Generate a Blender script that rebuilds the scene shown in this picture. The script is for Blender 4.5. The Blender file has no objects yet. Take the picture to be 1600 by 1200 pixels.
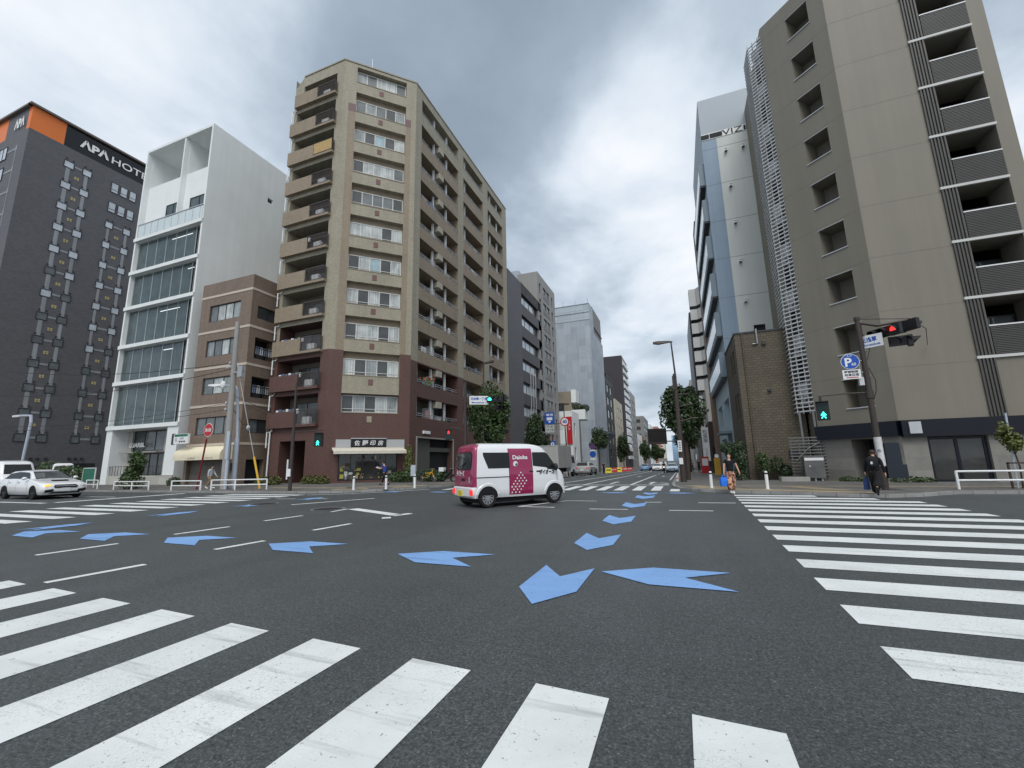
import bpy, math, random
from mathutils import Vector, Matrix
R = math.radians
S = bpy.context.scene
C = S.collection
ORG = {}
rnd = random.Random(7)

def lin(r, g, b):
    f = lambda c: (c/255/12.92) if c <= 10 else ((c/255+.055)/1.055)**2.4
    return (f(r), f(g), f(b))

# ------------------------------------------------------------------ objects
def tag(o, label=None, cat=None, group=None, kind=None):
    if label: o['label'] = label
    if cat: o['category'] = cat
    if group: o['group'] = group
    if kind: o['kind'] = kind
    return o

def thing(name, label, cat, loc=(0, 0, 0), group=None):
    o = bpy.data.objects.new(name, None); C.objects.link(o)
    o.location = loc; o.empty_display_size = .2
    ORG[o.name] = Vector(loc)
    return tag(o, label, cat, group)

def copy_tree(o, parent=None):
    c = o.copy(); C.objects.link(c); c.parent = parent
    for ch in list(o.children): copy_tree(ch, c)
    return c

class MB:
    def __init__(s): s.v = []; s.f = []; s.i = []; s.m = 0; s.c = []
    def face(s, pts):
        s.c.append((len(s.v), len(s.f))); b = len(s.v); s.v.extend([tuple(p) for p in pts]); s.f.append(tuple(range(b, b+len(pts)))); s.i.append(s.m)
    def mesh(s, vs, fs):
        s.c.append((len(s.v), len(s.f))); b = len(s.v); s.v.extend([tuple(p) for p in vs])
        for q in fs: s.f.append(tuple(b+k for k in q)); s.i.append(s.m)
    def box(s, x0, x1, y0, y1, z0, z1):
        s.mesh([(x0,y0,z0),(x1,y0,z0),(x1,y1,z0),(x0,y1,z0),(x0,y0,z1),(x1,y0,z1),(x1,y1,z1),(x0,y1,z1)],
               [(0,3,2,1),(4,5,6,7),(0,1,5,4),(1,2,6,5),(2,3,7,6),(3,0,4,7)])
    def hexa(s, a, b):            # two quads of 4 points
        s.mesh(list(a)+list(b), [(3,2,1,0),(4,5,6,7),(0,1,5,4),(1,2,6,5),(2,3,7,6),(3,0,4,7)])
    def prism(s, poly, z0, z1, top=True, bottom=True):
        n = len(poly)
        s.mesh([(x,y,z0) for x,y in poly]+[(x,y,z1) for x,y in poly],
               ([tuple(reversed(range(n)))] if bottom else [])+([tuple(range(n,2*n))] if top else [])+[(k,(k+1)%n,n+(k+1)%n,n+k) for k in range(n)])
    def loft(s, rings, caps=True, closed=True):
        n = len(rings[0]); vs = [p for r in rings for p in r]; fs = []
        for a in range(len(rings)-1):
            for k in range(n if closed else n-1):
                k2 = (k+1) % n
                fs.append((a*n+k, a*n+k2, (a+1)*n+k2, (a+1)*n+k))
        if caps: fs += [tuple(reversed(range(n))), tuple(range((len(rings)-1)*n, len(rings)*n))]
        s.mesh(vs, fs)
    def cyl(s, p0, p1, r0, r1=None, n=8, caps=True):
        s.tube([p0, p1], [r0, r0 if r1 is None else r1], n, caps)
    def tube(s, pts, r, n=8, caps=True):
        pts = [Vector(p) for p in pts]
        if not isinstance(r, (list, tuple)): r = [r]*len(pts)
        rings = []; up = None
        for k, p in enumerate(pts):
            a = pts[max(0,k-1)]; b = pts[min(len(pts)-1,k+1)]
            t = (b-a).normalized()
            if up is None: up = Vector((0,0,1)) if abs(t.z) < .9 else Vector((1,0,0))
            x = t.cross(up).normalized(); y = x.cross(t).normalized(); up = y
            rings.append([p+(x*math.cos(w)+y*math.sin(w))*r[k] for w in [2*math.pi*q/n for q in range(n)]])
        s.loft(rings, caps)
    def ball(s, c, rx, ry=None, rz=None, nu=10, nv=7):
        ry = rx if ry is None else ry; rz = rx if rz is None else rz
        rings = []
        for j in range(nv+1):
            a = -math.pi/2+math.pi*(.02+.96*j/nv)
            rings.append([(c[0]+rx*math.cos(a)*math.cos(2*math.pi*k/nu), c[1]+ry*math.cos(a)*math.sin(2*math.pi*k/nu), c[2]+rz*math.sin(a)) for k in range(nu)])
        s.loft(rings)
    def disc(s, c, ax, r, n=16, r0=0):
        ax = Vector(ax).normalized(); c = Vector(c)
        x = ax.cross(Vector((0,0,1)));
        if x.length < .01: x = Vector((1,0,0))
        x.normalize(); y = ax.cross(x).normalized()
        P = lambda w, q: c+(x*math.cos(w)+y*math.sin(w))*q
        if r0 <= 0: s.face([P(2*math.pi*k/n, r) for k in range(n)])
        else:
            for k in range(n):
                a, b = 2*math.pi*k/n, 2*math.pi*(k+1)/n
                s.face([P(a,r0), P(a,r), P(b,r), P(b,r0)])
    def split(s, name, mats, parent, per=1):
        """every piece (or every `per` pieces) becomes a part of its own"""
        cs = s.c[::per]+[(len(s.v), len(s.f))]
        if not isinstance(mats, (list, tuple)): mats = [mats]
        for (v0,f0),(v1,f1) in zip(cs, cs[1:]):
            q = MB(); q.v = s.v[v0:v1]; q.f = [tuple(i-v0 for i in f) for f in s.f[f0:f1]]
            q.build(name, mats[s.i[f0]] if len(mats) > 1 else mats[0], parent)
    def build(s, name, mats, parent=None, smooth=None, org=None):
        if not s.v: return None
        off = ORG.get(parent.name, Vector()) if parent is not None else Vector(org or (0,0,0))
        me = bpy.data.meshes.new(name)
        me.from_pydata([(x-off.x, y-off.y, z-off.z) for x,y,z in s.v], [], s.f)
        if not isinstance(mats, (list, tuple)): mats = [mats]
        for m in mats: me.materials.append(m)
        if len(mats) > 1: me.polygons.foreach_set('material_index', s.i)
        if smooth is not None:
            me.polygons.foreach_set('use_smooth', [True]*len(s.f))
            me.set_sharp_from_angle(angle=R(smooth))
        me.update()
        o = bpy.data.objects.new(name, me); C.objects.link(o)
        if parent is not None: o.parent = parent
        else: o.location = off
        ORG[o.name] = off.copy()
        return o

def mbox(name, m, parent, *b):
    q = MB(); q.box(*b); return q.build(name, m, parent)

_tc = {}
def text(mb, body, c, ux, uz, h=None, w=None, bold=0., shear=0., sx=1.):
    """flat lettering centred at c in the plane of ux, uz"""
    key = (body, bold, shear)
    if key not in _tc:
        cu = bpy.data.curves.new('t', 'FONT'); cu.body = body; cu.offset = bold; cu.shear = shear; cu.resolution_u = 3
        o = bpy.data.objects.new('t', cu); C.objects.link(o)
        bpy.context.view_layer.update()
        me = bpy.data.meshes.new_from_object(o.evaluated_get(bpy.context.evaluated_depsgraph_get()))
        vs = [v.co.copy() for v in me.vertices]; fs = [tuple(p.vertices) for p in me.polygons]
        bpy.data.objects.remove(o); bpy.data.curves.remove(cu); bpy.data.meshes.remove(me)
        _tc[key] = (vs, fs)
    vs, fs = _tc[key]
    if not vs: return
    x0 = min(v.x for v in vs); x1 = max(v.x for v in vs); y0 = min(v.y for v in vs); y1 = max(v.y for v in vs)
    ky = h/(y1-y0) if h else None
    kx = w/(x1-x0) if w else ky*sx
    if ky is None: ky = kx
    c = Vector(c); ux = Vector(ux); uz = Vector(uz)
    mb.mesh([c+ux*((v.x-(x0+x1)/2)*kx)+uz*((v.y-(y0+y1)/2)*ky) for v in vs], fs)

class Face:
    """a vertical wall plane; outward is on the right of p0 -> p1"""
    def __init__(s, p0, p1, base=0.):
        s.p0 = Vector((p0[0],p0[1],0)); d = Vector((p1[0],p1[1],0))-s.p0
        s.L = d.length; s.d = d.normalized(); s.n = Vector((s.d.y,-s.d.x,0)); s.base = base
    def P(s, u, z, o=0.): 
        p = s.p0+s.d*u+s.n*o; return Vector((p.x, p.y, z+s.base))
    def quad(s, mb, u0, u1, z0, z1, o=0.):
        mb.face([s.P(u0,z0,o), s.P(u1,z0,o), s.P(u1,z1,o), s.P(u0,z1,o)])
    def box(s, mb, u0, u1, z0, z1, o0, o1):
        mb.hexa([s.P(u0,z0,o0), s.P(u1,z0,o0), s.P(u1,z0,o1), s.P(u0,z0,o1)][::-1], [s.P(u0,z1,o0), s.P(u1,z1,o0), s.P(u1,z1,o1), s.P(u0,z1,o1)][::-1])
    def wall(s, mb, u0, u1, z0, z1, holes=(), depth=.2, mf=None, us=(), zs=(), rev=None):
        U = sorted({round(x,4) for x in [u0,u1,*us]+[x for h in holes for x in h[:2]] if u0-1e-6 <= x <= u1+1e-6})
        Z = sorted({round(x,4) for x in [z0,z1,*zs]+[x for h in holes for x in h[2:4]] if z0-1e-6 <= x <= z1+1e-6})
        for a in range(len(U)-1):
            um = (U[a]+U[a+1])/2; run = None
            for b in range(len(Z)-1):
                zm = (Z[b]+Z[b+1])/2
                if any(h[0] < um < h[1] and h[2] < zm < h[3] for h in holes): continue
                if mf: mb.m = mf(um, zm)
                s.quad(mb, U[a], U[a+1], Z[b], Z[b+1])
        for h in holes:
            d = h[4] if len(h) > 4 else depth
            if mf: mb.m = mf((h[0]+h[1])/2, h[2]-.05) if rev is None else rev
            a, b, c, e = h[:4]
            mb.face([s.P(a,c), s.P(b,c), s.P(b,c,-d), s.P(a,c,-d)])
            mb.face([s.P(a,e,-d), s.P(b,e,-d), s.P(b,e), s.P(a,e)])
            mb.face([s.P(a,c), s.P(a,c,-d), s.P(a,e,-d), s.P(a,e)])
            mb.face([s.P(b,c,-d), s.P(b,c), s.P(b,e), s.P(b,e,-d)])

def window(F, par, u0, u1, z0, z1, o, n=2, frame=None, panes=None, fw=.05, rail=0, name='window', pick=None, th=.05):
    """framed window set at offset o; panes: list of materials, one picked per pane; its glass is a sub-part"""
    q = MB()
    F.box(q, u0, u1, z0, z0+fw, o, o+th); F.box(q, u0, u1, z1-fw, z1, o, o+th)
    F.box(q, u0, u0+fw, z0+fw, z1-fw, o, o+th); F.box(q, u1-fw, u1, z0+fw, z1-fw, o, o+th)
    w = (u1-u0)/n
    for k in range(1, n): F.box(q, u0+k*w-fw/2, u0+k*w+fw/2, z0+fw, z1-fw, o, o+th)
    if rail: F.box(q, u0+fw, u1-fw, z0+rail, z0+rail+.04, o+.002, o+th-.004)
    fo = q.build(name, frame, par)
    g = MB()
    for k in range(n):
        g.m = (pick[k % len(pick)] if pick else rnd.randrange(len(panes)))
        F.quad(g, u0+k*w+(fw if k == 0 else fw/2), u0+(k+1)*w-(fw if k == n-1 else fw/2), z0+fw, z1-fw, o+.012)
    g.build('pane', panes, fo)
    return fo

# ------------------------------------------------------------------ materials
class NT:
    def __init__(s, m):
        m.use_nodes = True; s.t = m.node_tree; s.b = s.t.nodes.get('Principled BSDF'); s.out = s.t.nodes.get('Material Output')
    def n(s, ty, **kw):
        x = s.t.nodes.new(ty)
        for k, v in kw.items():
            if k.startswith('i_'):
                k = k[2:]; x.inputs[int(k) if k.isdigit() else k.replace('_',' ')].default_value = v
            else: setattr(x, k, v)
        return x
    def l(s, a, b): s.t.links.new(a, b)

def mix(N, fac, a, b, blend='MIX'):
    x = N.n('ShaderNodeMix', data_type='RGBA', blend_type=blend)
    for sock, v in ((x.inputs[0], fac), (x.inputs[6], a), (x.inputs[7], b)):
        if isinstance(v, bpy.types.NodeSocket): N.l(v, sock)
        elif isinstance(v, (int, float)): sock.default_value = v
        else: sock.default_value = (*v, 1) if len(v) == 3 else v
    return x.outputs[2]

def ramp(N, fac, stops):
    r = N.n('ShaderNodeValToRGB'); e = r.color_ramp.elements
    while len(e) < len(stops): e.new(.5)
    for el, (p, c) in zip(e, stops): el.position = p; el.color = (c, c, c, 1) if isinstance(c, (int, float)) else (*c, 1)
    N.l(fac, r.inputs[0]); return r.outputs[0]

def noise(N, vec, scale, detail=3, rough=.55, dist=0.):
    x = N.n('ShaderNodeTexNoise', i_Scale=scale, i_Detail=detail, i_Roughness=rough, i_Distortion=dist)
    N.l(vec, x.inputs['Vector']); return x.outputs['Fac']

def mathn(N, op, a, b=0., clamp=False):
    x = N.n('ShaderNodeMath', operation=op, use_clamp=clamp)
    for s, v in ((x.inputs[0], a), (x.inputs[1], b)):
        if isinstance(v, bpy.types.NodeSocket): N.l(v, s)
        else: s.default_value = v
    return x.outputs[0]

MATS = {}
def mat(name, col, rough=.6, var=.12, vs=.7, streak=0., tile=None, spec=.35, metal=0., emit=None, coat=0., bump=0., fine=0.):
    """plain surface: colour with soft patches, optional rain streaks, fine grain and tiles (w, h, joint, joint colour)"""
    if name in MATS: return MATS[name]
    m = bpy.data.materials.new(name); N = NT(m); b = N.b
    tc = N.n('ShaderNodeTexCoord').outputs['Object']
    c = (*col, 1)
    d = tuple(x*(1-var) for x in col); e = tuple(min(1, x*(1+var)) for x in col)
    out = mix(N, ramp(N, noise(N, tc, vs, 4, .6), [(.3, 0.), (.7, 1.)]), d, e)
    if fine:
        f2 = noise(N, tc, 45, 2, .7)
        out = mix(N, fine, out, ramp(N, f2, [(.3, .15), (.7, 1.)]), 'MULTIPLY')
    hgt = None
    if tile:
        sp = N.n('ShaderNodeSeparateXYZ'); N.l(tc, sp.inputs[0])
        u = mathn(N, 'ADD', sp.outputs[0], sp.outputs[1])
        cv = N.n('ShaderNodeCombineXYZ'); N.l(u, cv.inputs[0]); N.l(sp.outputs[2], cv.inputs[1])
        br = N.n('ShaderNodeTexBrick', i_Scale=1., i_Mortar_Size=tile[2], i_Brick_Width=tile[0], i_Row_Height=tile[1], i_Mortar_Smooth=.2)
        br.offset = tile[4] if len(tile) > 4 else .5
        br.inputs['Color1'].default_value = (1,1,1,1); br.inputs['Color2'].default_value = (.82,.82,.82,1); br.inputs['Mortar'].default_value = (*tile[3],1)
        N.l(cv.outputs[0], br.inputs['Vector'])
        out = mix(N, 1., out, br.outputs[0], 'MULTIPLY')
        hgt = br.outputs['Fac']
    if streak:
        mp = N.n('ShaderNodeMapping'); mp.inputs['Scale'].default_value = (1.6, 1.6, .07); N.l(tc, mp.inputs[0])
        s = ramp(N, noise(N, mp.outputs[0], 1.3, 5, .65), [(.38, 1-streak), (.62, 1.)])
        out = mix(N, 1., out, s, 'MULTIPLY')
    N.l(out, b.inputs['Base Color'])
    b.inputs['Roughness'].default_value = rough; b.inputs['Metallic'].default_value = metal
    b.inputs['Specular IOR Level'].default_value = spec
    if coat: b.inputs['Coat Weight'].default_value = coat; b.inputs['Coat Roughness'].default_value = .04
    if emit: b.inputs['Emission Color'].default_value = (*col,1); b.inputs['Emission Strength'].default_value = emit
    if bump or (hgt is not None):
        bp = N.n('ShaderNodeBump', i_Strength=bump or .25, i_Distance=.01)
        if hgt is not None: N.l(mathn(N, 'SUBTRACT', 1., hgt), bp.inputs['Height'])
        else: N.l(noise(N, tc, 60, 3, .6), bp.inputs['Height'])
        N.l(bp.outputs[0], b.inputs['Normal'])
    MATS[name] = m; return m

def glass(name, col, rough=.06, var=.25, wob=.02, curtain=None, coat=1., folds=14):
    """window pane: what is dimly seen behind it as the base, a clear coat reflecting the sky"""
    if name in MATS: return MATS[name]
    m = bpy.data.materials.new(name); N = NT(m); b = N.b
    tc = N.n('ShaderNodeTexCoord').outputs['Object']
    out = mix(N, ramp(N, noise(N, tc, 1.1, 3), [(.35,0.),(.65,1.)]), tuple(x*(1-var) for x in col), tuple(x*(1+var) for x in col))
    if curtain:
        mp = N.n('ShaderNodeMapping'); mp.inputs['Scale'].default_value = (1, 1, .03); N.l(tc, mp.inputs[0])
        out = mix(N, 1., out, ramp(N, noise(N, mp.outputs[0], folds, 2, .5), [(.35, 1-curtain), (.6, 1.)]), 'MULTIPLY')
    N.l(out, b.inputs['Base Color'])
    b.inputs['Roughness'].default_value = .5; b.inputs['Specular IOR Level'].default_value = .2
    b.inputs['Coat Weight'].default_value = coat; b.inputs['Coat Roughness'].default_value = rough; b.inputs['Coat IOR'].default_value = 1.55
    bp = N.n('ShaderNodeBump', i_Strength=.25, i_Distance=wob); N.l(noise(N, tc, .9, 2), bp.inputs['Height'])
    N.l(bp.outputs[0], b.inputs['Coat Normal'])
    MATS[name] = m; return m
# ------------------------------------------------------------------ camera
PITCH, ROLL, AZ, CAMH, FPX = R(10.25), R(-1.2), R(20.95), 1.38, 672.
fw0 = Vector((-math.sin(AZ), math.cos(AZ), 0)); rt0 = Vector((math.cos(AZ), math.sin(AZ), 0)); zz = Vector((0,0,1))
fw = fw0*math.cos(PITCH)+zz*math.sin(PITCH); up0 = zz*math.cos(PITCH)-fw0*math.sin(PITCH)
rt = rt0*math.cos(ROLL)+up0*math.sin(ROLL); up = up0*math.cos(ROLL)-rt0*math.sin(ROLL)
cam = bpy.data.cameras.new('camera'); co = bpy.data.objects.new('camera', cam); C.objects.link(co)
M = Matrix((rt, up, -fw)).transposed().to_4x4(); M.translation = (0,0,CAMH)
co.matrix_world = M
cam.sensor_width = 36; cam.lens = 36*FPX/1600; cam.clip_start = .1; cam.clip_end = 3000
S.camera = co
S.view_settings.view_transform = 'Standard'; S.view_settings.look = 'None'
S.view_settings.exposure = 0; S.view_settings.gamma = 1
S.render.resolution_x, S.render.resolution_y = 1024, 768
S.cycles.max_bounces = 6; S.cycles.diffuse_bounces = 3; S.cycles.glossy_bounces = 3
S.cycles.use_denoising = True

# ------------------------------------------------------------------ sky and sun
SUN_EL, SUN_AZ = R(52), R(160)       # azimuth from the street direction (+Y) towards +X
W = bpy.data.worlds.new('World'); S.world = W; W.use_nodes = True
class WN(NT):
    def __init__(s, w): s.t = w.node_tree
N = WN(W)
bg = N.t.nodes['Background']
dv = N.n('ShaderNodeTexCoord').outputs['Generated']
sp = N.n('ShaderNodeSeparateXYZ'); N.l(dv, sp.inputs[0])
h = mathn(N, 'ADD', mathn(N, 'MAXIMUM', sp.outputs[2], 0.), .22)
cv = N.n('ShaderNodeCombineXYZ')
N.l(mathn(N, 'DIVIDE', sp.outputs[0], h), cv.inputs[0]); N.l(mathn(N, 'DIVIDE', sp.outputs[1], h), cv.inputs[1])
big = noise(N, cv.outputs[0], .85, 3, .5, .3)
med = noise(N, cv.outputs[0], 2.0, 7, .56, .2)
fac = mathn(N, 'ADD', mathn(N, 'MULTIPLY', big, .52), mathn(N, 'MULTIPLY', med, .48))
def lobe(px, py, k):
    d = (fw+rt*((px-800)/FPX)-up*((py-600)/FPX)).normalized()
    dp = N.n('ShaderNodeVectorMath', operation='DOT_PRODUCT'); N.l(dv, dp.inputs[0]); dp.inputs[1].default_value = d
    return mathn(N, 'POWER', mathn(N, 'MAXIMUM', dp.outputs['Value'], 0.), k)
for px, py, k, a in SKY_LOBES if 'SKY_LOBES' in globals() else [(965,250,34,.15),(1040,330,40,.05),(760,120,16,-.10),(560,40,14,-.03),(1120,20,25,-.05),(40,130,12,.035),(1000,560,20,.03),(900,430,60,-.05),(880,360,60,.03),(1560,60,20,.08)]:
    fac = mathn(N, 'ADD', fac, mathn(N, 'MULTIPLY', lobe(px,py,k), a))
# brighter overcast towards the sun, behind and above the viewer
sd = Vector((math.sin(SUN_AZ)*math.cos(SUN_EL), math.cos(SUN_AZ)*math.cos(SUN_EL), math.sin(SUN_EL)))
dp = N.n('ShaderNodeVectorMath', operation='DOT_PRODUCT'); N.l(dv, dp.inputs[0]); dp.inputs[1].default_value = sd
sunny = mathn(N, 'POWER', mathn(N, 'MAXIMUM', dp.outputs['Value'], 0.), 5.)
r = N.n('ShaderNodeValToRGB'); e = r.color_ramp.elements
stops = [(.34,(.29,.36,.44)),(.44,(.36,.44,.53)),(.51,(.50,.585,.68)),(.585,(.72,.80,.89)),(.67,(.93,.96,1.0))]
while len(e) < len(stops): e.new(.5)
for el, (p, c) in zip(e, stops): el.position = p; el.color = (*c,1)
N.l(fac, r.inputs[0])
cloud = r.outputs[0]
# paler band low over the horizon
hz = mathn(N, 'POWER', mathn(N, 'SUBTRACT', 1., mathn(N, 'MAXIMUM', sp.outputs[2], 0.)), 9.)
cloud = mix(N, mathn(N, 'MULTIPLY', hz, .75), cloud, (.66,.73,.79))
cloud = mix(N, sunny, cloud, (1.5,1.52,1.55))
sky = N.n('ShaderNodeTexSky', sky_type='NISHITA', sun_disc=False, sun_elevation=SUN_EL, sun_rotation=SUN_AZ)
skyd = mix(N, 1., sky.outputs[0], (.09,.09,.09), 'MULTIPLY')
N.l(mix(N, .93, skyd, cloud), bg.inputs['Color']); bg.inputs['Strength'].default_value = 1.07
sl = bpy.data.lights.new('sun', 'SUN'); sl.energy = 1.5; sl.angle = R(28); sl.color = (1,.985,.95)
so = bpy.data.objects.new('sun', sl); C.objects.link(so)
so.rotation_euler = (-sd).to_track_quat('-Z','Y').to_euler(); so.location = (0,0,60)

# ------------------------------------------------------------------ palette
G = dict
M_ = {}
m_white = mat('white_render', lin(226,229,228), .7, .04, .4, streak=.04)
m_whitepaint = mat('white_paint', (.78,.79,.79), .45, .05, 2., streak=.1)
m_beige = mat('beige_tile', lin(163,156,138), .6, .05, .5, streak=.10, tile=(.2,.1,.004,(.88,.88,.88)))
m_pink = mat('brown_tile', lin(150,136,117), .6, .06, .5, streak=.08, tile=(.2,.1,.004,(.86,.86,.86)))
m_maroon = mat('maroon_tile', lin(99,73,67), .55, .07, .5, streak=.08, tile=(.2,.1,.004,(.85,.85,.85)))
m_mauve = mat('mauve_tile', lin(120,95,95), .6, .06, .5)
m_soffit = mat('soffit_paint', lin(170,165,150), .8, .06, .6)
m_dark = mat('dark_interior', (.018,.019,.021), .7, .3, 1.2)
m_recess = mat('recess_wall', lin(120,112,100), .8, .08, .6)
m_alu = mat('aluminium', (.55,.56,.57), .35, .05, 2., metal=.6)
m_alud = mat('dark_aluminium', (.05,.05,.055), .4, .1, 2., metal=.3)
m_winframe = mat('white_window_frame', (.62,.62,.60), .4, .05, 2.)
m_rail = mat('brown_railing', (.10,.085,.08), .45, .1, 2., metal=.3)
m_steel = mat('galvanised_steel', (.42,.43,.44), .4, .12, 1.5, metal=.5)
m_polebrown = mat('brown_pole_paint', (.052,.040,.036), .5, .15, 1.2)
m_black = mat('black_plastic', (.015,.015,.017), .45, .1, 2.)
m_concrete = mat('concrete', (.36,.35,.33), .85, .12, .8, streak=.15, fine=.25)
g_cur = glass('curtain_pane', (.50,.53,.52), curtain=.35)
g_cur2 = glass('lace_pane', (.30,.33,.33), curtain=.4)
g_dk = glass('dark_pane', (.045,.05,.052))
g_mid = glass('grey_pane', (.12,.135,.14))
g_office = glass('teal_office_glass', (.040,.066,.066), rough=.03)
g_blue = glass('bluish_pane', (.30,.42,.46), curtain=.2)
g_lite = glass('pale_pane', (.52,.56,.60), var=.1)
g_shop = glass('shop_glass', (.03,.032,.03), rough=.04)
APT = [g_cur, g_cur2, g_dk, g_mid]
# ------------------------------------------------------------------ ground
def gz(y): return 0. if y <= 24 else (-.015*(y-24) if y < 160 else -2.04)

def asphalt(name, base, warm=0., speck=1., light=(.30,.30,.29)):
    m = bpy.data.materials.new(name); N = NT(m); b = N.b
    tc = N.n('ShaderNodeTexCoord').outputs['Object']
    c = mix(N, ramp(N, noise(N, tc, .16, 5, .6), [(.3,0.),(.7,1.)]), tuple(x*.86 for x in base), tuple(x*1.14 for x in base))
    c = mix(N, 1., c, ramp(N, noise(N, tc, 1.3, 4, .7), [(.25,.86),(.75,1.08)]), 'MULTIPLY')
    g1 = noise(N, tc, 52, 4, .85)
    c = mix(N, 1., c, ramp(N, g1, [(.32,.16),(.45,.66),(.55,1.12),(.70,2.5)]), 'MULTIPLY')
    c = mix(N, 1., c, ramp(N, noise(N, tc, 17, 3, .7), [(.3,.7),(.7,1.25)]), 'MULTIPLY')
    # exposed pale aggregate, irregular chips
    g2 = noise(N, tc, 58, 2, .7, .6)
    c = mix(N, ramp(N, g2, [(.67,0.),(.73,.8)]), c, light)
    # oil and tyre tracks
    mp = N.n('ShaderNodeMapping'); mp.inputs['Scale'].default_value = (.5,.05,1); N.l(tc, mp.inputs[0])
    c = mix(N, .6, c, ramp(N, noise(N, mp.outputs[0], 1.1, 4, .6, .3), [(.35,.72),(.6,1.)]), 'MULTIPLY')
    N.l(c, b.inputs['Base Color'])
    b.inputs['Roughness'].default_value = .62; b.inputs['Specular IOR Level'].default_value = .5
    bp = N.n('ShaderNodeBump', i_Strength=.55, i_Distance=.006); N.l(g1, bp.inputs['Height']); N.l(bp.outputs[0], b.inputs['Normal'])
    return m

def paint(name, base, crack=.5, dirt=.2):
    m = bpy.data.materials.new(name); N = NT(m); b = N.b
    tc = N.n('ShaderNodeTexCoord').outputs['Object']
    c = mix(N, ramp(N, noise(N, tc, .9, 5, .65), [(.3,0.),(.65,1.)]), tuple(x*(1-dirt) for x in base), base)
    # fine crazing in worn patches
    wv = N.n('ShaderNodeVectorMath', operation='ADD'); N.l(tc, wv.inputs[0])
    nz = N.n('ShaderNodeTexNoise', i_Scale=9., i_Detail=3.); N.l(tc, nz.inputs['Vector'])
    sc = N.n('ShaderNodeVectorMath', operation='SCALE'); sc.inputs['Scale'].default_value = .13; N.l(nz.outputs['Color'], sc.inputs[0]); N.l(sc.outputs[0], wv.inputs[1])
    vo = N.n('ShaderNodeTexVoronoi', feature='DISTANCE_TO_EDGE', i_Scale=31.); N.l(wv.outputs[0], vo.inputs['Vector'])
    line = ramp(N, vo.outputs['Distance'], [(0.,1.),(.05,0.)])
    patch = ramp(N, noise(N, tc, .8, 3, .6), [(.42,0.),(.58,1.)])
    c = mix(N, mathn(N, 'MULTIPLY', mathn(N, 'MULTIPLY', line, patch), crack), c, tuple(x*.35 for x in base))
    # tyre scuffs along a slant
    mp = N.n('ShaderNodeMapping'); mp.inputs['Rotation'].default_value = (0,0,R(28)); mp.inputs['Scale'].default_value = (.35,4.5,1); N.l(tc, mp.inputs[0])
    c = mix(N, 1., c, ramp(N, noise(N, mp.outputs[0], 1.6, 4, .6), [(.3,.66),(.44,1.)]), 'MULTIPLY')
    # chips where the asphalt shows through
    chip = ramp(N, noise(N, tc, 26, 4, .75), [(.635,0.),(.67,1.)])
    c = mix(N, mathn(N, 'MULTIPLY', chip, .8), c, (.07,.07,.07))
    N.l(c, b.inputs['Base Color']); b.inputs['Roughness'].default_value = .7; b.inputs['Specular IOR Level'].default_value = .3
    bp = N.n('ShaderNodeBump', i_Strength=.35, i_Distance=.004); N.l(noise(N, tc, 90, 2, .8), bp.inputs['Height']); N.l(bp.outputs[0], b.inputs['Normal'])
    return m

def paving(name, base, w, hh, joint=.010, var=.25, rot=0.):
    m = bpy.data.materials.new(name); N = NT(m); b = N.b
    tc = N.n('ShaderNodeTexCoord').outputs['Object']
    mp = N.n('ShaderNodeMapping'); mp.inputs['Rotation'].default_value = (0,0,R(rot)); N.l(tc, mp.inputs[0])
    br = N.n('ShaderNodeTexBrick', i_Scale=1., i_Mortar_Size=joint, i_Brick_Width=w, i_Row_Height=hh)
    br.inputs['Color1'].default_value = (*base,1); br.inputs['Color2'].default_value = (*[x*(1-var) for x in base],1); br.inputs['Mortar'].default_value = (*[x*.45 for x in base],1)
    N.l(mp.outputs[0], br.inputs['Vector'])
    c = mix(N, 1., br.outputs[0], ramp(N, noise(N, tc, .7, 5, .65), [(.3,.75),(.7,1.1)]), 'MULTIPLY')
    N.l(c, b.inputs['Base Color']); b.inputs['Roughness'].default_value = .85
    bp = N.n('ShaderNodeBump', i_Strength=.4, i_Distance=.006); N.l(mathn(N,'SUBTRACT',1.,br.outputs['Fac']), bp.inputs['Height']); N.l(bp.outputs[0], b.inputs['Normal'])
    return m

m_asph = asphalt('road_asphalt', (.070,.078,.079), light=(.34,.35,.35))
m_pw = paint('road_paint_white', (.74,.76,.75))
m_pb = paint('road_paint_blue', lin(128,168,219), crack=.25, dirt=.16)
m_pave = paving('pavement_grey', (.155,.148,.138), .3, .3)
m_tan = paving('pavement_tan', (.36,.285,.175), .3, .3, .006, .12)
m_kerb = paving('kerb_granite', (.30,.295,.285), .6, 5., .012, .12)

q = MB()
ys = [-60,24,160,700]
for a, b in zip(ys, ys[1:]):
    q.face([(-500,a,gz(a)),(500,a,gz(a)),(500,b,gz(b)),(-500,b,gz(b))])
tag(q.build('road', m_asph), kind='structure')

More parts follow.
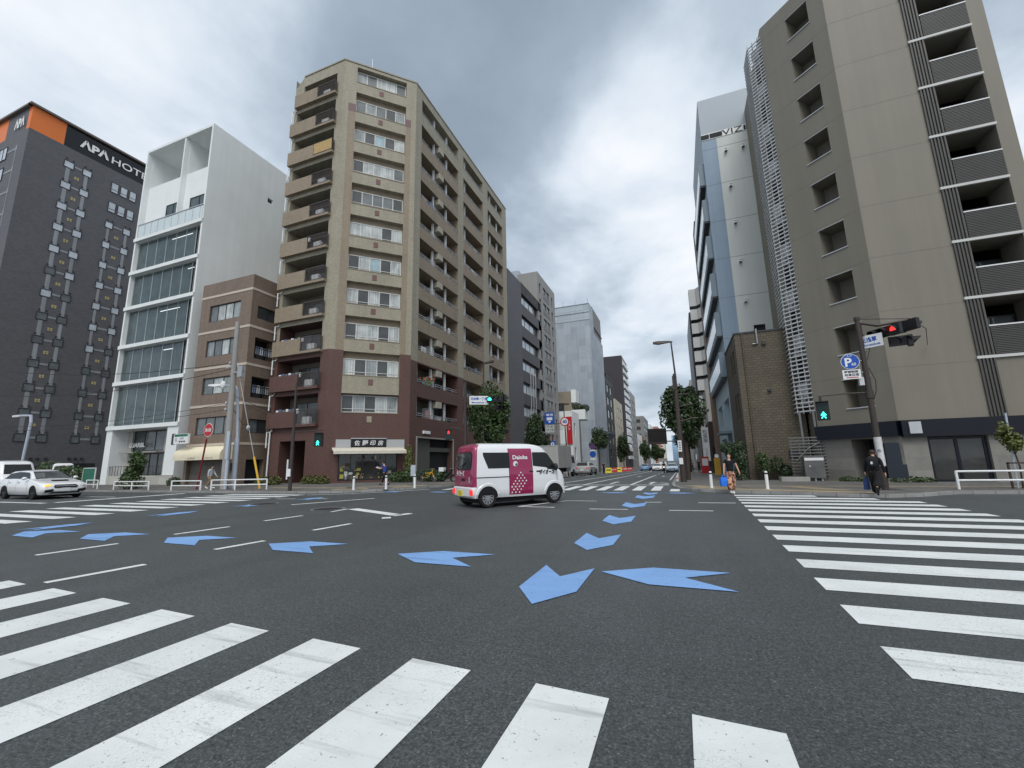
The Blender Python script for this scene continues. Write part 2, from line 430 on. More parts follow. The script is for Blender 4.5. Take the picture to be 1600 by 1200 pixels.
KH = .1
def sidewalk(name, edge, xfar, label=None):
    """edge: kerb line, list of (x, y) going up the street; filled towards xfar"""
    q = MB(); k = MB(); s = 1 if xfar > edge[-1][0] else -1
    for (x0,y0),(x1,y1) in zip(edge, edge[1:]):
        z0, z1 = gz(y0), gz(y1)
        dx, dy = x1-x0, y1-y0; L = math.hypot(dx,dy); ox, oy = dy/L*s*.16, -dx/L*s*.16
        k.face([(x0,y0,z0),(x1,y1,z1),(x1,y1,z1+KH+.004),(x0,y0,z0+KH+.004)])
        k.face([(x0,y0,z0+KH+.004),(x1,y1,z1+KH+.004),(x1+ox,y1+oy,z1+KH+.004),(x0+ox,y0+oy,z0+KH+.004)])
    # the corner as one flat piece up to y = 24, then rows up the street
    from mathutils.geometry import tessellate_polygon
    cut = [p for p in edge if p[1] <= 24.01]; rest = [p for p in edge if p[1] >= 23.99]
    if s > 0: pass
    poly = cut+[(xfar,24),(xfar,cut[0][1])]
    for t in tessellate_polygon([[Vector((x,y,0)) for x,y in poly]]):
        a = [poly[i] for i in t]
        if (a[1][0]-a[0][0])*(a[2][1]-a[0][1])-(a[1][1]-a[0][1])*(a[2][0]-a[0][0]) < 0: a = a[::-1]
        q.face([(x,y,KH) for x,y in a])
    for (x0,y0),(x1,y1) in zip(rest, rest[1:]):
        p = [(x0,y0),(xfar,y0),(xfar,y1),(x1,y1)]
        q.face([(x,y,gz(y)+KH) for x,y in (p if s > 0 else p[::-1])])
    o = q.build(name, m_pave); tag(o, kind='structure')
    tag(k.build('kerb', m_kerb), kind='structure')

sidewalk('sidewalk', [(-300,17.3),(-60,17.3),(-31,17.2),(-19.6,17.1),(-17.6,17.35),(-16.1,18.0),(-14.8,19.2),(-13.7,20.9),(-13.05,23.2),(-13.0,24),(-13.0,26),(-13.0,60),(-13.0,160),(-13,420)][::1], -300.01)
sidewalk('sidewalk', [(200,19.45),(60,19.45),(10.3,19.45),(8.6,19.3),(7.2,18.1),(6.1,17.5),(5.1,17.75),(4.0,18.35),(2.9,18.8),(1.8,19.15),(.75,19.75),(-.05,20.8),(-.45,22.2),(-.55,24),(-.55,32),(-.55,60),(-.55,160),(-.55,420)], 200.01)

def sheet(name, polys, m, dz=.004, kind='structure', base=None):
    q = MB()
    for p in polys: q.face([(x,y,(gz(y) if base is None else gz(y)+base)+dz) for x,y in p])
    return tag(q.build(name, m), kind=kind)

def bar(x0,y0,x1,y1,w):
    d = Vector((x1-x0,y1-y0)).normalized(); nx, ny = -d.y*w/2, d.x*w/2
    p = [(x0+nx,y0+ny),(x0-nx,y0-ny),(x1-nx,y1-ny),(x1+nx,y1+ny)]
    return p if (p[1][0]-p[0][0])*(p[2][1]-p[1][1])-(p[1][1]-p[0][1])*(p[2][0]-p[1][0]) > 0 else p[::-1]

# near crosswalk, across the street the viewer looks up
ax = [-15.6,-14.4,-13.2,-12.,-10.6,-9.36,-8.24,-7.14,-6.04,-4.96,-3.90,-2.90,-1.92,-.97,-.06]
ay = [3.3,3.28,3.26,3.24,3.22,3.2,3.17,3.14,3.09,3.04,2.99,2.95,2.90,2.845,2.80]
aw = [.5]*7+[.55,.54,.54,.50,.50,.48,.46,.44]
P = []
for x, y, w in zip(ax, ay, aw):
    P.append([(x,y-4.4),(x+w,y-4.4),(x+w,y-.03),(x,y)])
sheet('crosswalk_near', P, m_pw)
# crosswalk on the right, leading to the far corner
by = [4.15,5.13,6.13,7.14,8.16,9.17,10.23,11.3,12.36,13.4,14.42,15.42,16.4,17.35,18.3]
P = []
for k, y in enumerate(by, 2):
    x = 1.10+.0335*y; hgt = .505 if k < 9 else .5
    xr = 6.35+.0*y
    if y > 17: xr = 5.6
    if y > 18: xr = 4.2
    P.append([(x-.012,y-hgt),(xr,y-hgt-.09),(xr,y-.09),(x,y)])
sheet('crosswalk_right', P, m_pw)
P = []
for k in range(20):
    y = -1.8+k*.965
    if y > 17.1: break
    P.append([(-22.5,y-.48),(-17.35,y-.48),(-17.2,y),(-22.35,y)])
sheet('crosswalk_left', P, m_pw)
P = [[(-.58,20.0),(-.18,20.0),(-.14,21.5),(-.53,21.5)]]
for k in range(1, 15):
    x = -.56-.815*k; P.append([(x,20.45),(x+.42,20.45),(x+.44,23.6),(x+.02,23.6)])
sheet('crosswalk_far', P, m_pw)

# lane lines, guide dashes and turning marks
P = []
for x, yy in ((-7.55,[(3.25,4.3),(5.4,6.28),(7.55,8.6)]),(-10.18,[(4.2,5.3),(6.35,7.5),(8.5,9.65)])):
    for a, b in yy: P.append(bar(x-.05,a,x+.05,b,.13))
for a, b, y in ((-2.58,-1.51,12.72),(-.42,.68,12.74),(-1.2,-.7,14.97),(.39,1.45,15.02)): P.append(bar(a,y,b,y+.06,.11))
P += [bar(-9.93,11.46,-7.42,10.32,.34), bar(-9.99,10.58,-10.1,11.4,.12), bar(-7.45,10.15,-7.25,10.72,.25), bar(-7.42,9.66,-7.24,9.8,.28)]
P += [bar(-13.42,12.23,-12.02,15.13,.16), bar(-4.88,13.05,-3.67,12.96,.12), bar(-4.83,13.1,-3.86,15.1,.13), bar(-3.88,15.16,-2.8,15.16,.11)]
P += [bar(-16.6,14.3,-15.6,14.42,.11), bar(-14.9,14.62,-14.1,14.7,.11)]
P += [[(-26.5,11.15),(-26.05,11.15),(-26.05,16.6),(-26.5,16.6)], [(-90,10.72),(-26.3,10.72),(-26.3,10.95),(-90,10.95)], bar(-90,14.0,-27.5,14.0,.13)]
P += [[(-6.4,24.9),(-.7,24.75),(-.7,25.2),(-6.4,25.3)]]
P += [bar(-2.72,25.4,-2.72,52,.16), bar(-5.4,25.4,-5.4,160,.16), bar(-7.3,27,-7.3,160,.16), bar(-.85,33,-.85,160,.13), bar(-12.5,27,-12.5,160,.13)]
for k in range(11): P.append(bar(-2.72,55+k*10,-2.72,60+k*10,.15)); P.append(bar(-9.95,28+k*10,-9.95,33+k*10,.15))
def lane_arrow(x, y, turn):
    o = [[(x-.08,y),(x+.08,y),(x+.08,y+2.4),(x-.08,y+2.4)], [(x-.26,y+2.4),(x+.26,y+2.4),(x,y+3.5)]]
    if turn: o += [bar(x,y+.9,x+turn*.5,y+1.9,.14), [(x+turn*.35,y+1.65),(x+turn*.95,y+1.75),(x+turn*.55,y+2.3)][::turn]]
    return o
P += lane_arrow(-1.75,26.2,1)+lane_arrow(-4.05,26.6,0)+lane_arrow(-1.75,44,1)+lane_arrow(-4.05,44,0)
P += [bar(-1.25,26.0,-.75,26.0,.35), bar(-1.0,26.6,-.8,27.3,.2)]
crv = [(-17.0,16.4),(-15.3,17.4),(-14.0,18.9),(-12.9,20.8)]
P += [bar(*a,*b,.15) for a, b in zip(crv, crv[1:])]
sheet('lane_markings', P, m_pw)

# blue bicycle arrows
def chev(x, y, ax, ay, s=1., w=.325):
    """tip at x, y pointing along ax, ay"""
    px, py = -ay, ax
    pts = [(0,0),(-.52,-w),(-1.58,-w),(-1.07,0),(-1.58,w),(-.52,w)]
    return [(x+(a*ax+b*px)*s, y+(a*ay+b*py)*s) for a, b in pts]
P = [chev(-1.48,t,0,-1) for t in (4.28,6.97,9.8)]+[chev(-1.46,13.2,0,-1,1.02),chev(-1.36,16.15,0,-1),chev(-1.27,18.0,0,-1,.8)]
for x, y in ((-1.05,5.72),(-4.24,5.93),(-7.12,6.05),(-9.86,6.0),(-12.28,5.85),(-14.5,5.68)):
    P.append([(x,y),(x+.6,y-.42),(x+1.5,y-.44),(x+.98,y-.02),(x+1.5,y+.36),(x+.6,y+.38)])
for y in (5.75,8.5,11.2,13.9): P.append([(a,b) for a,b in chev(-14.85,y+1.4,0,1,.9,.3)])
for x in (-14.4,-11.7,-9.0,-6.2,-3.35,-.75,1.1)[:6]: P.append(chev(x,18.95 if x > -10 else 18.75,-1,0,.75,.3))
from mathutils.geometry import tessellate_polygon
q = MB()
for p in P:
    for t in tessellate_polygon([[Vector((x,y,0)) for x,y in p]]):
        a = [p[i] for i in t]
        if (a[1][0]-a[0][0])*(a[2][1]-a[0][1])-(a[1][1]-a[0][1])*(a[2][0]-a[0][0]) < 0: a = a[::-1]
        q.face([(x,y,gz(y)+.008) for x,y in a])
tag(q.build('bicycle_arrows', m_pb), kind='structure')

# tan guide paving on the corners
P = [[(-24,19.9),(-17.6,19.9),(-17.4,20.5),(-24,20.5)], [(-17.6,19.9),(-15.6,22.2),(-16.2,22.6),(-18.3,20.4)], [(-15.6,22.2),(-14.8,26),(-14.8,60),(-15.3,60),(-15.3,26),(-16.1,22.6)],
     [(-17.3,18.3),(-15.8,19.3),(-16.3,20.0),(-18.0,19.0)], [(-14.9,20.5),(-14.1,22.6),(-14.8,22.9),(-15.6,21.0)]]
sheet('tactile_paving', P, m_tan, .004, base=KH)
P = [[(.2,20.75),(1.9,19.55),(4.1,18.75),(5.9,17.95),(6.3,18.6),(4.4,19.5),(2.3,20.3),(.7,21.3)], [(-.1,22.3),(1.6,20.4),(2.3,20.7),(.6,22.6)], 
     [(1.45,22),(1.95,22),(1.95,60),(1.45,60)], [(1.95,22),(12,21.6),(12,22.05),(1.95,22.4)], [(4.8,19.9),(5.9,19.5),(4.6,22.0),(3.8,22.0)], [(12,21.0),(16,21.0),(16,21.4),(12,21.4)]]
sheet('tactile_paving', P, m_tan, .004, base=KH)
m_mh = mat('cast_iron', (.035,.033,.032), .5, .2, 3., metal=.4)
for k, (x, y, lb) in enumerate(((-14.9,12.3,'round iron manhole cover by the long slanting white line'),(-10.75,11.25,'round iron manhole cover at the left end of the white turning bar'))):
    o = thing('manhole_cover', lb, 'manhole cover', (x,y,0), 'manhole covers in the junction')
    q = MB(); q.cyl((x,y,-.02),(x,y,.009),.45,n=28); q.build('cover_plate', m_mh, o)
    q = MB(); q.disc((x,y,.0095),(0,0,1),.52,28,.46); q.build('rim', m_steel, o)
# ================================================================== brown corner apartment block
A0, A1, A2, A3, A4 = (-31.07,25.65), (-25.29,25.65), (-20.74,30.2), (-20.74,53.04), (-31.07,53.04)
apt = thing('apartment_building', 'twelve storey beige and brown tiled corner apartment block with a cut corner', 'apartment block', (-26,34,0))
FL, FC, FR = Face(A0,A1), Face(A1,A2), Face(A2,A3)
FB, FK = Face(A3,A4), Face(A4,A0)
PIT = 2.965; TOP = 37.45
q = MB()
tilezone = [m_beige, m_pink, m_maroon, m_mauve, m_soffit]
# chamfered face
wl, wr = 1.08, 5.50
sill = lambda k: 5.5+3.008*k
def mfc(u, z):
    if z < 10.5 and (u < wl or u > wr or z < 6.7): return 2
    if wl <= u <= wr: return 0
    if z > 33.2 : return 0
    if z > 32.4 and (.35 < u or u > wr): return 3 if u > .45 and u < 5.98 else 0
    return 1 if (.45 < u < wl or wr < u < 5.98) else 0
holes = [(wl,wr,sill(k),min(sill(k)+1.8+(.12 if k else -.3),37.12),.42) for k in range(11)]
shop = (1.10,5.52,.22,2.6,.5)
FC.wall(q, 0, FC.L, -.2, TOP, holes+[shop], mf=mfc, us=(.45,5.98), zs=(6.7,10.5,32.4,33.2))
for k in range(11): 
    q.m = 1; FC.quad(q, wl, wr, sill(k)+1.4, min(sill(k)+1.92,37.12), -.42)  # lintel strip in darker tile: the shade over the windows put into its colour
    FC.box(q, wl, wr, sill(k)-.06, sill(k), 0, .03)
# left face: pier at its right end, balconies on the rest
bl0, bl1 = .95, 4.96
mfl = lambda u, z: 2 if z < 10.5 else (1 if False else 0)
lz = [4.39+PIT*k for k in range(11)]          # undersides of the balcony slabs
lh = [(bl0-.6,bl1,z+.2,z+PIT-.35,1.5) for z in lz[:-1]]+[(bl0+.1,bl1,lz[-1]+.2,lz[-1]+2.35,1.5)]
FL.wall(q, 0, FL.L, -.2, 36.5, lh+[(1.25,3.95,.05,3.35,3.)], mf=mfl, zs=(10.5,))
q.m = 0
FL.quad(q, 1.0, FL.L, 36.5, TOP); q.face([FL.P(0,36.5), FL.P(1.0,36.5), FL.P(1.0,TOP)])
# street face: three bays of recessed balconies between piers
bays = [(1.0,8.43),(9.67,14.96),(16.44,21.45)]
fz = [(5.32+PIT*k, 7.08+PIT*k) for k in range(11)]
fz[-1] = (fz[-1][0], 36.55)
def mfr(u, z):
    low = 10.15 if u < 9.67 else (8.2 if u < 16 else 6.6)
    if z < low: return 2
    inb = any(a < u < b for a, b in bays)
    return 1 if inb and z < 33.6 else 0
holes = [(a,b,z0,z1,1.5) for a,b in bays for z0,z1 in fz]
gar = (1.13,7.36,.0,3.55,.6)
FR.wall(q, 0, FR.L, -.6, TOP, holes+[gar, (18.2,20.4,1.0,3.4,.5)], mf=mfr, zs=(6.6,8.2,10.15,33.6))
q.m = 0
FB.wall(q, 0, FB.L, -.8, TOP); FK.wall(q, 0, FK.L, -.2, TOP)
q.face([(x,y,TOP) for x,y in (( -30.07,25.65),A1,A2,A3,A4)])
q.build('wall', tilezone, apt)
# parapet coping
q = MB()
for F, a in ((FL,1.0),(FC,0),(FR,0)): F.box(q, a, F.L, TOP, TOP+.12, -.3, .06)
q.build('coping', m_beige, apt)
# recess back walls
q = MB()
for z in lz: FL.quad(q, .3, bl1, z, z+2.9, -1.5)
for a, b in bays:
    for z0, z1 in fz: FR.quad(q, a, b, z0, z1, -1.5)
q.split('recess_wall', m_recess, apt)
# chamfer windows
m_ventsq = mat('maroon_vent', lin(112,84,80), .6)
for k in range(11):
    s = sill(k); w = window(FC, apt, wl+.02, wr-.02, s+.01, s+1.41, -.40, 5, m_winframe, APT+[g_blue], .07, rail=.28,
           pick=[[2,1,2,0,1],[0,2,1,2,0],[2,0,0,2,0],[0,2,0,2,0],[2,0,4,2,0],[0,0,0,2,0],[2,3,3,3,2],[2,0,0,0,3],[1,2,4,2,0],[3,1,3,2,1],[1,3,0,0,3]][k])
    if k != 0 or True:
        v = MB(); FC.box(v, 3.05, 3.42, s-.78, s-.3, 0, .03); v.build('vent_plate', m_ventsq if k else m_beige, apt)
# left balconies
for k, z in enumerate(lz):
    b = MB(); low = z < 10
    FL.box(b, .0 if k < 10 else .35, 5.15, z, z+.2, -1.5, .35)
    FL.box(b, .0 if k < 10 else .35, 3.05, z+.2, z+1.28, .22, .35)
    bo = b.build('balcony', m_maroon if low else m_pink, apt)
    r = MB()
    for t in range(15): u = 3.12+t*.14; FL.box(r, u, u+.03, z+.25, z+1.3, .29, .32)
    for t in range(4): FL.box(r, 5.08, 5.11, z+.25, z+1.3, .0+t*.09, .03+t*.09)
    FL.box(r, 3.05, 5.13, z+1.3, z+1.36, .27, .34); FL.box(r, 3.05, 5.13, z+.24, z+.28, .275, .335)
    r.build('railing', m_rail, bo)
    window(FL, apt, 1.2, 4.7, z+.25, z+2.2, -1.48, 3, m_alud, [g_dk,g_mid,g_cur2,g_dk], .06)
    p = MB(); p.tube([FL.P(.25,z+.0,.0), FL.P(.25,z-.25,.12), FL.P(.12,z-.3,.3), FL.P(.12,z-1.5,.3)], .05, 6); p.build('drainpipe', m_whitepaint, apt)
    a = MB()
    FL.box(a, 3.6, 4.35, z+.22, z+.8, -.1, .15); a.build('air_conditioner', m_whitepaint, bo)
    if k in (0,1,2,5): 
        c = MB()
        for t in range(7): u = .5+t*.36; c.m = t % 3; FL.box(c, u, u+.26, z+1.25-.02*t, z+1.5+.05*(t%2), -.1, -.06)
        c.split('laundry', [m_whitepaint, mat('blue_cloth', lin(90,110,150), .9), mat('grey_cloth', lin(120,118,116), .9)], bo)
    if k == 8:
        c = MB(); FL.box(c, 3.1, 5.1, z+.3, z+1.28, .33, .345); c.build('reed_screen', mat('reed_screen', lin(176,150,104), .9, .2, 9.), bo)
# street balconies
for bi, (a, b) in enumerate(bays):
    for k, (z0, z1) in enumerate(fz):
        r = MB()
        for zz_ in (z0+.16, z0+.34): FR.box(r, a, b, zz_, zz_+.045, -.12, -.07)
        n = int((b-a)/1.2)
        for t in range(1, n+1): u = a+(b-a)*t/(n+1); FR.box(r, u-.02, u+.02, z0, z0+.36, -.115, -.075)
        r.build('railing', m_steel, apt)
        d = MB(); 
        posts = [(.35,.9),(2.75,3.0),(5.3,5.5)] if bi == 0 else [(.9,1.1)] if bi == 1 else [(1.35,1.6),(3.6,3.75)]
        for u0, u1 in posts: FR.box(d, a+u0, a+u0+.12, z0-.9, z1, -.5, -.3)
        if bi == 0: FR.box(d, a+3.1, a+3.7, z0-.9, z1-.6, -1.45, -.6)
        d.split('partition', m_whitepaint, apt)
        if bi == 0 and k < 10:
            c = MB(); FR.box(c, a+3.25, a+4.15, z1-.62, z1-.05, -.9, .04); c.build('duct_box', m_soffit, apt)
        window(FR, apt, b-2.6, b-.4, z0-.85, z1-.35, -1.48, 3, m_alud, [g_dk,g_cur2,g_dk], .06)
        if bi == 0: window(FR, apt, a+.15, a+1.35, z0-.3, z1-.3, -1.48, 2, m_whitepaint, [g_cur,g_cur2,g_mid], .06)
        else: window(FR, apt, a+.2, a+1.2, z0-.3, z1-.2, -1.48, 2, m_whitepaint, [g_cur2,g_dk], .06)
rb = random.Random(5)
kit = [m_whitepaint, mat('green_planter', lin(70,96,60), .9, .3, 8.), mat('towel_blue', lin(96,120,160), .9), mat('towel_pink', lin(176,140,140), .9), m_soffit]
for bi, (a, b) in enumerate(bays):
    for k, (z0, z1) in enumerate(fz):
        for j in range(rb.choice([0,1,1,2,3])):
            u = rb.uniform(a+.3, b-1.1); kind = rb.randrange(4); q = MB()
            if kind == 0: FR.box(q, u, u+.8, z0-.4, z0+.38, -.85, -.5); q.build('air_conditioner', m_whitepaint, apt)
            elif kind == 1: FR.box(q, u, u+.5, z0-.1, z0+.28, -.45, -.2); q.build('planter', kit[1], apt)
            else: FR.box(q, u, u+rb.uniform(.35,.9), z0+.02, z0+rb.uniform(.45,.8), -.30, -.28); q.build('hung_cloth', kit[rb.choice([0,2,3])], apt)
fl = MB()
for k in range(60):
    p = FR.P(3.0+rnd.gauss(0,.45), fz[1][0]+.45+rnd.gauss(0,.25), rnd.uniform(-.2,.2)); s_ = rnd.uniform(.05,.12)
    fl.m = 0 if (k < 26 and p.z > fz[1][0]+.4) else 1
    t = Vector((rnd.gauss(0,1),rnd.gauss(0,1),rnd.gauss(0,1))).normalized(); w_ = t.orthogonal().normalized()
    fl.face([p-t*s_, p+w_*s_, p+t*s_, p-w_*s_])
fl.build('flower_pot', [mat('red_petals', lin(190,70,50), .8), mat('pot_leaves', lin(80,110,50), .8)], apt)
# roof antenna
q = MB(); q.cyl((-25.3,29.2,TOP), (-25.3,29.2,TOP+3.6), .04, .02, 6); q.build('antenna', m_steel, apt)
# garage and entrance fittings
q = MB(); FR.box(q, 1.0, 1.13, 0, 3.68, .0, .08); FR.box(q, 7.36, 7.48, 0, 3.68, 0, .08); FR.box(q, 1.13, 7.36, 3.55, 3.68, 0, .08)
q.build('garage_frame', m_concrete, apt)
q = MB(); FR.quad(q, 1.13, 3.67, 0, 3.55, -.3); FR.box(q, 3.67, 7.36, 2.42, 2.8, -.5, -.3); q.split('garage_panel', mat('grey_panel', lin(88,90,86), .7, .08, .8), apt)
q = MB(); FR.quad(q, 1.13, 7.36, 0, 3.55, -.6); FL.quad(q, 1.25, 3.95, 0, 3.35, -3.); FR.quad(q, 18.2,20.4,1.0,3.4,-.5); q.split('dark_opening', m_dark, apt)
q = MB()
for k in range(4): FR.box(q, 2.0+k*.28, 2.2+k*.28, 3.95, 4.2, 0, .16)
q.split('floodlight', m_whitepaint, apt)
q = MB(); q.tube([FL.P(.5,4.3,.12), FL.P(.25,4.1,.12), FL.P(.22,0,.12)], .06, 6); q.build('drainpipe', m_whitepaint, apt)
# shop front in the cut corner
F = FC
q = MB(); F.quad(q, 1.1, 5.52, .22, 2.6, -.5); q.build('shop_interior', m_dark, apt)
sf = window(F, apt, 1.12, 5.5, .25, 2.5, -.14, 5, m_alud, [g_shop], .05, name='shop_window')
stock = MB()
cols = [lin(205,203,196), lin(170,160,130), lin(90,60,46), lin(70,80,96), lin(176,168,80), lin(150,154,150), lin(64,84,62), lin(120,98,74)]
for k in range(46):
    u = rnd.choice([rnd.uniform(1.2,2.9), rnd.uniform(1.2,2.9), rnd.uniform(3.4,5.2)]); z = .3+rnd.choice([0,0,0,.3,.3,.6,.9,1.5])+rnd.uniform(0,.08)
    w_, h_ = rnd.uniform(.06,.3), rnd.uniform(.08,.32); stock.m = rnd.randrange(8)
    o_ = -.12+.0008*k
    F.box(stock, u, u+w_, z, z+h_, -.128, -.105+.0007*k)
stock.split('shop_item', [mat('shop_stock_%s' % n_, c, .6) for n_, c in zip('white cream rust blue yellow grey green tan'.split(), cols)], apt)
q = MB(); F.box(q, .85, 1.94, 2.74, 3.35, 0, .1); F.box(q, 4.62, 6.05, 2.74, 3.35, 0, .1); q.split('fascia_panel', mat('fascia_grey', lin(168,170,172), .5, .05), apt)
q = MB(); F.box(q, .6, 6.02, 2.6, 2.72, 0, .3)
q.hexa([F.P(.62,2.55,.25), F.P(6.0,2.55,.25), F.P(6.1,2.36,1.1), F.P(.7,2.36,1.1)], [F.P(.62,2.62,.25), F.P(6.0,2.62,.25), F.P(6.1,2.44,1.1), F.P(.7,2.44,1.1)])
F.box(q, .7, 6.1, 2.22, 2.44, 1.1, 1.13)
q.build('awning', mat('awning_cloth', lin(206,200,186), .8, .08, 3.), apt)
sg = thing('shop_sign', 'black board with white brushed characters above the shop in the brown building\'s corner', 'sign', F.P(3.28,2.74,.1))
q = MB(); F.box(q, 1.95, 4.61, 2.745, 3.4, .0, .16); q.build('board', mat('sign_black', (.012,.014,.018), .5), sg)
q = MB(); F.box(q, 1.92, 4.64, 3.4, 3.46, 0, .18); q.build('top_strip', m_alu, sg)
q = MB()
for k, ch in enumerate('佐野印房'): text(q, ch, F.P(2.42+k*.58,3.08,.165), F.d, zz, h=.40, bold=.012, shear=.12)
q.build('lettering', m_whitepaint, sg)

# ================================================================== white office block
WX0, WX1, WY = -49.85, -39.68, 24.
off = thing('office_building', 'white framed office block with teal glass storeys and a blank white side wall', 'office building', (-45,30,0))
FF, FS = Face((WX0,WY),(WX1,WY)), Face((WX1,WY),(WX1,36.))
slabs = [5.35, 9.55, 13.15, 17.05, 20.75, 24.35]
q = MB()
gl0, gl1 = .22, FF.L-.22
holes = [(gl0,gl1,a+.0,b-.34,1.15) for a, b in zip(slabs, slabs[1:])]
holes += [(.2,FF.L-.2,24.55,34.2,.5),(.9,8.75,.0,5.0,1.3)]
FF.wall(q, 0, FF.L, -.3, 34.45, holes)
FS.wall(q, 0, FS.L, -.5, 34.45, [(6.3,6.95,29.8,30.35,.25)])
Face((WX1,36.),(WX0,36.)).wall(q, 0, FF.L, -.5, 34.45); Face((WX0,36.),(WX0,WY)).wall(q, 0, 12, -.5, 34.45)
q.face([(WX0,WY,34.45),(WX1,WY,34.45),(WX1,36,34.45),(WX0,36,34.45)])
F5 = Face((WX0,WY+.5),(WX1,WY+.5)); F5.wall(q, .2, FF.L-.2, 24.55, 34.2, [(.22,5.95,30.35,34.18,3.2),(6.15,FF.L-.24,30.35,34.18,3.2)])
F5.quad(q, .22, FF.L-.24, 30.35, 34.18, -3.2); FF.box(q, 5.97, 6.13, 24.6, 34.15, -.5, -.02)
q.build('wall', m_white, off)
q = MB()
for z in slabs: FF.box(q, 0, FF.L, z-.34, z, -.02, .12)
q.build('floor_band', m_white, off)
for a, b in zip(slabs, slabs[1:]):
    window(FF, off, gl0+.03, gl1-.95, a+.02, b-.36, -.36, 6, m_alu, [g_office], .06)
    window(FF, off, gl1-.93, gl1-.02, a+.02, b-.36, -.5, 1, m_alu, [g_dk], .06, rail=1.3)
q = MB()
for a, b, x0, x1 in ((slabs[4],slabs[5],5.4,8.4),(slabs[2],slabs[3],5.0,7.8),(slabs[1],slabs[2],6.2,7.6),(slabs[3],slabs[4],8.3,9.2)):
    FF.box(q, x0, x1, b-1.0, b-.94, -.345, -.34)
q.split('ceiling_light', mat('ceiling_light', (.8,.85,.85), .5, emit=1.0), off)
window(FF, off, 3.6, 5.75, 24.62, 27.5, -.48, 2, m_alud, [g_office,g_mid], .07)
window(FF, off, 7.2, 9.9, 24.62, 27.4, -.48, 2, m_alud, [g_office,g_mid], .07)
q = MB()
for k in range(10): u = .4+k*1.03; FF.box(q, u, u+.04, 24.4, 25.75, .02, .06)
FF.box(q, .3, FF.L-.1, 25.75, 25.83, .0, .08)
q.build('balcony_rail', m_alu, off)
q = MB(); FF.quad(q, .4, FF.L-.15, 24.45, 25.7, .03); q.build('balcony_glass', mat('pale_glass', lin(205,216,216), .1, .05, coat=1.), off)
q = MB(); FS.quad(q, 6.3, 6.95, 29.8, 30.35, -.25); q.build('side_window', g_dk, off)
window(FF, off, 7.5, 9.3, 30.4, 31.1, -3.67, 1, m_alud, [g_dk], .06)
m_stone = mat('stone_cladding', lin(186,184,176), .6, .06, .7, tile=(1.0,.7,.008,(.7,.7,.7)))
q = MB(); FF.wall(q, .9, 8.75, -.1, 5.0, [(1.55,6.3,3.05,4.95,.25),(2.9,6.4,.3,2.85,.3)]); 
for v in range(len(q.v)): q.v[v] = (q.v[v][0], q.v[v][1]+1.3, q.v[v][2])
q.build('ground_wall', m_stone, off)
window(Face((WX0,WY+1.3),(WX1,WY+1.3)), off, 1.57, 6.28, 3.07, 4.93, -.2, 3, m_alud, [g_office,g_mid,g_dk], .06)
window(Face((WX0,WY+1.3),(WX1,WY+1.3)), off, 2.92, 6.38, .32, 2.83, -.25, 3, m_alud, [g_dk,g_shop], .07, name='shop_window')
q = MB(); FF.box(q, 1.2, 6.6, 2.87, 3.0, -1.3, -.55); q.build('door_canopy', m_concrete, off)
q = MB(); FF.box(q, .5, 9.9, 0, .85, -.25, -.05); FF.box(q, 8.75, FF.L, 0, .9, 0, .1); q.split('plinth', m_stone, off)
q = MB()
for k in range(9): u = .55+k*.42; FF.box(q, u, u+.03, .85, 1.65, -.16, -.13)
FF.box(q, .5, 4.1, 1.65, 1.7, -.18, -.11)
q.build('ramp_rail', m_rail, off)
q = MB(); text(q, 'LUARBL', FF.P(2.75,3.62,-1.1), FF.d, zz, h=.42, w=2.3, bold=.03); 
ls = thing('lettering_sign', 'white raised letters on the ground floor window of the white office block', 'sign', FF.P(2.75,3.4,-1.15)); q.build('lettering', m_whitepaint, ls)

# ================================================================== small tiled building with a cream awning
TX0, TX1, TY = -38.45, -32.2, 24.
til = thing('tiled_building', 'five storey brown tiled building with white bands and a cream barrel awning', 'building', (-35.3,27,0))
TF, TS = Face((TX0,TY),(TX1,TY)), Face((TX1,TY),(TX1,34.))
m_tb = mat('tan_wall_tile', lin(130,114,101), .6, .07, .5, streak=.12, tile=(.2,.1,.004,(.86,.86,.86)))
bands = [3.28,6.48,9.71,12.92,16.16]
fh = [(1.12,4.95,13.82,15.3,.16),(1.16,4.85,10.7,12.12,.16),(1.2,4.85,7.42,8.85,.16),(.9,5.22,4.06,5.52,.16),(.35,4.9,.1,2.6,.3)]
sh = [(.58,2.4,13.7,14.8,.18),(.58,2.4,10.25,12.05,.9),(.58,2.4,7.0,8.72,.9),(.65,2.35,4.1,5.24,.18),(.7,2.3,.1,2.0,.5)]
q = MB(); TF.wall(q, 0, TF.L, -.3, 17.4, fh); TS.wall(q, 0, TS.L, -.3, 17.4, sh)
Face((TX1,34.),(TX0,34.)).wall(q, 0, TF.L, -.3, 17.4); Face((TX0,34.),(TX0,TY)).wall(q, 0, 10, -.3, 17.4)
q.face([(TX0,TY,17.4),(TX1,TY,17.4),(TX1,34,17.4),(TX0,34,17.4)])
q.build('wall', m_tb, til)
q = MB()
for z in bands: TF.box(q, 0, TF.L+.03, z-.13, z+.07, .0, .03); TS.box(q, 0, TS.L, z-.13, z+.07, .0, .03)
q.build('band', mat('band_stone', lin(190,178,164), .7, .05), til)
for k, (u0,u1,z0,z1,d) in enumerate(fh[:4]): window(TF, til, u0+.01, u1-.01, z0+.01, z1-.01, -.14, 4 if k != 2 else 3, m_alud, [g_mid,g_cur2,g_cur,g_mid], .06, pick=[[0,2,2,1],[1,0,2,0],[0,2,1],[3,3,0,0]][k])
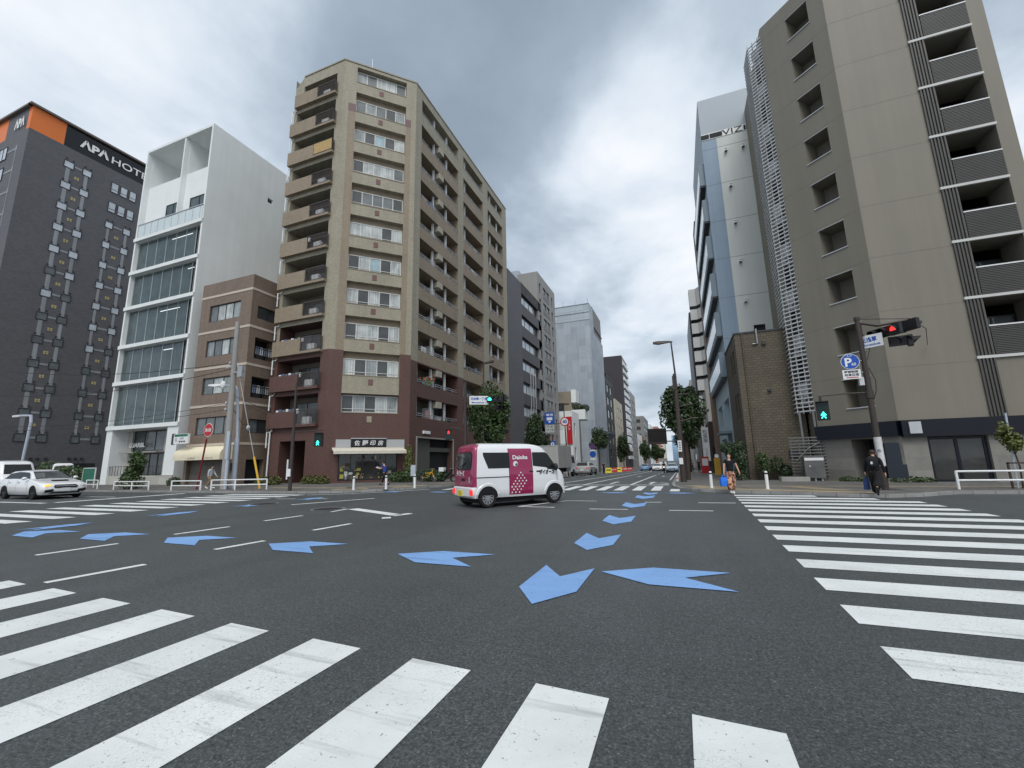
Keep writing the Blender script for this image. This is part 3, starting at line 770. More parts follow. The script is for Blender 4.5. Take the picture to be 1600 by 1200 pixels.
for k, (u0,u1,z0,z1,d) in enumerate(sh[:4]):
    if d < .5: window(TS, til, u0+.01, u1-.01, z0+.01, z1-.01, -.15, 2, m_alud, [g_mid,g_dk], .06)
    else:
        b = MB(); TS.quad(b, u0, u1, z0, z1, -.9); bo = b.build('balcony_recess', m_dark, til)
        r = MB(); TS.box(r, u0, u1, z0+.95, z0+1.0, -.1, -.05)
        for t in range(9): u = u0+.1+t*.2; TS.box(r, u, u+.03, z0, z0+.95, -.09, -.06)
        TS.box(r, u0+.3, u0+1.0, z0+.05, z0+.7, -.5, -.15); 
        r.build('railing', m_alud, bo)
        c = MB()
        for t in range(4): c.m = t % 2; TS.box(c, u0+.2+t*.4, u0+.5+t*.4, z0+.4, z0+1.05, -.13, -.11)
        c.split('laundry', [mat('pale_blue_cloth', lin(130,140,160), .9), m_whitepaint], bo)
m_shut = mat('shutter_grey', lin(120,116,108), .5, .06, 1., tile=(30,.09,.006,(.7,.7,.7)))
q = MB(); TF.quad(q, .35, 4.9, .1, 2.6, -.3); q.build('roller_shutter', m_shut, til)
q = MB(); TS.quad(q, .7, 2.3, .1, 2.0, -.5); q.split('dark_opening', m_dark, til)
q = MB(); n = 7
rings = []
for k in range(n+1):
    a = math.pi/2*k/n; o_ = 1.0*math.sin(a); z = 2.32+.8*math.cos(a)
    rings.append([TF.P(.15,z,o_), TF.P(5.6,z,o_)])
for r0, r1 in zip(rings, rings[1:]): q.face([r0[0],r1[0],r1[1],r0[1]])
q.face([TF.P(.15,2.32,1.0),TF.P(.15,2.02,1.0),TF.P(5.6,2.02,1.0),TF.P(5.6,2.32,1.0)])
for u in (.15,5.6): q.face([TF.P(u,2.02,0)]+[TF.P(u,2.02,1.0)]+[TF.P(u,2.32+.8*math.cos(math.pi/2*k/n),math.sin(math.pi/2*k/n)) for k in range(n,-1,-1)])
aw = q.build('awning', mat('cream_canvas', lin(222,212,186), .8, .06, 2.), til)
q = MB(); text(q, 'LUPINO', TF.P(2.4,2.16,1.006), TF.d, zz, h=.15, sx=1.2); text(q, 'COFFEE & WINE', TF.P(4.4,2.15,1.006), TF.d, zz, h=.09); q.build('lettering', m_rail, aw)
q = MB(); q.box(-33.0,-32.6,23.7,24,1.2,1.75); q.build('meter_box', m_alud, til)
# projecting shop sign on the white pillar
ps = thing('projecting_sign', 'small white and green sign sticking out between the white office and the tiled building', 'sign', (-37.8,23.4,3.4))
q = MB(); q.box(-38.3,-36.55,22.9,23.05,3.35,4.15); q.build('panel', m_whitepaint, ps)
q = MB(); q.box(-38.22,-36.62,22.894,22.9,3.93,4.12); q.build('green_strip', mat('sign_green', lin(30,110,80), .5), ps)
q = MB(); text(q, '入船町', (-37.3,22.892,3.78), (1,0,0), zz, h=.17); text(q, '♥♥♥', (-37.25,22.892,3.52), (1,0,0), zz, h=.16, w=.8); text(q, 'G', (-38.0,22.892,3.7), (1,0,0), zz, h=.25); q.build('lettering', m_rail, ps)
q = MB(); q.box(-38.6,-38.3,22.92,23.03,3.3,4.2); q.box(-38.5,-38.4,23.03,24,3.7,3.8); q.build('bracket', m_alud, ps)

# ================================================================== dark hotel behind the side street
HX, HY = -70., 21.75
hot = thing('hotel_building', 'tall charcoal hotel with rows of square windows and an orange corner band at the top', 'hotel', (-80,30,0))
HR, HF = Face((HX,HY),(HX,52.)), Face((-105,HY),(HX,HY))
m_ht = mat('charcoal_tile', lin(99,98,101), .55, .06, .3, tile=(.3,.15,.005,(.75,.75,.75)))
m_or = mat('orange_panel', lin(222,120,58), .4, .05, .3)
m_bk = mat('gloss_black_panel', (.006,.006,.007), .25, .1, .5, coat=.4)
q = MB()
def mfh(u, z): return 0
q.m = 0; HR.wall(q, 0, HR.L, -.4, 45.3, mf=lambda u,z: 0 if z < 42.3 else (1 if u < 3.15 else 2), us=(3.15,), zs=(42.3,))
HF.wall(q, 0, HF.L, -.4, 45.3, mf=lambda u,z: 0 if z < 42.3 or u < HF.L-7.2 and u > HF.L-25 and z < 42.3 else (1 if (u > HF.L-.75 or u < HF.L-5.6) else 0), us=(HF.L-.75,HF.L-5.6), zs=(42.3,))
Face((HX,52),(-105,52)).wall(q, 0, 35, -.4, 45.3, mf=mfh)
q.face([(-105,HY,45.3),(HX,HY,45.3),(HX,52,45.3),(-105,52,45.3)])
q.build('wall', [m_ht,m_or,m_bk], hot)
q = MB(); HR.box(q, -.35, HR.L, 45.3, 45.55, -.3, .35); HF.box(q, 0, HF.L, 45.3, 45.55, -.3, .35); q.build('roof_edge', mat('roof_edge', lin(110,100,96), .6), hot)
m_strip = mat('pale_strip', lin(150,152,156), .5, .08, .6, streak=.2)
m_star = mat('gold_motif', lin(196,178,120), .5)
hp = 2.897
cols = [(3.45,4.45,40.05),(5.3,6.25,40.05)],[(8.38,9.25,34.25),(10.4,11.3,34.25)],[(13.2,14.1,34.25),(15.2,16.1,34.25)]
st = MB(); mo = MB(); la = MB()
for ci, pair in enumerate(cols):
    for pi_, (u0,u1,ztop) in enumerate(pair):
        n = int((ztop-3.5)/hp)+1
        for k in range(n):
            zc = ztop-k*hp
            window(HR, hot, u0, u1, zc-.5, zc+.42, .02, 1, m_alud, [g_lite if k < 7 and rnd.random() < .9 else g_mid, g_cur2], .06, pick=[0])
            if k < n-1: HR.box(st, u0+.28, u1-.32, zc-hp+.46, zc-.54, 0, .03)
            for uu in (u0+.15, u1-.2): HR.box(la, uu, uu+.12, zc+.62, zc+.76, 0, .12)
            if pi_ == 0:
                HR.box(st, u1+.05, pair[1][0]-.05, zc-.12, zc+.12, 0, .03)
                if k < n-1:
                    um, zm = (u1+pair[1][0])/2, zc-hp/2
                    for dx, dz in ((-.13,.1),(.13,.1),(-.13,-.1),(.13,-.1)): HR.box(mo, um+dx-.09, um+dx+.09, zm+dz-.07, zm+dz+.07, 0, .03)
st.split('wall_strip', m_strip, hot); mo.build('wall_motif', m_star, hot); la.build('spotlight', m_alud, hot)
for zc in (39.75, 36.85):
    for u0 in (8.4, 9.45, 10.5): window(HR, hot, u0, u0+.85, zc-.72, zc+.75, .02, 1, m_alud, [g_lite], .06, rail=.42)
for u0 in (13.2,14.25,15.3): 
    for zc in (39.75,36.85): window(HR, hot, u0, u0+.85, zc-.72, zc+.75, .02, 1, m_alud, [g_lite], .06, rail=.42)
q = MB(); q2 = MB()
for k in range(13):
    zc = 40.1-k*hp
    for uo in (2.0,): 
        HF.box(q, HF.L-uo-.3, HF.L-uo, zc-.2, zc+.4, 0, .03); HF.box(q, HF.L-uo-2.2, HF.L-uo-.35, zc-.15, zc+.1, 0, .03)
        HF.box(q, HF.L-uo-.2, HF.L-uo-.08, zc-2.5, zc-.2, 0, .03)
        window(HF, hot, HF.L-uo-4.2, HF.L-uo-2.3, zc-.9, zc+.9, .02, 2, m_alud, [g_lite,g_dk], .08)
q.split('wall_strip', m_strip, hot)
hs = thing('hotel_sign', 'white letters reading APA HOTEL on the black band at the top of the hotel', 'sign', HR.P(8,42.5,.05))
q = MB(); text(q, 'ΛPΛ', HR.P(6.15,43.75,.12), HR.d, zz, h=1.15, w=3.1, bold=.045, shear=0); text(q, 'HOTEL', HR.P(10.55,43.62,.12), HR.d, zz, h=1.0, w=5.1, bold=.01); q.build('lettering', mat('sign_letter_white', (.75,.75,.74), .4, emit=.05), hs)
hs2 = thing('hotel_sign', 'white letters reading APA beside the orange corner on the hotel\'s street face', 'sign', HF.P(HF.L-2,42.5,.05))
q = MB(); text(q, 'ΛPΛ', HF.P(HF.L-2.2,43.55,.15), HF.d, zz, h=1.35, w=2.3, bold=.04); q.build('lettering', MATS['sign_letter_white'], hs2)
q = MB(); HR.quad(q, 8.6, 11.2, .0, 2.3, .01); HR.quad(q, 13, 22, 0, 2.4, .01); q.split('dark_opening', m_dark, hot)
q = MB()
for u in (5.0,5.6,6.3,8.4,9.0,9.6): HR.box(q, u, u+.25, 2.75, 3.0, 0, .2)
q.split('vent_hood', m_alud, hot)
q = MB(); HF.quad(q, 10, HF.L-.8, 0, 3., .01); q.split('dark_opening', m_dark, hot)
# ================================================================== big taupe block on the right
m_tp = mat('taupe_panel', lin(127,122,111), .55, .05, .25, streak=.07)
m_tpg = mat('ribbed_grille', lin(80,79,77), .5, .08, 1.)
tp = thing('taupe_building', 'tall taupe apartment block with one column of square openings and louvred balconies', 'apartment block', (11,30,0))
PC = (9.9,26.); PL = (9.9-3.72*.7071, 26+3.72*.7071)
T1, T2 = Face(PL,PC), Face(PC,(16.45,26.))
ZR = 29.5; L1 = T1.L
q = MB()
hw = [(L1-2.1,L1-.84,5.28+2.885*k-1.5,5.28+2.885*k,1.15) for k in range(9)]
T1.wall(q, 0, L1, 2.95, ZR, [h for h in hw if h[3] < ZR])
b0, b1 = 3.98, 5.9
slz = [5.76+2.89*k for k in range(9)]
bh = [(b0,b1,z+.0,z+2.75,1.6) for z in slz if z+2.75 < ZR]
T2.wall(q, 0, T2.L, 2.95, ZR, bh)
Face((16.45,26),(16.45,45)).wall(q, 0, 19, 0, ZR); Face((16.45,45),(PL[0],45)).wall(q, 0, 16.45-PL[0], 0, ZR); Face((PL[0],45),PL).wall(q, 0, 45-PL[1], 0, ZR)
q.face([(PL[0],PL[1],ZR),(PC[0],PC[1],ZR),(16.45,26,ZR),(16.45,45,ZR),(PL[0],45,ZR)])
q.build('wall', m_tp, tp)
q = MB()
for k in range(9):
    z = 5.9+2.885*k-.45
    T1.box(q, 0, L1, z, z+.012, -.01, .003); T2.box(q, 0, 3.3, z+.1, z+.112, -.01, .003)
q.split('panel_joint', mat('joint_sealant', lin(104,98,90), .7), tp)
for h in hw:
    if h[3] > ZR: continue
    q = MB(); T1.quad(q, h[0], h[1], h[2], h[3], -1.15); wo = q.build('window', m_tp, tp)
    f = MB(); T1.box(f, h[0]-.04, h[1]+.04, h[2]-.05, h[2], 0, .05); T1.box(f, h[0]-.04, h[1]+.04, h[3], h[3]+.03, 0, .05); f.build('frame', m_alu, wo)
    g = MB(); a, b = T1.P(h[1]-.012,h[2]+.12,-.25), T1.P(h[1]-.012,h[2]+.12,-1.0); g.face([a, b, b+zz*1.28, a+zz*1.28]); 
    g.build('pane', g_mid, wo)
for z in slz:
    q = MB(); T2.box(q, 3.3, b1, z-.13, z, 0, .1); q.build('balcony_slab', mat('pale_slab_edge', lin(196,196,193), .6, .05), tp)
    if z+2.75 > ZR: continue
    q = MB()
    for t in range(16): T2.box(q, b0+.03, b1, z+.05+t*.082, z+.05+t*.082+.055, -.02, .02)
    q.m = 0; T2.quad(q, b0, b1, z, z+1.36, -.06)
    bo = q.build('balcony_louvre', m_tpg, tp)
    q = MB(); T2.box(q, b0, b1, z+1.37, z+1.43, -.03, .05); q.build('handrail', m_whitepaint, bo)
    window(T2, tp, b0+.1, b1-.1, z+.05, z+2.2, -1.57, 2, m_alud, [g_dk,g_mid], .06)
q = MB()
for a, b in [(2.95,slz[0]-.13)]+[(z,z+2.76) for z in slz]:
    for t in range(5): T2.box(q, 3.34+t*.13, 3.34+t*.13+.06, a, min(b,ZR), 0, .09)
q.build('ribbed_grille', m_tpg, tp)
m_navy = mat('navy_fascia', (.005,.007,.014), .35, .1, .5)
m_grst = mat('grey_granite', lin(142,139,133), .6, .08, 3., tile=(.6,.6,.006,(.75,.75,.75)), fine=.2)
q = MB(); T1.box(q, -.05, L1, 2.22, 2.94, -.4, .25); T2.box(q, 0, T2.L+.2, 2.15, 2.94, -.4, .25); q.build('canopy_band', m_navy, tp)
q = MB()
T1.wall(q, 0, L1, -.1, 2.22, [(1.55,2.55,.02,2.15,1.6)])
T2.wall(q, 0, T2.L, -.1, 2.15, [(.95,3.12,.03,2.14,.25),(4.6,6.3,.03,2.14,.25)])
q.build('ground_wall', m_grst, tp)
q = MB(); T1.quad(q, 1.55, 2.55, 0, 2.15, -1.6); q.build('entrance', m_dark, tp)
for a, b in ((.97,3.1),(4.62,6.28)): window(T2, tp, a, b, .04, 2.12, -.2, 2, m_navy, [g_shop], .12, name='glass_door')
q = MB(); T2.box(q, .25, .7, 2.3, 2.85, .25, .33); q.build('vent_box', m_alu, tp)
# louvred stair tower attached on its left
st = MB()
zl0, zl1 = 3.85, 29.1
bx0, bx1, by = 6.28, 7.2, 28.5
PQ = (PL[0]-1.04*.7071, PL[1]+1.04*.7071)
V1, V2 = Face(PQ,PL), Face((PQ[0],PQ[1]+1.5),PQ)
n = int((zl1-zl0)/.25)
for k in range(n):
    z = zl0+k*.25
    V1.box(st, .0, V1.L-.02, z, z+.075, -.05, .0); V2.box(st, 0, V2.L-.02, z, z+.075, -.05, 0)
m_lou = mat('louvre_steel', (.55,.555,.56), .35, .08, 1., metal=.3)
lo = st.build('stair_louvre', m_lou, tp)
q = MB()
for u in (.0,.33,.7,V1.L-.07): V1.box(q, u, u+.05, zl0-.1, zl1+.05, -.1, -.05)
for u in (.0,.7): V2.box(q, u, u+.05, zl0-.1, zl1+.05, -.1, -.05)
q.build('upright', m_lou, lo)
for k in range(9):
    z = 4.3+k*2.885; q = MB()
    V1.box(q, .08, .95, z, z+.16, -1.2, -.25); V1.box(q, .12+.2*(k%2), .62+.2*(k%2), z+.45, z+1.25, -.24, -.2)
    q.hexa([V1.P(.1,z+.2,-1.1),V1.P(.35,z+.2,-1.1),V1.P(.35,z+.2,-.35),V1.P(.1,z+.2,-.35)], [V1.P(.7,z+1.45,-1.1),V1.P(.95,z+1.45,-1.1),V1.P(.95,z+1.45,-.35),V1.P(.7,z+1.45,-.35)])
    q.split('stair_flight', m_lou, tp, 3)
q = MB(); V1.box(q, .0, V1.L, zl0, zl1-.2, -.72, -.68); V1.box(q, .0, V1.L, -.1, zl1-.4, -1.35, -1.25); q.build('stair_shade_backing', m_dark, tp)  # near-black sheets added behind the slats, standing in for shade in the gaps
q = MB()
for x, y in ((bx0+.2,by+.3),(bx1-.1,by+.1),(bx1-.1,by+1.5)): q.box(x, x+.1, y, y+.1, 0, zl0)
for k in range(13): q.box(5.75, bx0+1.2, by-.05, by, .3+k*.17, .36+k*.17)
for x in (5.8,6.2,6.7,7.2): q.box(x, x+.05, by, by+.05, 0, 2.4)
q.tube([(6.0,by-.1,1.1),(6.6,by-.1,1.75),(7.2,by-.1,2.1)], .03, 6)
q.build('lower_screen', mat('dull_steel', (.16,.16,.158), .5, .1, 2., metal=.3), tp)

# ================================================================== brick house in front of the blue office
br = thing('brick_building', 'three storey brown block brick building in front of the blue and grey office', 'building', (5.5,33,0))
m_brk = mat('brown_block', lin(100,92,79), .75, .12, .8, tile=(.32,.16,.018,(.55,.55,.55)), streak=.1, bump=.4)
B1, B2 = Face((3.82,30.),(8.2,30.)), Face((3.82,36.),(3.82,30.))
q = MB(); B1.wall(q, 0, B1.L, -.2, 9.1)
q.m = 0
bw = [(3.1,3.75,6.75,8.3,.15),(4.25,4.95,6.75,8.3,.15),(3.1,3.75,3.9,5.45,.15),(4.25,4.95,3.9,5.45,.15)]
B2.wall(q, 0, 6, -.2, 9.1, bw)
q.face([(3.82,30,9.1),(8.2,30,9.1),(8.2,36,9.1),(3.82,36,9.1)]); q.build('wall', m_brk, br)
q = MB(); B1.box(q, -.04, B1.L, 9.1, 9.2, -.3, .05); B2.box(q, 0, 6.04, 9.1, 9.2, -.3, .05); q.build('coping', m_alud, br)
for a, b, c, d, _ in bw: window(B2, br, a+.01, b-.01, c+.01, d-.01, -.12, 1, m_alud, [g_lite,g_mid], .06)
q = MB(); q.cyl(B1.P(.42,0,.05), B1.P(.42,9.1,.05), .05, n=8); q.build('drainpipe', m_brk, br)
q = MB(); q.tube([B1.P(.98,8.35,.08), B1.P(1.25,8.35,.08), B1.P(1.25,9.3,.08), B1.P(1.2,9.3,-.3)], .05, 6); q.build('flue_pipe', m_steel, br)
q = MB(); B1.box(q, 1.5, 1.7, 8.25, 8.45, 0, .14); q.build('vent_hood', m_alud, br)
q = MB(); B1.box(q, 1.5, 1.68, 5.3, 5.45, 0, .14); q.build('vent_hood', m_alud, br)
q = MB(); B1.box(q, 2.2, 2.95, 1.3, 1.75, 0, .12); q.build('meter_box', m_alud, br)

# ================================================================== blue and grey office
bl = thing('blue_office_building', 'pale office block with a light blue corner strip and stacked bay windows', 'office building', (6,42,0))
m_lg = mat('light_grey_panel', lin(204,207,203), .6, .03, .3, streak=.05)
m_lb = mat('light_blue_panel', lin(142,160,178), .6, .05, .4, streak=.08)
m_gb = mat('grey_blue_panel', lin(168,176,183), .55, .04, .3)
O1, O2 = Face((3.85,36.),(9.5,36.)), Face((3.85,48.6),(3.85,36.))
q = MB()
O1.wall(q, 0, O1.L, -.4, 27.7, [(2.15,2.93,10.5,11.24,.2)], mf=lambda u,z: 1 if u < 1.13 else 0, us=(1.13,))
q.m = 2; O1.quad(q, 0, O1.L, 28.3, 31.6); O1.quad(q, 0, O1.L, 27.7, 28.3, -.3)
low = [(1.6,5.6,4.15,6.0,.6),(7.6,11.6,4.15,6.0,.6),(8.2,11.2,.0,3.2,1.),(2,6.5,0,3.0,.5)]
q.m = 3; O2.wall(q, 0, O2.L, -.4, 28.3, low); q.m = 2; O2.quad(q, 0, O2.L, 28.3, 31.6)
q.face([(3.85,36,31.6),(9.5,36,31.6),(9.5,48.6,31.6),(3.85,48.6,31.6)])
Face((3.85,48.7),(3.85,48.6)).quad(q,0,.1,0,28)
q.build('wall', [m_lg,m_lb,m_gb,mat('pale_blue_front', lin(170,188,196), .6, .04, .4)], bl)
q = MB(); O1.quad(q, 1.5, 2.93, 10.4, 11.24, -.2); q.build('dark_window', m_dark, bl)
q = MB()
for z in (26.8,23.5,20.2,16.97,13.7,10.4): O1.box(q, 0, O1.L, z, z+.03, -.01, .004)
q.split('panel_joint', mat('panel_joint', lin(110,115,118), .7), bl)
for x, z in ((5.57,26.3),(6.82,26.3),(5.59,23.05),(5.61,19.8),(5.63,16.5),(5.64,13.2)):
    q = MB(); q.box(x-.1, x+.1, 35.78, 36, z-.1, z+.12); q.ball((x,35.8,z+.12), .1, .1, .08, 8, 5); vo = q.build('vent_hood', m_whitepaint, bl)
    q = MB(); q.box(x-.09, x+.09, 35.72, 35.9, z-.14, z-.1); q.build('vent_mouth', m_black, vo)
q = MB()
for k, (a, b) in enumerate(((0,.6),(.65,1.6),(3.2,3.35),(3.4,3.6))): O1.box(q, a, b, 27.78, 28.2, .03, .05)
text(q, 'VIZ', O1.P(2.35,28.0,.05), O1.d, zz, h=.5, w=1.5); q.build('roof_lettering', m_dark, bl)
q = MB(); O1.box(q, 0, O1.L, 27.72, 28.28, -.1, .03); q.build('roof_strip', m_whitepaint, bl)
m_bay = mat('bay_frame', lin(120,135,146), .5, .05, .6)
for k in range(6):
    z0 = 7.5+3.27*k
    q = MB(); O2.box(q, .2, 12.3, z0, z0+1.95, 0, .42); bo = q.build('bay', m_bay, bl)
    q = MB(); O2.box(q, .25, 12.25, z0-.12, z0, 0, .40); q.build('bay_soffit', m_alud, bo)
    q = MB()
    for t in range(9): q.m = t % 2; O2.box(q, .4+t*1.31, .4+t*1.31+1.2, z0+.4, z0+1.55, .42, .43)
    q.build('pane', [g_lite,g_cur], bo)
for a, b, c, d, _ in low[:2]: window(O2, bl, a+.05, b-.05, c+.03, d-.03, -.5, 3, m_alud, [g_lite,g_dk,g_mid], .08)
q = MB(); O2.quad(q, 8.2, 11.2, 0, 3.2, -1.); O2.quad(q, 2, 6.5, 0, 3., -.5); q.split('dark_opening', m_dark, bl)
q = MB(); O2.box(q, 7.9, 11.5, 3.2, 3.4, 0, .8); q.build('canopy', m_bay, bl)

# ================================================================== further buildings
def block(name, label, x0, x1, y0, y1, h, m, front=(), street=(), wm=None, side=1, cat='building', group=None, top=None, z0=None):
    """a building on the street: camera-facing wall at y0 and street wall on the inner x; window rectangles given per wall"""
    zb = gz(y0)-.6 if z0 is None else z0
    t = thing(name, label, cat, ((x0+x1)/2,(y0+y1)/2,gz(y0)), group)
    Ff = Face((x0,y0),(x1,y0)); Fs = Face((x1,y0),(x1,y1)) if side > 0 else Face((x0,y1),(x0,y0))
    q = MB(); Ff.wall(q, 0, Ff.L, zb, h, [w[:4] for w in front], depth=.2); Fs.wall(q, 0, Fs.L, zb, h, [w[:4] for w in street], depth=.2)
    Fo = Face((x0,y1),(x0,y0)) if side > 0 else Face((x1,y0),(x1,y1)); Fo.wall(q, 0, Fo.L, zb, h); Face((x1,y1),(x0,y1)).wall(q, 0, x1-x0, zb, h)
    q.face([(x0,y0,h),(x1,y0,h),(x1,y1,h),(x0,y1,h)])
    q.build('wall', m, t)
    for F, ws in ((Ff,front),(Fs,street)):
        for w in ws:
            g = MB(); F.quad(g, *w[:4], -.17); g.build('window', w[4] if len(w) > 4 else (wm or g_mid), t)
    if top:
        q = MB(); Ff.box(q, -.1, Ff.L+.1, h, h+top, -.4, .1); Fs.box(q, -.1, Fs.L, h, h+top, -.4, .1); q.build('parapet', m, t)
    return t, Ff, Fs

# dark office next to the apartment block
m_dk = mat('dark_grey_tile', lin(92,90,94), .55, .06, .4, tile=(.2,.1,.005,(.85,.85,.85)))
m_dkp = mat('ribbed_dark_panel', lin(74,72,74), .5, .1, 4.)
do = thing('dark_office_building', 'dark grey office with bands of bright windows beside the beige apartment block', 'office building', (-26,61,0))
D = Face((-20.7,53.1),(-20.7,69.)); DL = D.L
q = MB(); D.wall(q, 0, 5.4, -.9, 28.4); D.wall(q, 5.4, DL, -.9, 28.4, [(5.7,DL-.1,26.85-3.45*k-1.75,26.85-3.45*k,.45) for k in range(7)], mf=lambda u,z: 1 if u > 5.7 else 0, us=(5.7,))
q.m = 0; Face((-32,53.1),(-20.7,53.1)).wall(q,0,11.3,-.9,28.4); q.face([(-32,53.1,28.4),(-20.7,53.1,28.4),(-20.7,69,28.4),(-32,69,28.4)])
q.build('wall', [m_dk,m_dkp], do)
q = MB()
for k in range(16): u = 5.9+k*.62; D.box(q, u, u+.06, 26.9, 28.3, 0, .05)
q.build('parapet_rib', m_alud, do)
q = MB(); D.box(q, 5.4, DL, 28.4, 28.55, -.2, .05); q.build('roof_rail', mat('lime_rail', lin(150,156,110), .6), do)
for k in range(7):
    z = 26.85-3.45*k
    window(D, do, 5.75, 12.3, z-1.72, z-.25, -.36, 3, m_alud, [g_lite], .12)
    window(D, do, 12.4, DL-.15, z-1.72, z-.02, -.42, 4, m_alud, [g_dk], .06)
q = MB()
for u in (9.,10.2,11.4): D.box(q, u, u+.25, 3, 15.2, -.2, .04)
q.split('fin', m_alu, do)
q = MB(); q.box(-29,-24,55,60,28.4,30.2); q.build('roof_hut', m_dk, do)
q = MB(); q.cyl((-24.5,55.5,28.4),(-24.5,55.5,33.2),.05,n=5); q.tube([(-26,55.5,31.5),(-24.5,55.5,33.0),(-23.4,55.5,32.6)],.05,5); q.build('antenna', m_steel, do)
# grey tower behind it
m_gt = mat('grey_tower_tile', lin(150,148,146), .6, .05, .4, streak=.08)
fw_ = []; 
for k in range(11):
    z = 32.4-2.93*k
    fw_ += [(.9,1.9,z-2.1,z-.1,g_dk),(3.2,5.2,z-1.3,z-.1,g_dk),(5.4,7.2,z-1.3,z-.1,g_dk),(8.6,9.6,z-2.1,z-.1,g_dk)]
t, Ff, Fs = block('grey_tower', 'light grey apartment tower rising behind the dark office', -24.4, -20.7, 67.4, 78.5, 34., m_gt, (), fw_, cat='apartment block')
q = MB()
for k in range(11): Fs.box(q, 3.2, 7.2, 32.4-2.93*k-2.2, 32.4-2.93*k-1.35, 0, .04)
q.build('spandrel', mat('spandrel_grey', lin(128,126,124), .6), t)
q = MB(); q.box(-31,-24.4,68.2,78,0,35.2); q.build('rear_wing', mat('pale_metal_sheet', lin(168,176,184), .5, .05), t)
# white shop with a red sign
t, Ff, Fs = block('white_shop_building', 'low white rounded shop building with a red vertical sign', -23.5, -18.4, 79.2, 85., 10.6, m_white, ((.6,3.6,.0,4.2,g_mid),), ((1.2,2.6,6.0,8.4,g_dk),(1.2,2.6,1.4,3.8,g_dk)), cat='shop')
q = MB(); Ff.box(q, 0, 4.0, 4.4, 4.6, 0, .06); Ff.box(q, .3, 3.4, 7.2, 9.8, 0, .05); q.build('wall_panel', mat('pale_green_panel', lin(205,214,208), .6), t)
vs = thing('vertical_sign', 'red vertical banner sign on the corner of the low white shop', 'sign', (-19,79,5))
q = MB(); q.box(-19.45,-18.45,78.95,79.1,4.4,9.5); q.build('panel', mat('banner_red', lin(186,34,44), .5), vs)
q = MB(); text(q, 'レ\nス\nト', (-18.95,78.94,7.9), (1,0,0), zz, h=1.9); q.build('lettering', m_whitepaint, vs)
# tan house with a planted balcony
t, Ff, Fs = block('tan_house', 'small tan building with a white balcony full of plants behind the white shop', -26, -20.2, 87., 95., 15.6, mat('tan_render', lin(142,132,116), .7, .05), ((2.6,4.2,11.3,13.2,g_dk),), ((1.,3.,9.,12.5,g_dk),))
q = MB(); q.box(-20.2,-17.4,86.6,90.5,9.6,11.6); bo = q.build('balcony', m_white, t)
q = MB(); q.loft([[(x, 87-.05, 15.6) for x in ()]]) if False else q.prism([(-20.2,86.9),(-19.2,86.9),(-19.2,90),(-20.2,90)], 13.2, 15.9); q.build('arched_gable', m_white, t)
# building wrapped in sheeting
m_sheet = mat('scaffold_sheeting', lin(170,178,186), .5, .07, .25, streak=.12, tile=(1.8,1.7,.02,(.86,.88,.9),0.))
sc = thing('sheeted_building', 'tall building under repair wrapped in translucent pale grey sheeting', 'building', (-28,112,-1))
F1, F2 = Face((-40,103.8),(-18.5,103.8)), Face((-18.5,103.8),(-18.5,122.5))
q = MB(); F1.quad(q, 0, F1.L, -3, 36.2); F2.quad(q, 0, 5.2, 5.5, 36.2); F2.quad(q, 5.2, F2.L, 9., 34); Face((-18.5,122.5),(-40,122.5)).quad(q,0,21.5,-3,34); q.face([(-40,103.8,36),(-18.5,103.8,36),(-18.5,122.5,36),(-40,122.5,36)])
q.face([(-18.5,103.8,5.5),(-15.8,106,8.2),(-15.8,117,8.2),(-18.5,122.5,9)])
sh_ = q.build('sheeting', m_sheet, sc)
q = MB(); F2.quad(q, 5.2, F2.L, 34, 41.5, -.3); Face((-30,109.3),(-18.8,109.3)).quad(q,0,11.2,30,41.5); q.face([(-30,109.3,41.5),(-18.8,109.3,41.5),(-18.8,122.5,41.5),(-30,122.5,41.5)]); q.build('wall', mat('bare_wall', lin(132,128,126), .7), sc)
m_net = mat('net_sheeting', lin(176,186,194), .6, .06, .3, tile=(3.5,1.9,.05,(.62,.65,.68),0.))
q = MB(); F1.quad(q, 2, F1.L, 36.25, 40.6, -.05); F2.quad(q, 0, 5.2, 36.25, 40.6, -.05); q.build('top_net', m_net, sc)
q = MB()
for k in range(7): x = -38+k*3.2; q.cyl((x,103.9,35.5),(x,103.9,41.8),.07,n=5)
for z in (36.3,38.3,40.5): q.cyl((-38,103.75,z),(-18.5,103.75,z),.06,n=5)
q.build('scaffold', m_steel, sc)
q = MB(); F2.quad(q, 0, F2.L, -3, 5.5, -.6); F1.quad(q,0,1,0,1,.0); q.split('ground_floor', mat('pale_hoarding', lin(190,194,198), .6), sc)
q = MB(); q.hexa([(-18.4,104,5.2),(-15.6,105.5,7.8),(-15.6,117,7.8),(-18.4,117,5.2)], [(-18.4,104,5.4),(-15.6,105.5,8.0),(-15.6,117,8.0),(-18.4,117,5.4)]); q.build('protective_canopy', m_bay, sc)
# the row beyond
rows = lambda a, b, n, z0, dz, hh, m=None: [(a,b,z0+dz*k,z0+dz*k+hh)+((m,) if m else ()) for k in range(n)]
t, Ff, Fs = block('narrow_dark_building', 'narrow dark weathered building next to the sheeted one', -28, -18.5, 124., 138., 25.5, mat('dark_weathered', lin(78,80,80), .7, .25, .5, streak=.4), (), rows(1.5,5.5,6,2,3.8,2.4,g_dk)+rows(8,12,6,2,3.8,2.4,g_dk), top=.6)
t, Ff, Fs = block('cream_apartment_building', 'narrow cream apartment block with one column of small dark windows', -24, -18.5, 142., 160., 21., mat('cream_render', lin(200,192,174), .7, .06, .4, streak=.12), (), rows(4,8,6,1.5,3.1,1.5,g_dk)+rows(12,14.5,6,1.5,3.1,1.5,g_dk))
fr = [(13.-8.,15.5-8.,z,z+1.3,g_lite) for z in (30.2,33.6,37.)]+[(1.3,2.4,37,38.6,g_lite)]
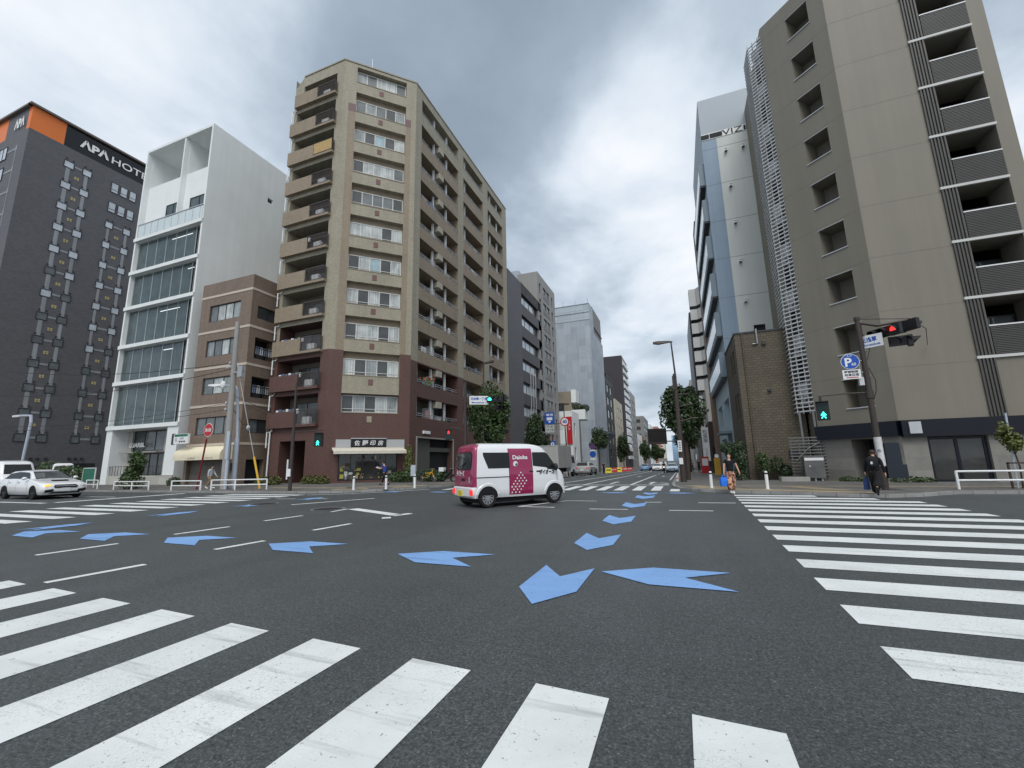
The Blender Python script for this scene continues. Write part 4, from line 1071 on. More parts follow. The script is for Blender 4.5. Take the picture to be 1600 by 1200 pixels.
m_bkapt = mat('black_brown_tile', lin(62,58,62), .6, .06, .3)
t, Ff, Fs = block('dark_apartment_tower', 'tall blackish apartment tower with pale balconies stepping down its street side', -33, -18.5, 168.7, 186.8, 41.6, m_bkapt, fr, (), cat='apartment block')
for k in range(13):
    z = 1.5+3.05*k
    q = MB(); Fs.box(q, 2, 17.6, z, z+1.25, 0, .5); q.build('balcony', m_whitepaint, t)
    q = MB(); Fs.quad(q, 2, 17.6, z+1.25, z+2.7, .02); q.build('window', g_dk, t)
t, Ff, Fs = block('pale_apartment_building', 'pale grey apartment block just beyond the blackish tower', -30, -18.5, 188., 214., 31., m_gt, (), [w for u in (2,10,18) for w in rows(u,u+4,9,1,3.1,1.6,g_dk)], cat='apartment block')
t, Ff, Fs = block('grey_ribbon_office', 'mid grey office with long ribbon windows facing the junction', -34, -18.5, 262., 300., 26.2, mat('grey_concrete', lin(128,128,126), .7, .05), rows(1,13.5,5,5.5,4.2,2.0,g_dk), [w for u in (3,14,25) for w in rows(u,u+8,6,2,3.9,1.8,g_dk)], cat='office building')
t, Ff, Fs = block('white_low_building', 'low whitish building standing before the grey ribbon windowed office', -24, -18.5, 217., 240., 13.5, m_white, (), rows(3,8,3,2,3.5,1.6,g_dk)+rows(12,18,3,2,3.5,1.6,g_dk))
t, Ff, Fs = block('rust_brown_building', 'low rust and ochre building before the grey ribbon windowed office', -26, -18.5, 242., 258., 13.8, mat('rust_render', lin(150,112,76), .7, .1), ((1,5,1,12,mat('rust_panel', lin(128,64,50), .7)),), ())
t, Ff, Fs = block('white_slab_building', 'white slab building far down the left of the street', -30, -18., 310., 350., 25., m_white, rows(2,10,6,2,3.6,1.6,g_mid), rows(4,36,6,2,3.6,1.6,g_dk))
t, Ff, Fs = block('brick_red_building', 'distant reddish building over the roofs on the left', -40, -16., 380., 420., 28., mat('dull_red_tile', lin(172,118,104), .7), rows(2,20,7,3,3.6,1.6,g_cur2), ())
t, Ff, Fs = block('cream_far_building', 'distant cream building on the left under the message board', -24, -14., 460., 500., 20., mat('cream_far', lin(206,196,180), .7), rows(2,8,5,2,3.6,1.6,g_mid), ())
t, Ff, Fs = block('blue_glass_tower', 'distant pale blue glass tower at the end of the street', -9.5, -3., 620., 650., 32., mat('pale_blue_glass', lin(150,180,205), .3, .1, .1), rows(.5,6,8,2,3.6,2.6,mat('sky_blue_pane', lin(160,195,222), .2)), ())
t, Ff, Fs = block('grey_far_building', 'distant grey building closing the street beside the blue tower', -3., 12., 560., 600., 34., mat('far_grey', lin(150,150,150), .7), rows(1,13,8,2,3.8,1.6,g_dk), (), side=-1)
# right side beyond the blue office
t, Ff, Fs = block('brown_strip_building', 'narrow brown tiled building squeezed against the far end of the blue office', 3.55, 9., 48.8, 52., 27.5, mat('strip_brown_tile', lin(120,98,82), .6, .08, .5), (), (), side=-1)
t, Ff, Fs = block('dark_low_shop', 'low dark timber shop past the brown strip building', 3.4, 9., 56., 63., 5.6, mat('dark_timber', lin(66,52,46), .7, .2, 2.), ((.2,4,.2,2.6,m_dark),), rows(1,6,1,.2,1,2.4,m_dark), side=-1, cat='shop')
wsn = thing('vertical_sign', 'white vertical sign with black characters beside the low dark shop', 'sign', (2.9,56,1))
q = MB(); q.box(2.5,3.25,55.8,55.95,1.0,4.9); q.build('panel', m_whitepaint, wsn)
q = MB(); text(q, '松\n葉\n屋', (2.88,55.79,3.9), (1,0,0), zz, h=1.5); text(q, 'う\nど\nん', (2.92,55.79,1.9), (1,0,0), zz, h=1.0); q.build('lettering', m_black, wsn)
stp = thing('stepped_balcony_building', 'pale grey apartment block with angled solid balconies down the right side', 'apartment block', (8,94,-1))
m_pg = mat('pale_grey_render', lin(182,182,180), .7, .05, .3, streak=.08)
q = MB(); q.box(4.4,14,92,110,-1.5,31.); q.box(4.2,14,90.2,92,-1.5,13.2); q.build('wall', m_pg, stp)
for k in range(7):
    z = 14.2+2.85*k; p = [(4.2,90.),(5.4,90.),(8.0,86.2),(9,92),(4.2,92)]
    q = MB(); q.prism([(4.2,89.9),(5.4,89.9),(8.0,86.0),(9,86.2),(9,92),(4.2,92)], z+.05, z+ (2.15 if k < 6 else 3.6)); bo = q.build('balcony', m_pg, stp)
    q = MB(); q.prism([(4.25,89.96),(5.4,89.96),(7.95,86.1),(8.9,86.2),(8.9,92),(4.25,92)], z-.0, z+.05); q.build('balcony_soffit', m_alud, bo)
q = MB(); q.box(3.9,4.2,91,110,-1,30.5); q.build('side_stair', m_alud, stp)
t, Ff, Fs = block('grey_wall_building', 'plain grey walled building in front of the angled balconies', 4.6, 12., 76., 86., 12.4, mat('plain_grey_wall', lin(150,146,140), .7, .05, .4, streak=.1), (), (), side=-1)
for k, (y, x, h, c, lb) in enumerate(((114,3.6,17,(176,178,180),'pale building half hidden behind the dark street tree'),(135,4.2,24,(150,146,140),'taupe block farther along behind the street tree'),(165,3.4,14,(190,188,184),'low pale building far along the right pavement'),(190,3.2,22,(166,160,150),'beige block far along the right pavement'),(230,3.2,18,(140,146,152),'blue grey block in the distance on the right'),(290,3.,26,(170,170,170),'light grey block at the far right end of the street'))):
    block('distant_building', lb, x, x+12, y, y+20, h, mat('distant_wall_%s' % 'abcdef'[k], lin(*c), .7, .06, .3), rows(1,5,int(h/3.4),1,3.3,1.5,g_dk), rows(2,18,int(h/3.4),1,3.3,1.5,g_dk), side=-1, group='blocks along the right of the street')
# ================================================================== vehicles (x forward, y left, z up; rear axle side at x = 0)
def interp(tab, z):
    if z <= tab[0][0]: return tab[0][1]
    for (a,u),(b,v) in zip(tab, tab[1:]):
        if z <= b: return u+(v-u)*(z-a)/(b-a)
    return tab[-1][1]
class Car:
    def __init__(s, W, rear, front, zs, rr=.14, rf=.22): s.W, s.r, s.f, s.zs, s.rr, s.rf = W, rear, front, zs, rr, rf
    def ring(s, z, n=5):
        w = interp(s.W,z); a = interp(s.r,z); b = interp(s.f,z); out = []
        rr = min(s.rr, w*.5); rf = min(s.rf, w*.6)
        for cx, cy, rad, a0 in ((b-rf,w-rf,rf,0),(a+rr,w-rr,rr,90),(a+rr,-w+rr,rr,180),(b-rf,-w+rf,rf,270)):
            for k in range(n+1):
                t = R(a0+90*k/n); out.append((cx+rad*math.cos(t), cy+rad*math.sin(t), z))
        return out
    def body(s, name, par, mats, mf=None):
        q = MB(); rings = [s.ring(z) for z in s.zs]; n = len(rings[0])
        for r0, r1 in zip(rings, rings[1:]):
            for k in range(n):
                f = [r0[k], r0[(k+1)%n], r1[(k+1)%n], r1[k]]
                cxyz = [sum(p[i] for p in f)/4 for i in range(3)]
                q.m = mf(*cxyz) if mf else 0
                q.face(f)
        q.m = mf(1.5,0,9) if mf else 0
        q.face(rings[-1]); q.face(rings[0][::-1])
        o = q.build(name, mats, par)
        me = o.data
        import bmesh
        bm = bmesh.new(); bm.from_mesh(me); bmesh.ops.remove_doubles(bm, verts=bm.verts, dist=.0005); bm.to_mesh(me); bm.free()
        me.polygons.foreach_set('use_smooth', [True]*len(me.polygons)); me.set_sharp_from_angle(angle=R(38))
        return o
    def rows(s, poly, n=9):
        zs = [p[1] for p in poly]; z0, z1 = min(zs), max(zs); out = []
        for k in range(n+1):
            z = z0+(z1-z0)*(k/n); z = min(max(z, z0+1e-4), z1-1e-4); xs = []
            for (ax,az),(bx,bz) in zip(poly, poly[1:]+poly[:1]):
                if (az-z)*(bz-z) <= 0 and abs(az-bz) > 1e-9: xs.append(ax+(bx-ax)*(z-az)/(bz-az))
            out.append((z, min(xs), max(xs)))
        return out
    def side(s, mb, poly, sg=-1, off=.006, n=9):
        rows = s.rows(poly, n); P = lambda x, z: (x, sg*(interp(s.W,z)+off), z)
        for (z0,a0,b0),(z1,a1,b1) in zip(rows, rows[1:]): mb.face([P(a0,z0),P(b0,z0),P(b1,z1),P(a1,z1)][::(1 if sg < 0 else -1)])
    def end(s, mb, poly, front=True, off=.006, n=9):
        rows = s.rows(poly, n); tab = s.f if front else s.r; sg = 1 if front else -1
        P = lambda y, z: (interp(tab,z)+sg*off, y, z)
        for (z0,a0,b0),(z1,a1,b1) in zip(rows, rows[1:]): mb.face([P(a0,z0),P(b0,z0),P(b1,z1),P(a1,z1)][::(1 if front else -1)])
def rrect(x0,x1,z0,z1,r,n=4):
    return [(cx+r*math.cos(R(a0+90*k/n)), cz+r*math.sin(R(a0+90*k/n))) for cx,cz,a0 in ((x1-r,z1-r,0),(x0+r,z1-r,90),(x0+r,z0+r,180),(x1-r,z0+r,270)) for k in range(n+1)]
m_tyre = mat('tyre_rubber', (.012,.012,.013), .8, .15, 6.)
m_rim = mat('alloy_rim', (.45,.45,.46), .3, .05, 3., metal=.8)
m_rimd = mat('dark_alloy_rim', (.05,.05,.055), .35, .1, 3., metal=.6)
m_cw = mat('car_paint_white', (.74,.75,.76), .3, .02, .5, coat=1.)
m_cp = mat('car_paint_plum', lin(146,26,76), .35, .03, .5, coat=1.)
m_cgl = glass('car_glass', (.012,.014,.015), rough=.02, wob=.004, coat=.4)
m_cgl2 = glass('windscreen_glass', (.05,.055,.058), rough=.02, wob=.004, var=.5)
m_red = mat('red_lamp', (.55,.015,.02), .2, .05, coat=1.)
m_redlit = mat('red_lamp_lit', (.9,.03,.03), .2, .02, emit=.8)
m_lamp = mat('clear_lamp', (.6,.62,.64), .1, .05, coat=1.)
m_amber = mat('amber_lamp_lit', (1.,.42,.03), .3, .02, emit=1.3)
m_under = mat('underbody', (.01,.01,.01), .9)
def wheel(par, x, y, r, w, rim, sg, rr=.66):
    q = MB(); prof = [(rr*r,0),(.9*r,-.01),(r,.03),(r,w-.03),(.9*r,w+.01),(rr*r,w)]; rings = []
    for rad, d in prof: rings.append([(x+rad*math.cos(2*math.pi*k/22), y+sg*(.0-d)+0, r+rad*math.sin(2*math.pi*k/22)) for k in range(22)])
    q.loft(rings, caps=False); q.disc((x,y-sg*.05,r),(0,sg,0),rr*r+.01,22)
    wo = q.build('wheel', m_tyre, par, smooth=40)
    g = MB(); g.disc((x,y-sg*.012,r),(0,sg,0),rr*r,22,rr*r*.86); g.disc((x,y-sg*.01,r),(0,sg,0),rr*r*.3,14)
    for k in range(10):
        a = 2*math.pi*k/10; c, sn = math.cos(a), math.sin(a); h_ = .018
        g.face([(x+c*rr*r*.25-sn*h_, y-sg*.011, r+sn*rr*r*.25+c*h_),(x+c*rr*r*.9-sn*h_*1.4, y-sg*.011, r+sn*rr*r*.9+c*h_*1.4),(x+c*rr*r*.9+sn*h_*1.4, y-sg*.011, r+sn*rr*r*.9-c*h_*1.4),(x+c*rr*r*.25+sn*h_, y-sg*.011, r+sn*rr*r*.25-c*h_)])
    g.build('rim', rim, wo)
def put(t, x, y, ang, z=None, s=1.):
    t.location = (x, y, gz(y) if z is None else z); t.rotation_euler = (0,0,ang); t.scale = (s,s,s)

VAN = Car([(.28,.69),(.4,.735),(.62,.7375),(.95,.735),(1.1,.725),(1.62,.665),(1.74,.635),(1.81,.59),(1.855,.52),(1.885,.40),(1.89,.36)],
          [(.28,.06),(.34,.0),(.56,.0),(.6,.035),(.95,.03),(1.1,.04),(1.65,.085),(1.76,.11),(1.84,.19),(1.885,.36),(1.89,.45)],
          [(.28,3.3),(.42,3.395),(.66,3.39),(.86,3.35),(1.0,3.26),(1.06,3.17),(1.12,3.09),(1.6,2.74),(1.72,2.64),(1.8,2.5),(1.86,2.28),(1.885,2.0),(1.89,1.8)],
          [.28,.34,.42,.56,.6,.66,.76,.86,.95,1.0,1.06,1.12,1.22,1.35,1.48,1.62,1.68,1.74,1.78,1.81,1.84,1.865,1.885,1.89], .1, .2)
def kei_van(name, label, livery, group=None):
    t = thing(name, label, 'van', (0,0,0), group)
    plum = 1 if livery else 0
    VAN.body('body', t, [m_cw,m_cp], (lambda x,y,z: 1 if (z > .6 and x < .26 and z < 8.) else 0) if livery else None)
    for sg in (-1,1):
        q = MB(); VAN.side(q, rrect(.4,1.28,1.13,1.6,.09) if sg > 0 else [(.52,1.13),(1.26,1.13),(1.26,1.6),(.36,1.6),(.37,1.5)], sg); q.build('side_window', m_cgl, t)
        q = MB(); VAN.side(q, [(2.1,1.13),(2.6,1.13),(2.66,1.06),(3.04,1.06),(2.99,1.14),(2.68,1.56),(2.6,1.6),(2.1,1.6)], sg, .008); q.build('door_window', m_cgl, t)
        if livery:
            q = MB(); VAN.side(q, [(1.22,.34),(2.08,.34),(2.08,1.72),(1.22,1.72)], sg, .005, 14); do_ = q.build('sliding_door', m_cp, t)
            q = MB(); W_ = lambda x, z, o=.012: (x, sg*(interp(VAN.W,z)+o), z)
            ux = (1 if sg < 0 else -1,0,0); tl = Vector((0,-sg*.11,1)).normalized() if sg < 0 else Vector((0,-sg*.11,1)).normalized()
            text(q, 'Daiohs', W_(1.64,1.45,.016), ux, tl, h=.13, w=.54, bold=.03)
            q.build('lettering', m_whitepaint, do_)
            q = MB(); 
            for r_ in range(8):
                n_ = [1,2,3,4,4,4,3,3][r_]
                x0_ = [1.63,1.565,1.5,1.435,1.37,1.31,1.37,1.31][r_]
                for c_ in range(n_): q.disc(W_(x0_+c_*.13,.985-.083*r_),(0,sg,0),.024,10)
            q.build('dots', m_whitepaint, do_)
            q = MB(); q.m = 0; q.disc(W_(1.46,1.25,.013),(0,sg,0),.085,16); q.m = 1; q.disc(W_(1.49,1.23,.016),(0,sg,0),.04,12); q.build('round_emblem', [m_whitepaint,mat('emblem_green', lin(30,110,70), .5)], do_)
            q = MB(); text(q, 'ダイオーズ', W_(2.62,.985,.012), ux, (0,0,1), h=.17, w=.60, bold=.05, shear=.15); q.build('lettering', m_black, t)
        q = MB()
        for x in (1.23,2.07,3.0): VAN.side(q, [(x,.38),(x+.012,.38),(x+.012,1.1 if x > 2.9 else 1.66),(x,1.1 if x > 2.9 else 1.66)], sg, .007)
        VAN.side(q, [(.12,.86),(1.23,.86),(1.23,.885),(.12,.885)], sg, .007)
        q.build('panel_gap', m_under, t)
        q = MB()
        for x in (2.22,1.96): q.box(x, x+.13, sg*(interp(VAN.W,1.0))-.01, sg*interp(VAN.W,1.0)+.025, .985, 1.03)
        q.build('door_handle', m_black, t)
        q = MB(); q.ball((2.9,sg*.83,1.13),.07,.09,.12,8,6); q.box(2.86,2.92,min(sg*.7,sg*.82),max(sg*.7,sg*.82),1.08,1.13); q.build('mirror', m_black, t, smooth=50)
        for x in (.5,2.9):
            q = MB(); VAN.side(q, [(x+.36*math.cos(R(a)), .29+.36*math.sin(R(a))) for a in range(0,181,15)], sg, .004); q.build('wheel_arch', m_under, t)
            q = MB()
            for a in range(0,180,15):
                P_ = lambda a, r_, o: (x+r_*math.cos(R(a)), sg*(interp(VAN.W,max(.29,.29+r_*math.sin(R(a))))+o), .29+r_*math.sin(R(a)))
                q.face([P_(a,.335,.012),P_(a,.40,.018),P_(a+15,.40,.018),P_(a+15,.335,.012)]); q.face([P_(a,.40,.018),P_(a,.425,.002),P_(a+15,.425,.002),P_(a+15,.40,.018)])
            q.build('arch_lip', m_cw, t, smooth=60)
            wheel(t, x, sg*.735, .285, .16, m_rim, sg)
    q = MB(); VAN.end(q, rrect(-.54,.54,1.13,1.6,.1), False, .012); q.build('rear_window', m_cgl2, t)
    q = MB(); VAN.end(q, rrect(-.57,.57,1.1,1.63,.11), False, .007); q.build('window_seal', m_black, t)
    q = MB(); q.tube([(.02,.1,1.12),(-.005,.12,1.2),(.05,-.22,1.33)], .014, 5); q.build('wiper', m_black, t)
    if livery:
        q = MB(); text(q, 'ダイオーズ', (.018,.18,1.0), (0,-1,0), (0,0,1), h=.17, w=.58, bold=.05, shear=.1); q.build('lettering', m_whitepaint, t)
        q = MB(); VAN.end(q, rrect(-.5,-.4,.72,.9,.02), False, .008); q.build('sticker', mat('grey_sticker', lin(170,165,165), .5), t)
    q = MB(); VAN.end(q, rrect(-.12,.12,.76,.85,.03), False, .01); q.build('gate_handle', m_black, t)
    q = MB(); VAN.end(q, rrect(-.1,.1,1.66,1.71,.02), False, .01); q.build('brake_light', m_red, t)
    for s_ in (-1,1):
        q = MB(); q.box(-.02,.05,s_*.62-.075,s_*.62+.075,.38,.53); q.build('tail_light', m_redlit if livery else m_red, t)
    pl = MB(); pl.box(-.025,-.005,-.03,.31,.33,.5); po = pl.build('number_plate', mat('yellow_plate', lin(226,206,84), .4), t)
    q = MB(); text(q, '・5 2', (-.028,.14,.4), (0,-1,0), (0,0,1), h=.075, w=.25); text(q, '580', (-.028,.14,.47), (0,-1,0), (0,0,1), h=.03); q.build('lettering', m_black, po)
    q = MB(); VAN.end(q, [(-.56,1.14),(.56,1.14),(.5,1.66),(-.5,1.66)], True, .008); q.build('windscreen', m_cgl, t)
    for s_ in (-1,1):
        q = MB(); VAN.end(q, rrect(s_*.45-.1,s_*.45+.1,.72,.92,.05), True, .01); q.build('headlight', m_lamp, t)
    q = MB(); VAN.end(q, rrect(-.4,.4,.4,.55,.04), True, .01); q.build('front_grille', m_black, t)
    q = MB(); q.box(.2,3.1,-.6,.6,.14,.3); q.build('underbody', m_under, t)
    return t
v = kei_van('delivery_van', 'white and plum delivery van with white dots on its sliding door crossing the junction', True)
put(v, -6.55, 12.5, math.atan2(2.07,1.42)-R(4), 0, 1.05)

def sedan(name, label, paint, cat='car', group=None, H=1.46, L=4.6, wag=False, detail=True, blink=False, rim=None, plate=True):
    k = L/4.6
    c = Car([(.22,.80),(.35,.88),(.6,.90),(.8,.885),(.93,.86),(1.0,.80),(1.3,.66),(1.39,.6),(1.43,.5),(H,.3)],
            [(.22,.12),(.4,.0),(.7,.02),(.9,.08),(.98,.3 if not wag else .16),(1.02,.55 if not wag else .2),(1.3,1.15 if not wag else .45),(1.4,1.5 if not wag else .7),(1.44,1.8),(H,2.0)],
            [(.22,4.45*k),(.42,4.6*k),(.62,4.56*k),(.74,4.46*k),(.84,4.1*k),(.93,3.6*k),(.98,3.3*k),(1.02,3.2*k),(1.3,2.65*k),(1.39,2.42*k),(1.43,2.2*k),(H,2.0*k+.1)],
            [.22,.3,.4,.5,.62,.68,.74,.79,.84,.885,.93,.955,.98,1.02,1.08,1.15,1.22,1.3,1.345,1.39,1.42,1.44,H], .28, .34)
    t = thing(name, label, cat, (0,0,0), group)
    c.body('body', t, paint)
    xa, xb = .85*k, 3.72*k
    for sg in (-1,1):
        q = MB(); c.side(q, [(.75 if not wag else .5,1.02),(3.05*k,1.02),(2.62*k,1.29),(2.45*k,1.35),(1.5,1.36),(1.1 if not wag else .72,1.28)], sg, .01); so_ = q.build('side_window', m_cgl, t)
        q = MB(); c.side(q, [(1.95*k,1.02),(2.03*k,1.02),(2.03*k,1.35),(1.95*k,1.35)], sg, .014); q.build('pillar', m_black, so_)
        for x in (xa,xb):
            q = MB(); c.side(q, [(x+.38*math.cos(R(a)), .32+.38*math.sin(R(a))) for a in range(0,181,15)], sg, .004); q.build('wheel_arch', m_under, t)
            wheel(t, x, sg*.895, .325, .2, rim or m_rim, sg, .7)
        if detail:
            q = MB()
            for x in (1.1*k,2.0*k,3.12*k): c.side(q, [(x,.36),(x+.012,.36),(x+.012,1.0),(x,1.0)], sg, .006)
            q.build('panel_gap', m_under, t)
            q = MB()
            for x in (1.2*k,2.15*k): q.box(x,x+.2,sg*.9-.02,sg*.9+.02,.83,.87)
            q.build('door_handle', paint, t)
        q = MB(); q.ball((3.0*k,sg*.98,1.03),.09,.11,.08,8,6); q.build('mirror', paint, t, smooth=50)
    q = MB(); c.end(q, [(-.66,1.0),(.66,1.0),(.52,1.37),(-.52,1.37)], True, .012); q.build('windscreen', m_cgl2, t)
    q = MB(); c.end(q, [(-.62,1.03),(.62,1.03),(.5,1.38),(-.5,1.38)], False, .012); q.build('rear_window', m_cgl, t)
    for s_ in (-1,1):
        q = MB()
        c.end(q, [(s_*.66-.14,.63),(s_*.66+.12,.66),(s_*.66+.12,.73),(s_*.66-.14,.70)], True, .02)
        q.build('headlight', m_amber if blink and s_ < 0 else m_lamp, t)
        q = MB(); c.end(q, rrect(s_*.62-.18,s_*.62+.18,.74,.87,.03), False, .012); q.build('tail_light', m_red, t)
        q = MB(); c.end(q, [(s_*.62-.16,.32),(s_*.62+.16,.36),(s_*.62+.16,.50),(s_*.62-.16,.46)], True, .012); q.build('fog_lamp_recess', m_black, t)
    q = MB(); c.end(q, [(-.4,.53),(.4,.53),(.47,.6),(.4,.70),(-.4,.70),(-.47,.6)], True, .015); go = q.build('front_grille', m_black, t)
    q = MB(); c.end(q, rrect(-.4,.4,.625,.645,.009), True, .02); q.build('grille_bar', m_alu, go)
    q = MB(); c.end(q, [(-.62,.27),(.62,.27),(.5,.34),(-.5,.34)], True, .012); q.build('air_intake', m_black, t)
    q = MB(); q.box(4.6*k-.0,4.6*k+.025,-.17,.17,.38,.54); q.box(-.03,.0,-.17,.17,.5,.66); q.build('number_plate', m_whitepaint, t)
    q = MB(); c.side(q, [(1.0,.0)]) if False else q.box(.5,4.1*k,-.75,.75,.12,.25); q.build('underbody', m_under, t)
    return t
car = sedan('white_saloon_car', 'white saloon car with its amber indicator lit waiting at the left stop line', m_cw, wag=True, blink=True, rim=m_rimd, L=4.7)
q = MB(); q.hexa([(3.95,-.32,.885),(4.08,-.3,.86),(4.08,.3,.86),(3.95,.32,.885)], [(3.95,-.32,.935),(4.08,-.3,.905),(4.08,.3,.905),(3.95,.32,.935)]); q.build('bonnet_scoop', m_black, car)
put(car, -34.45, 13.05, R(-1.5), 0, 1.02)
v2 = kei_van('white_van', 'plain white van standing behind the white saloon car at the left edge', False, 'plain white vans'); put(v2, -41.5, 14.6, R(-6), 0, 1.12)
v3 = kei_van('white_van', 'plain white van parked by the green notice board in front of the hotel', False, 'plain white vans'); put(v3, -57.5, 24.6, R(160), .1, 1.1)
# parked and moving traffic up the street
box = thing('box_truck', 'grey box lorry parked beside the far pavement just past the delivery van', 'lorry', (0,0,0))
m_boxg = mat('grey_box_body', lin(168,168,164), .6, .06, .6, streak=.1)
q = MB(); q.box(0,4.3,-1.0,1.0,.95,3.0); bo = q.build('cargo_box', m_boxg, box)
q = MB()
for y in (-.02,.0): q.box(-.02,0,y,y+.02,1.0,2.95)
for z in (.97,2.92): q.box(-.025,0,-1.,1.,z,z+.06)
for y in (-1.,.94): q.box(-.025,0,y,y+.06,1.03,2.92)
q.build('door_frame', m_alu, bo)
q = MB(); q.box(.1,5.9,-.4,.4,.5,.95); q.build('chassis', m_under, box)
q = MB(); q.loft([[(4.5,-.92,.5),(6.05,-.92,.5),(6.05,.92,.5),(4.5,.92,.5)],[(4.5,-.92,1.35),(6.1,-.92,1.35),(6.1,.92,1.35),(4.5,.92,1.35)],[(4.5,-.86,2.15),(5.75,-.86,2.15),(5.75,.86,2.15),(4.5,.86,2.15)]]); q.build('cab', m_cw, box)
for s_ in (-1,1):
    q = MB(); q.face([(4.75,s_*.925,1.35),(5.9,s_*.925,1.35),(5.65,s_*.88,2.0),(4.75,s_*.88,2.0)][::s_]); q.build('door_window', m_cgl, box)
    q = MB(); q.box(-.03,.02,s_*.8-.12,s_*.8+.12,.62,.74); q.build('tail_light', m_red, box)
    for x in (1.1,5.2): wheel(box, x, s_*.95, .38, .24, m_rimd, s_, .6)
q = MB(); q.box(-.05,.0,-.9,.9,.45,.6); q.build('bumper', m_alud, box)
put(box, -11.3, 38.3, R(88), None, 1.)
mpv = sedan('silver_car', 'silver grey car parked by the pavement in front of the low white shop', mat('car_paint_silver', (.36,.36,.35), .3, .03, coat=1.), wag=True, group='cars up the street'); put(mpv, -11.3, 52.5, R(90), None, 1.12)
def far(name, lb, col, x, y, ang, wag=True, s=1.): 
    c = sedan(name, lb, mat('car_paint_%s' % name, col, .3, .03, coat=1.), wag=wag, detail=False, group='cars up the street'); put(c, x, y, ang, None, s); return c
far('blue_hatchback', 'small sky blue car driving away on the left half of the street', lin(96,150,190), -7.2, 95., R(90), s=1.0)
far('white_taxi', 'white car coming towards the junction behind the motorcyclist', (.72,.73,.73), -4.4, 93., R(-90), wag=False, s=1.05)
far('light_blue_car', 'pale blue car pulled in at the kerb beside the dark street tree', lin(160,190,210), -1.35, 74, R(-90))
far('dark_car', 'dark navy car in the left lane beyond the blue hatchback', (.02,.025,.04), -7.2, 110, R(90))
far('white_hatchback', 'small white car far down the right lane', (.7,.7,.7), -2.6, 130, R(-90))
tr = copy_tree(box); tr['label'] = 'white box lorry in the distance behind the oncoming white car'; tr.name = 'box_truck'; put(tr, -4.2, 118, R(-90), None, .95)
# ================================================================== street furniture
m_sig = mat('signal_black', (.016,.017,.019), .45, .1, 2.)
m_lensoff = mat('dark_lens', (.03,.03,.032), .2, .1, coat=.6)
m_green = mat('green_light', (.05,1.,.68), .3, .02, emit=3.)
m_redl = mat('red_light', (1.,.05,.05), .3, .02, emit=1.2)
m_signblue = mat('sign_blue', lin(30,80,170), .4, .04)
m_signwhite = mat('sign_white', (.72,.73,.73), .4, .04)
m_signred = mat('sign_red', lin(180,40,44), .4, .04)
m_ink = mat('sign_ink', (.02,.025,.05), .5)
m_lampgrey = mat('lamp_grey_blue', lin(176,184,196), .4, .06, 1.)
m_wrap = mat('pole_wrap', (.62,.62,.62), .6, .1, 4., streak=.2)
def lens_head(par, c, n, r_lit, colr, count=3, sp=.33, w=.12, name='signal_head'):
    """horizontal signal head at c, facing n; r_lit = index of the lit lens counted along its right-to-left axis"""
    c = Vector(c); n = Vector(n).normalized(); u = zz.cross(n).normalized()      # u points to the viewer's right when facing the lamp
    q = MB(); hw = sp*count/2+.03
    a = [c+u*s_*hw+n*o_+zz*v_*.19 for v_ in (-1,1) for s_, o_ in ((-1,-.09),(1,-.09),(1,.06),(-1,.06))]
    q.hexa(a[:4], a[4:]); ho = q.build(name, m_sig, par)
    for k in range(count):
        p = c+u*((k-(count-1)/2)*sp)
        q = MB(); q.disc(p+n*.065, n, .135, 18); q.build('lens', colr if k == r_lit else m_lensoff, ho)
        q = MB(); ring = []
        for j in range(11):
            t = R(-25+j*23); 
            d = u*math.cos(t)*.15+zz*math.sin(t)*.15
            ring.append((p+d+n*.06, p+d*1.02+n*(.06+.24*max(.25,math.sin(t)*.6+.45))))
        for (p0,p1),(p2,p3) in zip(ring, ring[1:]): q.face([p0,p1,p3,p2])
        q.build('visor', m_sig, ho)
    return ho
def ped_head(par, c, n, green):
    c = Vector(c); n = Vector(n).normalized(); u = zz.cross(n).normalized()
    q = MB(); a = [c+u*s_*.2+n*o_+zz*v_*.36 for v_ in (-1,1) for s_, o_ in ((-1,-.12),(1,-.12),(1,.1),(-1,.1))]; q.hexa(a[:4],a[4:]); ho = q.build('pedestrian_head', m_sig, par)
    for k, z in enumerate((.17,-.17)):
        q = MB(); p = c+zz*z+n*.105; q.face([p+u*x+zz*y for x,y in ((-.15,-.14),(.15,-.14),(.15,.14),(-.15,.14))]); q.build('lens', mat('ped_lens_back', (.01,.03,.03), .3), ho)
        if (k == 1) == green:
            q = MB(); p = p+n*.004; q.disc(p+zz*.095, n, .03, 10)
            for poly in ([(-.05,.06),(.05,.06),(.035,-.03),(-.035,-.03)],[(-.035,-.03),(.0,-.03),(-.05,-.13),(-.085,-.12)],[(.0,-.03),(.035,-.03),(.08,-.12),(.045,-.13)],[(.05,.06),(.09,0),(.07,-.02),(.03,.03)],[(-.05,.06),(-.09,0),(-.07,-.02),(-.03,.03)]): q.face([p+u*x+zz*y for x,y in poly])
            q.build('walking_figure', m_green if green else m_redl, ho)
    q = MB(); a = [c+u*s_*.22+n*o_+zz*(.37 if o_ < .2 else .33) for s_, o_ in ((-1,.1),(1,.1),(1,.26),(-1,.26))]; q.face(a); q.build('visor', m_sig, ho)
    return ho
zd = Vector((0,0,-1))
